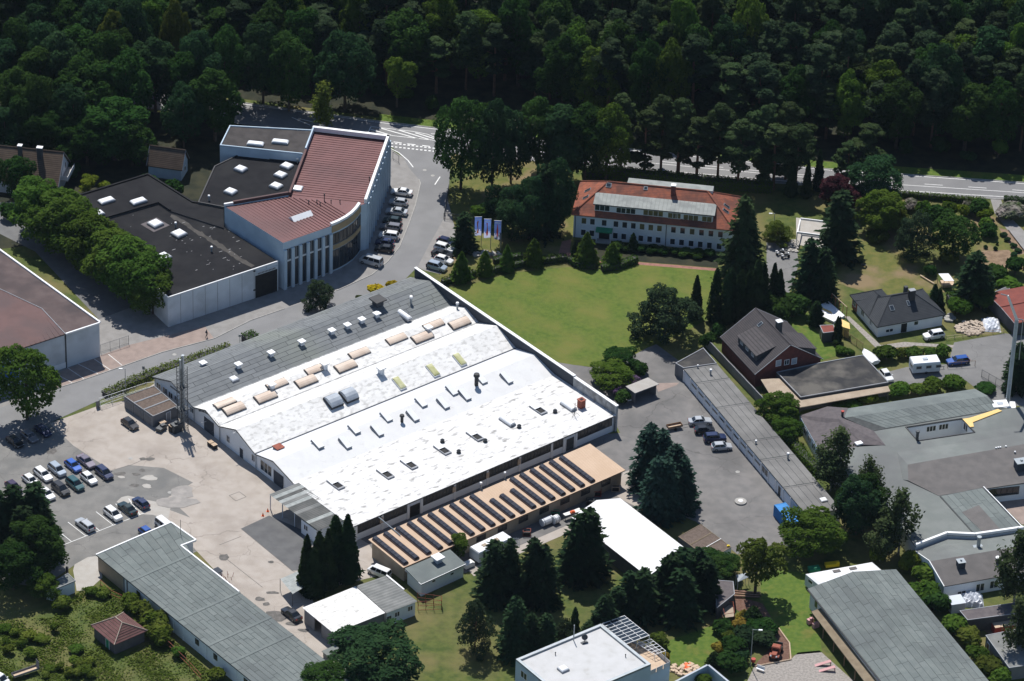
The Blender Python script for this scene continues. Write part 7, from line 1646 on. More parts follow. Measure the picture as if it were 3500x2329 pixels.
def car_protos(kind):
    """meshes in car space: +x is the front, z=0 the ground"""
    Lc,Wc,H,belt,hood0,hood1,ws,wt,rt,rw,deck = {
        # length width height belt  hood-front-z hood-back-z  windscreen foot, top, roof end, rear glass foot, deck z
        'hatch': (4.0,1.72,1.46,.92,.72,.93,.95,.25,-1.35,-1.85,.95),'sedan': (4.6,1.78,1.43,.92,.70,.93,.95,.25,-.95,-1.62,.98),
        'wagon': (4.6,1.8,1.48,.93,.72,.94,1.05,.35,-1.85,-2.2,.97),'mpv': (4.3,1.8,1.66,1.0,.80,1.03,1.25,.45,-1.65,-2.05,1.02),
        'suv': (4.4,1.84,1.68,1.05,.92,1.07,1.0,.4,-1.7,-2.1,1.08),'van': (4.9,1.9,1.95,1.12,.95,1.15,1.85,1.2,-2.25,-2.4,1.2)}[kind]
    x0,x1 = -Lc / 2,Lc / 2;hw = Wc / 2
    top = lambda x: hood0 + (hood1 - hood0) * min(1,(x1 - x) / (x1 - ws)) if x > ws else belt + .02 if x > rw else deck + (belt + .02 - deck) * (x - x0) / max(.01,rw - x0)
    secs = []
    for x in [x0,x0 + .12,x0 + .45,rw,(rw + ws) / 2,ws,x1 - .75,x1 - .35,x1 - .1,x1]:
        e = min(1,(x - x0) / .35 + .72,(x1 - x) / .5 + .68);k = hw * e;zt = top(x) - (.1 if x in (x0,x1) else 0);zb = .3 if x in (x0,x1) else .2
        secs.append([(x,-k * .9,zb),(x,-k,zb + .15),(x,-k,.62),(x,-k * .965,zt - .07),(x,-k * .86,zt),(x,k * .86,zt),(x,k * .965,zt - .07),(x,k,.62),(x,k,zb + .15),(x,k * .9,zb)])
    b = MB();loft(b,secs)
    # cabin shell
    cb,ct = hw * .90,hw * .72;zb = belt
    base = [(ws,cb),(rw,cb),(rw,-cb),(ws,-cb)];roof = [(wt,ct),(rt,ct),(rt,-ct),(wt,-ct)]
    vs_ = [(x,y,zb) for x,y in base] + [(x,y,H - .05) for x,y in roof] + [(x - .07 * (1 if x > 0 else -1.5),y * .88,H) for x,y in roof]
    b.add(vs_,[(i,(i + 1) % 4,4 + (i + 1) % 4,4 + i) for i in range(4)] + [(4 + i,4 + (i + 1) % 4,8 + (i + 1) % 4,8 + i) for i in range(4)] + [(8,9,10,11)])
    parts = {'body': (b.mesh('body','car_paint'),None)}
    def panel(i,j,in_lo,in_hi,m0,m1):
        """glass on cabin face between corners i,j, inset"""
        A,B = Vector(vs_[i]),Vector(vs_[j]);C,D = Vector(vs_[4 + j]),Vector(vs_[4 + i]);nrm = (B - A).cross(D - A).normalized();cc = Vector(((ws + rw) / 2,0,zb));nrm = nrm if nrm.dot(A - cc) > 0 else -nrm
        q = lambda u,v: lerp(lerp(A,B,u),lerp(D,C,u),v) + nrm * .015
        return [q(m0,in_lo),q(m1,in_lo),q(m1,in_hi),q(m0,in_hi)]
    for nm,i,j,m0,m1 in (('windscreen',3,0,.05,.95),('rear_window',1,2,.07,.93),('side_window',0,1,.04,.96),('side_window',2,3,.04,.96)):
        b = MB()
        segs = [(m0,m1)] if nm != 'side_window' else [(m0,.47),(.51,m1)] if i == 0 else [(m0,.49),(.53,m1)]
        if kind == 'van' and nm == 'side_window': segs = [(.03,.3),(.34,.62),(.65,.96)] if i == 0 else [(.04,.35),(.38,.66),(.7,.97)]
        for u0,u1 in segs: b.add(panel(i,j,.1,.93,u0,u1),[(0,1,2,3)])
        parts[nm + ('' if nm not in parts else '_')] = (b.mesh(nm,'car_glass'),None)
    wx = (x1 - .85,x0 + .8);r = .32 if kind not in ('suv','van') else .35
    b = MB();b.tube((0,-.11,0),(0,.11,0),r,n=14);b.tube((0,-.125,0),(0,.125,0),r * .62,n=10,m=1);wheel = b.mesh('wheel',['black_rubber','rim'])
    for i,(x,s) in enumerate([(wx[0],1),(wx[0],-1),(wx[1],1),(wx[1],-1)]): parts['wheel%d' % i] = (wheel,(x,s * (hw - .09),r))
    b = MB();b.obox((-.12,-.18,-.09),(.2,0,0),(0,.36,0),(0,0,.16));lamp = b.mesh('headlight','car_lamp');b = MB();b.obox((-.06,-.14,-.16),(.12,0,0),(0,.28,0),(0,0,.3));tail = b.mesh('tail_light','tail_lamp')
    for i,s in enumerate((1,-1)):
        parts['headlight%d' % i] = (lamp,(x1 - .12,s * hw * .62,hood0 - .1));parts['tail_light%d' % i] = (tail,(x0 + .05,s * hw * .66,.78))
        b = MB();b.obox((ws - .35,s * (hw + .02),belt - .02),(.16,0,0),(0,s * .2,0),(0,0,.15));parts['mirror%d' % i] = (b.mesh('mirror','car_paint'),None)
    return parts
CARS = {k: car_protos(k) for k in ('hatch','sedan','wagon','mpv','suv','van')}
PAINT = dict(white=(.75,.75,.74),silver=(.42,.44,.46),grey=(.17,.17,.19),black=(.012,.013,.016),blue=(.02,.10,.42),navy=(.012,.022,.075),teal=(.012,.075,.085),lav=(.15,.13,.17),purple=(.03,.018,.06),green=(.012,.028,.028),ice=(.32,.38,.45),cream=(.7,.66,.58),brightblue=(.015,.075,.30))
CARNAME = dict(hatch='hatchback',sedan='sedan',wagon='estate',mpv='minivan',suv='offroader',van='van')
def car(kind,paint,t,x,y,dx,dy,label,group=None,k=1.0):
    """x,y: middle of the body in the photo; dx,dy: pixel direction of its nose"""
    p = P(t,x,y,.7);q = P(t,x + dx,y + dy,.7);o = thing('parked_' + CARNAME[kind] if kind != 'van' else 'van',label,'van' if kind == 'van' else 'car',(p.x,p.y,.012),group,math.atan2(q.y - p.y,q.x - p.x));o.scale = (k,k,k)
    for nm,(me,loc) in CARS[kind].items():
        c = bpy.data.objects.new(nm.rstrip('0123_'),me);COL.objects.link(c);c.parent = o
        if loc: c.location = loc
        c.color = (*PAINT[paint],1)
    return o
LOT = 'cars in the beige-edged car park'
D1 = (120,97)
for kind,pt,x,y,lb in [('sedan','lav',660,1065,'grey-mauve sedan at the top right end of the upper car park row'),('hatch','blue',560,1098,'bright blue hatchback in the upper car park row'),('mpv','ice',437,1130,'silver-blue minivan between the bright blue and the large white car'),('wagon','white',330,1165,'large white estate with dark sunroof in the upper car park row'),('hatch','white',235,1212,'small white hatchback with sunroof left of the large white estate'),
                          ('mpv','navy',797,1155,'dark blue minivan at the right end of the lower nose-to-nose row'),('hatch','white',680,1195,'white hatchback between the dark blue minivan and the teal car'),('mpv','teal',575,1240,'teal green minivan in the lower nose-to-nose row'),('mpv','black',465,1278,'black minivan left of the teal one'),('hatch','white',357,1315,'white hatchback beside the spruce branches at the row end'),('hatch','purple',105,1262,'dark purple hatchback half behind the spruces')]:
    car(kind,pt,'L',x,y,*D1,lb,LOT)
for kind,pt,x,y,s,lb in [('hatch','navy',1078,1383,-1,'dark blue hatchback farthest right in the marked bays'),('sedan','green',975,1425,-1,'black-green sedan beside the dark blue hatchback in the marked bays'),('mpv','white',865,1470,1,'white minivan in the marked bays'),('wagon','silver',650,1550,-1,'silver estate standing alone in the marked bays')]:
    car(kind,pt,'L',x,y,s * 118,s * 92,lb,LOT)
for kind,pt,x,y,lb in [('hatch','black',115,915,'dark car farthest left in the shade of the weeping tree'),('hatch','grey',225,875,'middle dark car in the shade of the weeping tree'),('hatch','navy',330,830,'dark blue car at the right rim of the tree shade')]: car(kind,pt,'L',x,y,115,85,lb,'cars in the tree shade')
car('hatch','black','L',995,778,112,80,'black glossy car parked beside the grey garage boxes')
car('hatch','brightblue','R',1130,430,110,85,'blue car mostly hidden behind the long roof edge');car('van','white','R',1268,385,110,85,'white vehicle roof peeping over the long felt roof')
STREET = 'cars along the white curved building'
for kind,pt,x,y,lb in [('sedan','white',1373,655,'white sedan at the top of the row by the blue-grey fins'),('hatch','silver',1362,690,'silver hatchback second from the top by the blue-grey fins'),('sedan','silver',1356,722,'silver sedan third from the top by the blue-grey fins'),('hatch','green',1341,753,'dark green hatchback in the middle of the row by the fins'),('wagon','grey',1336,775,'dark grey estate above the white minivan by the fins'),('mpv','white',1330,805,'white minivan in the row by the fins'),('hatch','navy',1315,828,'dark blue car below the white minivan'),('hatch','black',1313,849,'black car at the bottom of the row by the fins')]:
    car(kind,pt,'X',x,y,-150,-20,lb,STREET)
car('van','silver','F',1275,1103,-150,-42,'silver-white van with bright roof before the curved glazed corner')
for kind,pt,x,y,lb in [('hatch','navy',1526,825,'dark blue car at the top of the small row by the flags'),('suv','white',1519,848,'white offroader second in the small row by the flags'),('sedan','black',1512,868,'black car squeezed between two white ones by the flags'),('hatch','white',1517,887,'white hatchback second from the bottom by the flags'),('mpv','ice',1493,910,'silver-blue minivan nearest the hall in the row by the flags')]:
    car(kind,pt,'X',x,y,150,42,lb,'cars near the flags')
for kind,pt,x,y,lb in [('sedan','silver',880,645,'silver sedan at the top of the four cars before the garages'),('hatch','black',915,712,'black hatchback second of the four cars before the garages'),('suv','navy',993,775,'dark blue car with roof glass third before the garages'),('hatch','silver',1045,840,'pale silver hatchback last of the four cars before the garages')]:
    car(kind,pt,'O',x,y,200,-14,lb,'cars before the garage row')
car('van','white','S',1225,730,-150,-62,'white van with open rear doors beside the cypress clump',k=.93)
car('sedan','black','S',552,1048,-125,-98,'black car beside the white-roofed shed')
car('suv','white','J',1325,1222,-165,28,'white offroader on the bungalow drive');car('wagon','brightblue','J',1510,1415,-178,22,'shiny blue estate behind the caravan');car('hatch','white','Q',962,185,50,60,'white car half hidden behind the black carport')
car('van','white','R',-25,1550,120,60,'white van cut off by the lower left corner')
car('hatch','white','A',1330,790,-150,-20,'white car glimpsed between tree crowns on the main road')

def wheels(par,pts,r=.32,w_=.2):
    for p,ax in pts: q = MB();q.tube(p - ax * w_ / 2,p + ax * w_ / 2,r,n=12);q.build('wheel','black_rubber',par)
def boxed(name,label,cat,corners,z0,z1,m,roofm,roofname='roof',inset=.12):
    o = building(name,label,corners,cat=cat);b = MB();b.prism(corners,z0,z1 - .25,top=False);b.build('body',m,o)
    g = grow(corners,-inset);b = MB()
    for i in range(4): b.add([V3(corners[i],z1 - .25),V3(corners[(i + 1) % 4],z1 - .25),V3(g[(i + 1) % 4],z1),V3(g[i],z1)],[(0,1,2,3)])
    b.add([V3(p,z1) for p in g],[(0,1,2,3)]);b.build(roofname,roofm,o);return o
c4 = rect3(P('J',1170,1445,2.6),P('J',1380,1428,2.6),P('J',1335,1370,2.6));cv = boxed('caravan','white caravan with rooftop hatch parked on the drive','caravan',c4,.45,2.6,'white_wall','dome_white')
for k in (1.2,3.2,5.2): window(cv,c4[0],c4[1],k,1.65,1.1,.65,frame='trim_grey')
window(cv,c4[0],c4[3],1.1,1.65,1.4,.7,frame='trim_grey',toward=Vector((-1,-.2,0)))
d = (c4[1] - c4[0]).normalized();n = (c4[3] - c4[0]).normalized();m_ = lerp(lerp(c4[0],c4[1],.5),lerp(c4[3],c4[2],.5),.5);q = MB();q.box((m_.x,m_.y,2.68),(1.0,.8,.16),ang(c4[0],c4[1]));q.build('roof_hatch','dome_grey',cv)
wheels(cv,[(V3(lerp(c4[0],c4[1],.5) + n * .1,.32),n),(V3(lerp(c4[3],c4[2],.5) - n * .1,.32),n)])
q = MB();e = lerp(c4[1],c4[2],.5);q.tube(V3(e,.5),V3(e + d * 1.3,.5),.06);q.tube(V3(e + d * 1.2,.0),V3(e + d * 1.2,.5),.05);q.build('drawbar','steel_dark',cv)
c4 = rect3(P('U',85,588,2.7),P('U',340,468,2.7),P('U',265,418,2.7));cm = boxed('camper_trailer','old cream camper trailer between the conifers and the apricot shed','trailer',c4,.5,2.7,'grey_white_wall','cream_roof' if 'cream_roof' in MT else 'dome_white')
for t in (.3,.65): m_ = lerp(lerp(c4[0],c4[1],t),lerp(c4[3],c4[2],t),.5);q = MB();q.box((m_.x,m_.y,2.74),(1.0,.8,.1),ang(c4[0],c4[1]));q.build('roof_hatch','tan_roof',cm)
for k in (1.4,3.6): window(cm,c4[0],c4[1],k,1.8,1.1,.7,frame='trim_grey')
n = (c4[3] - c4[0]).normalized();wheels(cm,[(V3(lerp(c4[0],c4[1],.45) + n * .1,.34),n),(V3(lerp(c4[3],c4[2],.45) - n * .1,.34),n)],.34)

def open_trailer(name,label,a,b_,c,z=.55,hw=.4,m='wood'):
    q4 = rect3(a,b_,c);o = building(name,label,q4,cat='trailer');q = MB();q.prism(q4,z,z + .06,bottom=True);q.build('bed','pale_wood',o)
    for i in range(4): q = MB();e = q4[(i + 1) % 4] - q4[i];nn = Vector((-e.y,e.x,0)).normalized() * .05;q.obox(V3(q4[i],z + .06),e,nn,(0,0,hw));q.build('side_board',m,o)
    n = (q4[3] - q4[0]).normalized();dd_ = (q4[1] - q4[0]).normalized();wheels(o,[(V3(lerp(q4[0],q4[1],.5) - n * .12,.3),n),(V3(lerp(q4[3],q4[2],.5) + n * .12,.3),n)],.3,.18)
    e = lerp(q4[1],q4[2],.5);q = MB();q.tube(V3(e,.5),V3(e + dd_ * 1.4,.45),.05);q.build('drawbar','steel_dark',o);return o,q4
open_trailer('car_trailer','small open car trailer with wooden boards beside the silver sedan',P('O',638,712,.6),P('O',748,690,.6),P('O',735,665,.6))
o,q4 = open_trailer('flatbed_trailer','grey flatbed trailer with upright front board in the weeds',P('R',110,1545,.7),P('R',300,1480,.7),P('R',270,1455,.7),.7,.35,'grey_wall')
q = MB();q.obox(V3(q4[1],.76),q4[2] - q4[1],(.05,0,0),(0,0,1.6));q.build('front_board','grey_wall',o)
# covered boat on the bungalow side
p0,p1 = P('J',790,1335,1.0),P('J',885,1430,1.0);d = Vector((p1.x - p0.x,p1.y - p0.y,0));L = d.length;d.normalize();n = Vector((-d.y,d.x,0));bt = thing('covered_boat','covered white boat on a trailer beside the black carport','boat',tuple(V3(lerp(p0,p1,.5),0)))
q = MB();secs = []
for t,w_,z in ((0,.25,.9),(.12,.75,.95),(.4,1.1,1.0),(.75,1.1,1.0),(1,.95,1.0)):
    c = V3(p0,0) + d * L * t;secs.append([c - n * w_ * .5 + Vector((0,0,.5)),c - n * w_ + Vector((0,0,z)),c - n * w_ * .4 + Vector((0,0,z + .35)),c + n * w_ * .4 + Vector((0,0,z + .35)),c + n * w_ + Vector((0,0,z)),c + n * w_ * .5 + Vector((0,0,.5))])
loft(q,secs);q.build('hull','dome_white',bt);m_ = V3(lerp(p0,p1,.6),.3);wheels(bt,[(m_ + n * .9,n),(m_ - n * .9,n)],.3);q = MB();q.tube(V3(p0,.45),V3(p1,.45),.06);q.build('frame','steel_dark',bt)
# old red tractor in the rockery
p = P('W',540,1285,.8);tr_ = thing('old_tractor','rusty red vintage truck cab displayed on bark mulch','truck',(p.x,p.y,0),None,math.atan2(-.87,-.25))
def lp(name,m,*boxes,par=tr_):
    b = MB()
    for c,s in boxes: b.box(c,s)
    o = bpy.data.objects.new(name,b.mesh(name,m));COL.objects.link(o);o.parent = par;return o
lp('bonnet','rust_red',((1.0,0,1.0),(1.5,.9,.75)),((1.78,0,.95),(.1,.7,.6)));lp('cab','rust_red',((-.2,0,1.3),(1.2,1.5,1.3)),((-.2,0,2.0),(1.0,1.3,.1)));lp('windscreen','car_glass',((.42,0,1.62),(.06,1.2,.5)));lp('fender','rust_red',((1.15,.72,.85),(1.0,.4,.16)),((1.15,-.72,.85),(1.0,.4,.16)));lp('load_frame','steel_dark',((-1.5,0,.75),(1.6,1.4,.1)),((-2.25,0,1.1),(.08,1.4,.7)))
for x in (1.2,-1.5):
    for y in (.75,-.75): b = MB();b.tube((x,y - .12,.45),(x,y + .12,.45),.45,n=14);o = bpy.data.objects.new('wheel',b.mesh('wheel','black_rubber'));COL.objects.link(o);o.parent = tr_
for y in (.5,-.5): b = MB();b.tube((1.7,y,1.05),(1.9,y,1.05),.16,n=10);o = bpy.data.objects.new('headlight',b.mesh('headlight','car_lamp'));COL.objects.link(o);o.parent = tr_
# motorcycles
def motorbike(t,x,y,rz,label):
    p = P(t,x,y,.5);o = thing('motorcycle',label,'motorcycle',(p.x,p.y,.006),'motorcycles on the drive',rz)
    for nm,m,fn in (('wheel','black_rubber',lambda b: b.tube((.7,-.07,.32),(.7,.07,.32),.32,n=12)),('wheel','black_rubber',lambda b: b.tube((-.7,-.09,.32),(-.7,.09,.32),.32,n=12)),('tank','steel_dark',lambda b: b.box((.15,0,.85),(.6,.35,.3))),('seat','black_rubber',lambda b: b.box((-.45,0,.8),(.75,.3,.16))),('engine','zinc',lambda b: b.box((0,0,.5),(.55,.38,.4))),('fork','zinc',lambda b: b.tube((.7,0,.32),(.42,0,1.05),.06)),('handlebar','zinc',lambda b: b.tube((.4,-.4,1.08),(.4,.4,1.08),.035)),('pannier','trim_white',lambda b: (b.box((-.7,.3,.72),(.5,.2,.35)),b.box((-.7,-.3,.72),(.5,.2,.35)))),('fairing','trim_white',lambda b: b.box((.6,0,1.0),(.2,.45,.35)))):
        b = MB();fn(b);c = bpy.data.objects.new(nm,b.mesh(nm,m));COL.objects.link(c);c.parent = o
motorbike('J',150,590,.4,'left of two silver touring motorcycles on the drive');motorbike('J',190,615,.3,'right of two silver touring motorcycles on the drive')
# ================================================================== MASTS, FLAGS, FENCES, SMALL THINGS
# lattice flue mast before the hall gable
p = P('L',1400,815);ms = thing('lattice_flue_mast','tall grey lattice mast with steel flues at the hall gable','mast',(p.x,p.y,0));w_ = .72
HM = 14.0
cs = [V3(p,0) + HU * sx * w_ + HV * sy * w_ for sx,sy in ((-1,-1),(1,-1),(1,1),(-1,1))]
for c in cs: q = MB();q.tube(c,c + Vector((0,0,HM)),.07,n=5);q.build('leg','steel_dark',ms)
q = MB()
for k in range(int(HM / .9)):
    for i in range(4): a,c = cs[i],cs[(i + 1) % 4];q.tube(a + Vector((0,0,k * .9)),c + Vector((0,0,k * .9 + .9)),.03,n=4);q.tube(a + Vector((0,0,k * .9)),c + Vector((0,0,k * .9)),.03,n=4)
stuff(q.build('bracing','steel_dark',ms))
for sx,sy,r,h in ((.1,-.2,.24,16.2),(.3,.35,.2,15.6),(-.35,.1,.17,15.2)): q = MB();c = V3(p,0) + HU * sx + HV * sy;q.tube(c,c + Vector((0,0,h)),r,n=9);q.tube(c + Vector((0,0,h)),c + Vector((0,0,h + .3)),r * 1.3,n=9);q.build('flue','zinc',ms)
for z in (4.5,9.5): q = MB();q.box((p.x,p.y,z),(2.0,2.0,.1),HA);q.build('platform','steel_dark',ms)
p2 = P('L',1350,840);q = MB();q.box((p2.x,p2.y,.9),(1.9,1.4,1.8),HA);q.tube(V3(p2,1.75),V3(p2,2.2),.35,n=8);tag(q.build('steel_tank','steel_dark'),'dark box tank standing at the foot of the flue mast','tank')
def pallet_crate(t,x,y,sx,sy,h,label,m='pale_wood',rz=HA):
    p = P(t,x,y,h);o = thing('crate',label,'crate',(p.x,p.y,0));q = MB()
    for k in range(4): q.box((p.x + math.cos(rz) * (k - 1.5) * sx / 4,p.y + math.sin(rz) * (k - 1.5) * sx / 4,h - .03),(sx / 4 * .86,sy,.05),rz)
    q.build('top_slats',m,o);q = MB();q.box((p.x,p.y,h / 2 - .04),(sx * .92,sy * .92,h - .1),rz);q.build('box','plastic_dark',o)
pallet_crate('L',1243,765,1.3,1.1,1.2,'crate with pale slatted lid in front of the garage boxes');pallet_crate('L',1318,790,1.2,1.1,1.4,'left crate with pale top beside the steel tank');pallet_crate('L',1352,780,1.0,1.0,1.5,'right crate with pale top beside the steel tank');pallet_crate('L',1612,918,1.0,1.0,.9,'left of two low pallet boxes at the hall wall');pallet_crate('L',1640,938,1.0,1.0,.9,'right of two low pallet boxes at the hall wall')
q = MB();p = P('L',1235,830);q.box((p.x,p.y,.5),(2.2,1.2,.7),HA + .4);q.box((p.x + .3,p.y + .2,1.0),(.9,.8,.4),HA);tag(q.build('machine_parts','steel_dark'),'heap of dark machine parts between crate and steel tank','machine')
# flags
for i,(xt,yt,zt) in enumerate([(540,765,7.0),(612,783,7.0),(690,797,7.0)]):
    b0 = V3(P('G',xt + 14,yt,7.0),0);f = thing('flag',['leftmost','middle','rightmost'][i] + ' blue banner flag with orange figure on its pole','flag',tuple(b0),'flags before the office');q = MB();q.tube(b0,b0 + Vector((0,0,7.1)),.07,.05,n=7);q.build('pole','zinc',f)
    e = Vector((-1,-.12 + .1 * i,0)).normalized();q = MB();q.tube(b0 + Vector((0,0,7.0)),b0 + e * 1.5 + Vector((0,0,7.0)),.05,n=5);q.build('arm','trim_white',f)
    n = Vector((e.y,-e.x,0));nx,nz = 6,12
    if n.y > 0: n = -n
    def fp(u,v): return b0 + e * (.06 + 1.38 * u) + Vector((0,0,6.95 - 4.4 * v)) + n * (.10 * math.sin(u * 5 + v * 3 + i) * (.3 + v))
    q = MB()
    for a in range(nx):
        for c in range(nz): q.add([fp(a / nx,c / nz),fp((a + 1) / nx,c / nz),fp((a + 1) / nx,(c + 1) / nz),fp(a / nx,(c + 1) / nz)],[(0,1,2,3)],1 if c >= 9 - (a % 2) else 0)
    cl = q.build('cloth',['flag_blue','flag_pale'],f)
    q = MB()
    for c in range(9): u0,u1 = .44 + .05 * math.sin(c * .6 + i),.62 + .05 * math.sin(c * .9 + i * 2);v0,v1 = .2 + c * .075,.2 + (c + 1) * .075;q.add([fp(u0,v0) + n * .03,fp(u1,v0) + n * .03,fp(u1,v1) + n * .03,fp(u0,v1) + n * .03],[(0,1,2,3)])
    q.build('orange_figure','flag_orange',cl);q = MB()
    for k in range(7): u = .14 + k * .105;q.add([fp(u,.085) + n * .03,fp(u + .075,.085) + n * .03,fp(u + .075,.135) + n * .03,fp(u,.135) + n * .03],[(0,1,2,3)])
    q.build('lettering','trim_white',cl)
# stone edging before the flags
random.seed(12);q = MB()
for k in range(46): p = P('G',random.uniform(490,700),random.uniform(1035,1072));r = random.uniform(.25,.55);q.box((p.x,p.y,r * .4),(r * 1.4,r,r),random.uniform(0,3))
stuff(tag(q.build('boulders','kerb_stone'),'bed of pale boulders below the flags','stones'))
# lamp posts and signs
def lamp(t,x,y,h,ax,label):
    p = P(t,x,y);o = thing('street_lamp',label,'street lamp',(p.x,p.y,0));q = MB();q.tube(V3(p,0),V3(p,h),.09,.06,n=7);q.build('pole','zinc',o);e = Vector((ax,-.1,0));q = MB();q.tube(V3(p,h - .05),V3(p,h) + e,.05,n=5);q.build('arm','zinc',o);q = MB();q.box(tuple(V3(p,h) + e * 1.2),(.7,.3,.16));q.build('lamp_head','trim_white',o)
lamp('L',962,540,5.4,-.7,'grey street lamp beside the white gate railing');lamp('J',98,425,4.2,-.7,'street lamp on the drive above the motorcycles');lamp('W',352,1390,8.0,1.1,'tall lamp post with white arm in the rockery')
def sign(t,x,y,h,label,m='trim_grey',w_=.5,hh=.7):
    p = P(t,x,y);o = thing('road_sign',label,'sign',(p.x,p.y,0));q = MB();q.tube(V3(p,0),V3(p,h),.05,n=6);q.build('post','zinc',o);q = MB();q.box((p.x,p.y - .06,h - hh / 2),(w_,.04,hh));q.build('plate',m,o)
sign('L',1100,428,2.6,'grey road sign seen from behind at the street edge','grey_wall');sign('L',1836,172,2.2,'second road sign by the hall roof edge','trim_grey',.5,.5);sign('F',1408,1000,2.0,'small sign post before the parked row','trim_grey',.4,.4)
# fences and gates
def fence(pts,h,label,m='zinc',rails=(.15,1.0),step=2.0,bars=.25,name='fence',group=None):
    o = thing(name,label,'fence',tuple(V3(lerp(pts[0],pts[-1],.5),0)),group)
    for a,c in zip(pts,pts[1:]):
        L = (c - a).length;k = max(1,int(round(L / step)))
        for i in range(k + 1): q = MB();p = lerp(a,c,i / k);q.tube(V3(p,0),V3(p,h + .05),.05,n=5);q.build('post',m,o)
        for i in range(k):
            a2,c2 = lerp(a,c,i / k),lerp(a,c,(i + 1) / k);q = MB()
            for r in rails: q.tube(V3(a2,h * r),V3(c2,h * r),.04,n=4)
            for j in range(1,int((c2 - a2).length / bars)): e = lerp(a2,c2,j * bars / (c2 - a2).length);q.tube(V3(e,h * rails[0]),V3(e,h),.016,n=3)
            q.build('railing_panel',m,o)
    return o
fence([P('L',770,662),P('L',950,598)],1.5,'white sliding gate railing at the yard entrance','trim_white',(.35,1.0),2.5,.3)
fence([P('L',760,640),P('L',1125,520),P('L',1180,515)],1.6,'long pale railing along the street above the garage boxes','trim_white',(.3,1.0),2.4,.3)
q = MB();g_ = P('L',750,660);q.box((g_.x,g_.y,.8),(.7,.25,1.6),HA);tag(q.build('gate_pier','grey_wall'),'grey gate pier at the left end of the white railing','pier')
fence([P('L',772,240),P('L',985,170)],1.9,'grey gate with bars beside the brown-roofed warehouse','grey_wall',(.1,1.0),2.2,.22,'gate')
fence([P('G',262,785),P('G',395,798)],1.5,'dark garden fence by the street end of the office garden','steel_dark',(.1,1.0),2.0,.2);fence([P('G',262,785),P('G',300,560)],1.3,'dark garden fence running along the street under the big tree','steel_dark',(.1,1.0),2.0,.2)
fence([P('F',1440,320),P('F',1485,350)],1.6,'short bare railing at the building corner by the junction','steel_dark',(.0,1.0),1.5,3)
fence([P('Q',1690,200),P('Q',1850,290)],1.7,'dark wire gate standing open on the asphalt drive','steel_dark',(.1,1.0),2.2,.25,'gate');fence([P('Q',1430,130),P('Q',1640,115)],1.2,'light post and chain fence beside the blue estate','wood',(1.0,),2.4,9)
fence([P('R',770,850),P('R',850,930),P('R',935,970),P('R',1450,1480),P('R',1540,1580)],1.7,'rusty post fence between weedy plot and long building','rust_red',(.5,1.0),5.0,9)
fence([P('J',640,1240),P('J',780,1340)],1.6,'brown board fence between lawn and bungalow plot','wood',(.1,1.0),1.8,.16)
fence([P('J',1420,1260),P('J',1610,1235),P('J',1860,1205)],.9,'pale timber fence between bungalow and asphalt drive','pale_wood',(.4,1.0),2.0,9)
# white carport frame behind the spruces
F1,F2,F3,F4 = P('J',305,328,3.1),P('J',530,356,3.1),P('J',503,462,3.1),P('J',280,432,3.1);pf = thing('carport_frame','white bare carport frame beside the dark spruces','carport',tuple(V3(cen([F1,F2,F3,F4]),0)))
for a,c in ((F1,F2),(F4,F3),(F1,F4),(F2,F3)): q = MB();e = c - a;nn = Vector((-e.y,e.x,0)).normalized() * .12;big = (a in (F1,F4)) and (c in (F2,F3));q.obox(V3(a,2.75) - nn,e,nn * 2,(0,0,.42 if big else .2));q.build('beam','trim_white',pf)
for a in (F1,F2,F3,F4): q = MB();q.tube(V3(a,0),V3(a,2.8),.1,n=6);q.build('post','trim_white',pf)
sheet('carport_floor',[V3(F1,0) + Vector((-.5,5.5,0)),V3(F2,0) + Vector((0,5.5,0)),V3(F3,0),V3(F4,0)],.014,'concrete_patch')
q = MB();random.seed(3)
for k in range(60): p = P('J',random.uniform(215,290),random.uniform(500,590));q.box((p.x,p.y,.05 + random.uniform(0,.15)),(.5,.3,.2),random.uniform(0,3))
stuff(tag(q.build('paving_stones','concrete_patch'),'heap of pale paving stones beside the motorcycles','stones'))
# building site behind the bungalow
tq = [V3(P('J',x,y,.6),0) for x,y in ((462,985),(520,962),(645,1070),(560,1118),(470,1075))];q = MB();q.prism(tq,-.02,.55);st_ = tag(q.build('terrace_slab','trim_white'),'bright white unfinished terrace slab with timber stacks','terrace')
pl_ = MB();p = P('J',500,1025,.7)
for k in range(5): pl_.box((p.x + k * .05,p.y - k * .16,.62 + .06 * (k % 2)),(2.4,.14,.1),-.7)
tag(pl_.build('timber_stack','yellow_tarp'),'stack of orange planks lying on the white terrace slab','timber')
fr_ = thing('post_row','row of bare timber posts and top beam beside the bungalow wall','post row',tuple(P('J',600,1000)))
fa_,fb3 = P('J',540,985),P('J',655,1090)
for k in range(5): q = MB();c = lerp(fa_,fb3,k / 4);q.tube(V3(c,0),V3(c,2.5),.07,n=5);q.build('post','rust_red',fr_)
q = MB();q.tube(V3(fa_,2.5),V3(fb3,2.5),.08,n=5);q.build('beam','pale_wood',fr_)
yq = [V3(P('J',x,y,2.2),0) for x,y in ((625,1110),(672,1135),(678,1175),(628,1160))];o = building('garden_hut','small orange-yellow hut behind the slim cypresses',yq,cat='hut');walls(o,yq,2.2,'yellow_tarp');roof_slab(o,[V3(p,2.3) for p in grow(yq,.15)],.1,'yellow_tarp');door(o,yq[0],yq[3],.8,0,.7,1.8,'wood')
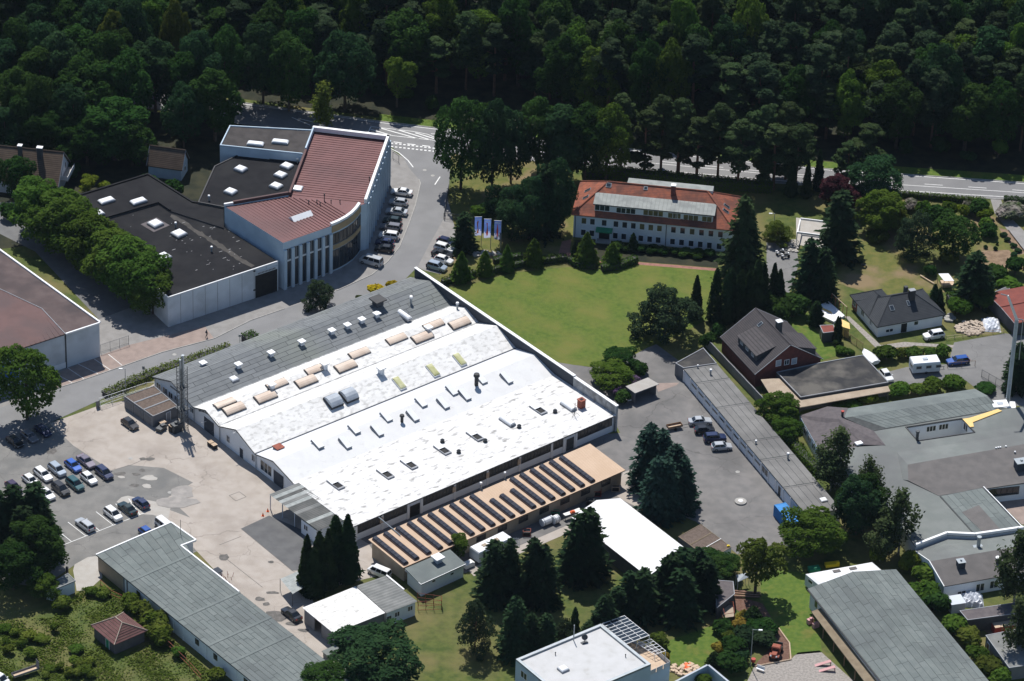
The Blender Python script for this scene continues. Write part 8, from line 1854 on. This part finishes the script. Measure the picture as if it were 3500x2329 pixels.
# garden seat with a white sail
o = thing('garden_pavilion','garden seat with tilted white sail roof behind the bungalow','pavilion',tuple(P('J',1430,830)));sq = [P('J',1360,752,2.3),P('J',1438,750,2.3),P('J',1482,808,2.0),P('J',1405,808,2.0)];roof_slab(o,sq,.06,'tent_white','sail')
for s_p in sq: q = MB();q.tube(V3(s_p,0),s_p,.05);q.build('post','steel_dark',o)
q = MB();c = P('J',1430,840);q.box((c.x,c.y,.35),(2.6,2.2,.5),.2);q.build('bench','pale_wood',o)
q = MB();q.tube(P('J',1222,765,.3),P('J',1330,830,.3),.15,n=5);tag(q.build('timber_beam','pale_wood'),'long timber beam lying on the dry lawn','beam')
p = P('J',785,705);o = thing('wheelbarrow','small dark wheelbarrow on the dry garden lawn','wheelbarrow',(p.x,p.y,0));q = MB();q.add([(p.x - .5,p.y - .35,.75),(p.x + .5,p.y - .35,.7),(p.x + .5,p.y + .35,.7),(p.x - .5,p.y + .35,.75),(p.x - .3,p.y - .2,.4),(p.x + .2,p.y - .2,.35),(p.x + .2,p.y + .2,.35),(p.x - .3,p.y + .2,.4)],[(0,1,5,4),(1,2,6,5),(2,3,7,6),(3,0,4,7),(4,5,6,7)]);q.build('tray','steel_dark',o);q = MB();q.tube((p.x + .6,p.y - .06,.2),(p.x + .6,p.y + .06,.2),.2,n=10);q.build('wheel','black_rubber',o)
# rubble, tarpaulins
def heap(t,x0,x1,y0,y1,k,smin,smax,m,name,label,cat,zz=.3):
    q = MB();cx,cy = (x0 + x1) / 2,(y0 + y1) / 2
    for i in range(k):
        a,r = random.uniform(0,6.28),math.sqrt(random.random());p = P(t,cx + math.cos(a) * r * (x1 - x0) / 2,cy + math.sin(a) * r * (y1 - y0) / 2);s = random.uniform(smin,smax);q.box((p.x,p.y,s * .3 + zz * (1 - r) * random.random()),(s * 1.5,s,s * .6),random.uniform(0,3))
    return stuff(tag(q.build(name,m),label,cat))
heap('J',1490,1730,1120,1225,170,.2,.6,'stone_rubble','rubble_heap','heap of pale rubble stones beside the asphalt drive','rubble');heap('J',1410,1480,1070,1120,30,.3,.7,'kerb_stone','stone_heap','grey stones at the bungalow corner','stones')
def tarp_heap(t,x,y,sx,sy,h,m,label,name='tarpaulin'):
    p = P(t,x,y);q = MB();n1 = 9
    for i in range(n1):
        for j in range(n1):
            def hh(i,j): u,v = i / n1 * 2 - 1,j / n1 * 2 - 1;r = max(0,1 - u * u) * max(0,1 - v * v);return Vector((p.x + u * sx / 2,p.y + v * sy / 2,.02 + h * r ** .5 * (1 + .25 * math.sin(i * 2.3 + j * 1.7))))
            q.add([hh(i,j),hh(i + 1,j),hh(i + 1,j + 1),hh(i,j + 1)],[(0,1,2,3)])
    tag(q.build(name,m),label,'tarpaulin')
tarp_heap('J',1765,1150,3.6,5,1.1,'tarp_white','crumpled white and blue tarpaulin heap beside the rubble');tarp_heap('W',1975,915,4.2,4,1.5,'tarp_white','white tarpaulin over goods before the workshop')
q = MB();p = P('W',1860,905,2.0);q.box((p.x,p.y,1.0),(2.6,2.6,2.0),.3);q.box((p.x,p.y,2.05),(2.8,2.8,.1),.3);tag(q.build('white_cabin','grey_white_wall'),'small white cabin box beside the tarpaulin','cabin')
# skip with red side
q = MB();sk = [V3(P('W',x,y,1.6),0) for x,y in ((2105,1040),(2275,1015),(2310,1085),(2145,1110))];o = building('skip','red skip with pale load before the dark garage',sk,cat='skip');walls(o,sk,1.5,'red_paint');roof_slab(o,[V3(p,1.5) for p in grow(sk,-.1)],.2,'pale_wood','load')
# aerial lift mast
p = P('X',3441,1400);al = thing('lift_mast','tall blue-grey lift mast with white jib at the right edge','lift',(p.x,p.y,0));HL2 = 20.5
for sx,sy in ((-1,-1),(1,-1),(1,1),(-1,1)): q = MB();q.tube((p.x + sx * .28,p.y + sy * .28,0),(p.x + sx * .26,p.y + sy * .26,HL2),.1,n=5);q.build('rail','steel_blue',al)
q = MB()
for k in range(int(HL2 / .8)):
    for (a,b_) in (((-1,-1),(1,-1)),((1,-1),(1,1)),((1,1),(-1,1)),((-1,1),(-1,-1))): q.tube((p.x + a[0] * .27,p.y + a[1] * .27,k * .8),(p.x + b_[0] * .27,p.y + b_[1] * .27,k * .8 + .8),.05,n=4)
stuff(q.build('bracing','steel_blue',al));q = MB();q.box((p.x,p.y,HL2 / 2),(.34,.34,HL2));q.build('inner_mast','steel_blue',al)
q = MB();tp = V3(p,HL2);q.tube(tp,tp + Vector((-2.3,-.5,5.6)),.32,.24,n=6);q.build('jib','trim_white',al);q = MB();q.tube(tp + Vector((-2.3,-.5,5.6)),tp + Vector((-3.6,-.5,5.9)),.12,n=5);q.build('jib_head','zinc',al);q = MB();q.tube(tp + Vector((.1,0,.2)),tp + Vector((1.2,0,0)),.1,n=5);q.tube(tp + Vector((1.2,0,0)),tp + Vector((1.3,0,-9)),.1,n=5);q.build('hoist_rail','zinc',al)
q = MB();q.slab([(p.x + x,p.y + y,1.1) for x,y in ((-3.0,-1.2),(1.6,-1.2),(1.6,1.2),(-3.0,1.2))],.7);q.build('chassis','trim_white',al)
pp = P('Q',1832,408,3.9);q = MB();q.box((pp.x,pp.y,3.95),(3.2,2.4,.25),.2,0);q.box((pp.x,pp.y,4.1),(1.2,.8,.1),.2,1);tag(q.build('roof_plate',['trim_white','dome_grey']),'white square roof plate with hatch beside the lift mast','plate')
# stores along the apricot shed
def bin_(t,x,y,r,h,m,label,name='drum',n=12,lay=False):
    p = P(t,x,y);o = thing(name,label,'container',(p.x,p.y,0));q = MB()
    if lay: q.tube(V3(p,r) - HU * h / 2,V3(p,r) + HU * h / 2,r,n=n)
    else: q.tube(V3(p,0),V3(p,h),r,n=n)
    q.build('shell',m,o);q = MB()
    for s in (-.35,.35):
        if lay: q.tube(V3(p,r) + HU * h * s - HU * .06,V3(p,r) + HU * h * s + HU * .06,r * 1.04,n=n)
        else: q.tube(V3(p,h * (.5 + s)),V3(p,h * (.5 + s) + .08),r * 1.04,n=n)
    q.build('hoop','zinc',o)
bin_('U',600,365,.75,2.4,'dome_white','left of two pale horizontal tanks behind the apricot shed','tank',lay=True);bin_('U',668,355,.8,1.2,'dome_white','right of two pale tanks behind the apricot shed','tank',lay=True)
for t,x,y,m,lb in [('U',668,270,'green_plastic','green mesh box beside the tanks'),('U',990,110,'red_paint','red-lidded bin at the dark end of the apricot shed'),('U',1130,75,'pale_wood','wooden crate at the far corner of the apricot shed'),('U',450,415,'rust_red','rusty rack behind the camper'),('U',935,180,'steel_dark','dark box near the tent gable')]:
    p = P(t,x,y,1.0);o = thing('storage_box',lb,'box',(p.x,p.y,0));q = MB()
    for sx in (-.7,.7):
        for sy in (-.5,.5): q.tube((p.x + sx,p.y + sy,0),(p.x + sx,p.y + sy,1.1),.06,n=4)
    for z in (.1,1.1):
        for a,c in (((-.7,-.5),(.7,-.5)),((.7,-.5),(.7,.5)),((.7,.5),(-.7,.5)),((-.7,.5),(-.7,-.5))): q.tube((p.x + a[0],p.y + a[1],z),(p.x + c[0],p.y + c[1],z),.06,n=4)
    q.build('frame',m,o);q = MB();q.box((p.x,p.y,.45),(1.2,.8,.7));q.build('content','plastic_dark',o)
q = MB();pw = [P('U',x,y,1.2) for x,y in ((725,285),(850,240),(870,262),(745,302))];o = building('work_table','long white-topped table with orange box before the tent hall',pw,cat='table');roof_slab(o,pw,.08,'white_roof','table_top')
for c in pw: q = MB();q.tube(V3(c,0),V3(c,1.12),.05);q.build('leg','steel_dark',o)
q = MB();c = P('U',800,275,1.3);q.box((c.x,c.y,1.38),(.9,.5,.35),.5);q.box((c.x,c.y,1.6),(.5,.3,.12),.5);tag(q.build('orange_case','orange_plastic'),'orange case standing on the white-topped table','case')
o = thing('scaffold_ladders','pale folding ladders leaning behind the camper','ladder',tuple(P('U',370,500)))
for k in range(3):
    a,c = P('U',345 + k * 22,545),P('U',345 + k * 18,470,1.4);q = MB()
    for s in (-.2,.2): q.tube(a + HU * s,c + HU * s,.05,n=4)
    for j in range(6): m_ = lerp(a,c,(j + .5) / 6);q.tube(m_ - HU * .2,m_ + HU * .2,.035,n=4)
    q.build('ladder','zinc',o)
# things along the long building
p = P('R',1650,725,1.4);o = thing('waste_skip','dark-lidded waste skip beside the long felt roof','skip',(p.x,p.y,0));q = MB();q.box((p.x,p.y,.65),(2.0,1.4,1.2),HA);q.build('tub','trim_white',o);q = MB();q.slab([V3(p,1.45) + HU * a + HV * b_ for a,b_ in ((-1.1,-.8),(1.1,-.8),(1.1,.8),(-1.1,.8))],.12);q.build('lid','parapet_dark',o)
q = MB();random.seed(9)
for k in range(16): p = P('R',random.uniform(1690,1780),random.uniform(760,840));q.tube((p.x,p.y,0),(p.x + random.uniform(-.5,.5),p.y + random.uniform(-.5,.5),random.uniform(.5,1.3)),.05,n=4)
stuff(tag(q.build('scrap_heap','rust_red'),'rusty scrap frames beside the long felt roof','scrap'))
q = MB();lq = [P('S',x,y,2.6) for x,y in ((465,785),(610,722),(680,830),(560,900))];o = building('mesh_shelter','light corrugated shelter roof leaning on the cypress clump',lq,cat='shelter');n_ = 18
for i in range(n_): z0,z1 = (.05,0) if i % 2 else (0,.05);t0,t1 = i / n_,(i + 1) / n_;q.add([lerp(lq[0],lq[3],t0) + Vector((0,0,z0)),lerp(lq[0],lq[3],t1) + Vector((0,0,z1)),lerp(lq[1],lq[2],t1) + Vector((0,0,z1)),lerp(lq[1],lq[2],t0) + Vector((0,0,z0))],[(0,1,2,3)])
q.build('roof','corrugated_clear',o)
for c in lq: q = MB();q.tube(V3(c,0),c,.06);q.build('post','steel_dark',o)
for i,(x,y) in enumerate([(370,268),(333,302)]): p = P('S',x,y);o = thing('traffic_cone',['upper','lower'][i] + ' small red cone standing before the loading canopy','cone',(p.x,p.y,0));q = MB();q.tube((p.x,p.y,.03),(p.x,p.y,.7),.2,.04,n=9);q.build('cone','orange_plastic',o);q = MB();q.box((p.x,p.y,.03),(.5,.5,.05));q.build('base','orange_plastic',o)
q = MB();p = P('S',860,1345,.8);q.box((p.x,p.y,.5),(2.6,1.6,1.0),HA);q.slab([V3(p,1.1) + HU * a + HV * b_ for a,b_ in ((-1.5,-1),(1.5,-1),(1.5,1),(-1.5,1))],.1);tag(q.build('low_bin_shed','felt_flat'),'low grey bin shed below the white-roofed shed corner','bin shed')
p = P('S',1905,690);q = MB();q.box((p.x,p.y,.5),(2.0,1.3,.8),HA);q.box((p.x + .2,p.y,.95),(1.2,.9,.2),HA);tag(q.build('covered_pallet','trim_white'),'white covered pallet at the annex corner','pallet')
# log pile, rockery, planks
o = thing('log_pile','stack of long debarked logs beside the dark shed','logs',tuple(P('W',330,860)))
for k in range(9): q = MB();a,c = P('W',225 + random.uniform(-8,8),832 + k * 6,.2),P('W',425 + random.uniform(-15,10),850 + k * 5,.2);z = .15 + .12 * (k % 3);q.tube(V3(a,z),V3(c,z),.13,.1,n=6);q.build('log','log',o)
o = thing('log_edging','pale log edging round the bark mulch bed','edging',tuple(P('W',600,1200)));ed = [(560,1110),(640,1220),(650,1340),(520,1365),(385,1390)]
for a,c in zip(ed,ed[1:]): q = MB();q.tube(P('W',*a,.12),P('W',*c,.12),.13,n=6);q.build('log','pale_wood',o)
for i,(x0,y0,x1,y1) in enumerate([(825,1385,940,1350),(855,1425,970,1392)]): a,c = P('W',x0,y0,.02),P('W',x1,y1,.9);q = MB();n = Vector((-(c - a).y,(c - a).x,0)).normalized() * .35;q.slab([a - n,c - n,c + n,a + n],.08);q.obox(V3(c,.05) - n,n * 2,(.1,0,0),(0,0,.75));tag(q.build('loading_ramp','pink_paint'),['upper','lower'][i] + ' pink loading ramp on the gravel court','ramp','loading ramps')
p = P('W',425,1425);o = thing('garden_bench','small white garden bench on the gravel','bench',(p.x,p.y,0));q = MB();q.box((p.x,p.y,.45),(1.5,.5,.08),-.5);q.build('seat','trim_white',o);q = MB();q.box((p.x + .1,p.y + .25,.75),(1.5,.06,.5),-.5);q.build('backrest','trim_white',o)
for s in (-.6,.6): q = MB();q.tube((p.x + s * .88,p.y - s * .48,0),(p.x + s * .88,p.y - s * .48,.44),.06,n=5);q.build('leg','trim_white',o)
q = MB();p = P('W',373,1372);q.tube((p.x,p.y,.5),(p.x,p.y,1.1),.42,n=12,m=0);q.tube((p.x,p.y,0),(p.x,p.y,.5),.2,n=10,m=1);tag(q.build('red_barrel',['red_paint','steel_dark']),'red-topped barrel at the corner of the gravel court','barrel')
p = P('W',185,985,1.2);o = thing('garden_terrace','small pale raised deck with dark railing by the log pile','deck',(p.x,p.y,0));dq = [V3(P('W',x,y,1.2),0) for x,y in ((135,935),(225,945),(235,1025),(165,1035))];q = MB();q.prism(dq,1.1,1.2,bottom=True);q.build('deck','tan_roof',o)
for a,c in zip(dq,dq[1:] + dq[:1]): q = MB();q.tube(V3(a,0),V3(a,2.0),.06);q.tube(V3(a,2.0),V3(c,2.0),.05);q.build('railing','rust_red',o)
p = P('W',820,672,.8);o = thing('garden_bin','green garden box beside the mobile home','box',(p.x,p.y,0));q = MB();q.box((p.x,p.y,.45),(2.0,1.3,.8),.3);q.build('body','green_plastic',o);q = MB();q.box((p.x,p.y,.9),(2.1,1.4,.12),.3);q.build('lid','green_plastic',o)
p = P('W',950,655);q = MB();q.box((p.x,p.y,.35),(2.6,1.0,.6),.25);q.box((p.x + 1,p.y,.8),(.6,.6,.4),.2,0);tag(q.build('garden_machine','yellow_plastic'),'yellow machine half behind the mobile home','machine')
q = MB();sq = [P('W',x,y,z) for x,y,z in ((250,720,2.4),(320,708,2.4),(345,735,1.9),(262,772,1.9))];q.slab(sq,.08)
for c in sq: q.tube(V3(c,0),c,.05)
tag(q.build('glass_lean_to','dome_grey'),'small pale blue lean-to roof behind the yellow-green tree','lean-to')
for k in range(2): a,c = P('W',790 + k * 40,1075 + k * 30),P('W',850 + k * 20,1150);q = MB();q.box((a.x,a.y,.5),(1.2,.7,.9),.6);q.box((a.x + .2,a.y,1.05),(.7,.5,.3),.2);tag(q.build('pink_furniture','pink_paint'),['upper','lower'][k] + ' pinkish garden furniture beside the barn canopy','furniture','pink furniture')
heap('U',1545,1760,1430,1530,60,.25,.6,'pale_wood','terrace_clutter','jumble of toys and pots behind the terrace','clutter');heap('U',1640,1720,1440,1490,14,.3,.5,'orange_plastic','orange_toys','orange toys among the terrace jumble','toys')
fence([P('U',1925,1050),P('U',1960,1150),P('W',140,1130)],1.2,'dark timber railing beside the garden terrace','wood',(.4,1.0),1.4,9)
# table with plants inside the courtyard wall omitted: nothing of it shows
# ------------------------------------------------------------------ walking person
p = P('L',1583,120);pe = thing('person','person in dark clothes walking along the side street','person',(p.x,p.y,.01),None,.4)
def skin_body():
    J = [(0,0,.95),(0,0,1.2),(0,0,1.42),(0,0,1.52),(.02,0,1.66),(.1,.1,.92),(.14,.1,.52),(.02,.1,.08),(.16,.1,.03),(-.02,-.1,.92),(-.1,-.1,.5),(-.36,-.1,.12),(-.26,-.1,.03),(0,.2,1.4),(-.06,.26,1.12),(.1,.27,.92),(0,-.2,1.4),(.1,-.26,1.12),(.26,-.25,.95)]
    Rr = [.15,.14,.16,.06,.105,.09,.065,.045,.04,.09,.065,.045,.04,.06,.045,.035,.06,.045,.035]
    Ed = [(0,1),(1,2),(2,3),(3,4),(0,5),(5,6),(6,7),(7,8),(0,9),(9,10),(10,11),(11,12),(2,13),(13,14),(14,15),(2,16),(16,17),(17,18)]
    me = bpy.data.meshes.new('body');me.from_pydata(J,Ed,[]);o = bpy.data.objects.new('body',me);COL.objects.link(o);o.parent = pe
    m = o.modifiers.new('skin','SKIN');s = me.skin_vertices[0].data
    for i,r in enumerate(Rr): s[i].radius = (r,r)
    s[0].use_root = True;o.modifiers.new('sub','SUBSURF').levels = 2;o.modifiers['sub'].render_levels = 2;me.materials.append(MT['cloth_dark']);return o
skin_body()
for nm,m,c,s in (('head','skin',(.03,0,1.66),(.1,.085,.125)),('hair','cloth_dark',(-.01,0,1.70),(.105,.09,.1)),('backpack','cloth_grey',(-.2,0,1.22),(.12,.16,.22))):
    b = MB();n1,n2 = 8,6
    for i in range(n2):
        for j in range(n1):
            f = lambda i,j: Vector((c[0] + s[0] * math.sin(math.pi * i / n2) * math.cos(2 * math.pi * j / n1),c[1] + s[1] * math.sin(math.pi * i / n2) * math.sin(2 * math.pi * j / n1),c[2] + s[2] * math.cos(math.pi * i / n2)));b.add([f(i,j),f(i + 1,j),f(i + 1,j + 1),f(i,j + 1)],[(0,1,2,3)])
    o = bpy.data.objects.new(nm,b.mesh(nm,m,smooth=True));COL.objects.link(o);o.parent = pe

# ================================================================== AIR: faint even haze over the whole site
hz_m = bpy.data.materials.new('haze');hz_m.use_nodes = True;_t = hz_m.node_tree;_t.nodes.remove(_t.nodes['Principled BSDF'])
pv = _t.nodes.new('ShaderNodeVolumePrincipled');pv.inputs['Color'].default_value = (.62,.78,1,1);pv.inputs['Density'].default_value = HAZE_DENSITY;pv.inputs['Anisotropy'].default_value = 0.0
_t.links.new(pv.outputs[0],_t.nodes['Material Output'].inputs['Volume']);MT['haze'] = hz_m
q = MB();q.obox((-1600,-1000,-1.2),(3200,0,0),(0,3600,0),(0,0,470));stuff(q.build('haze','haze'))
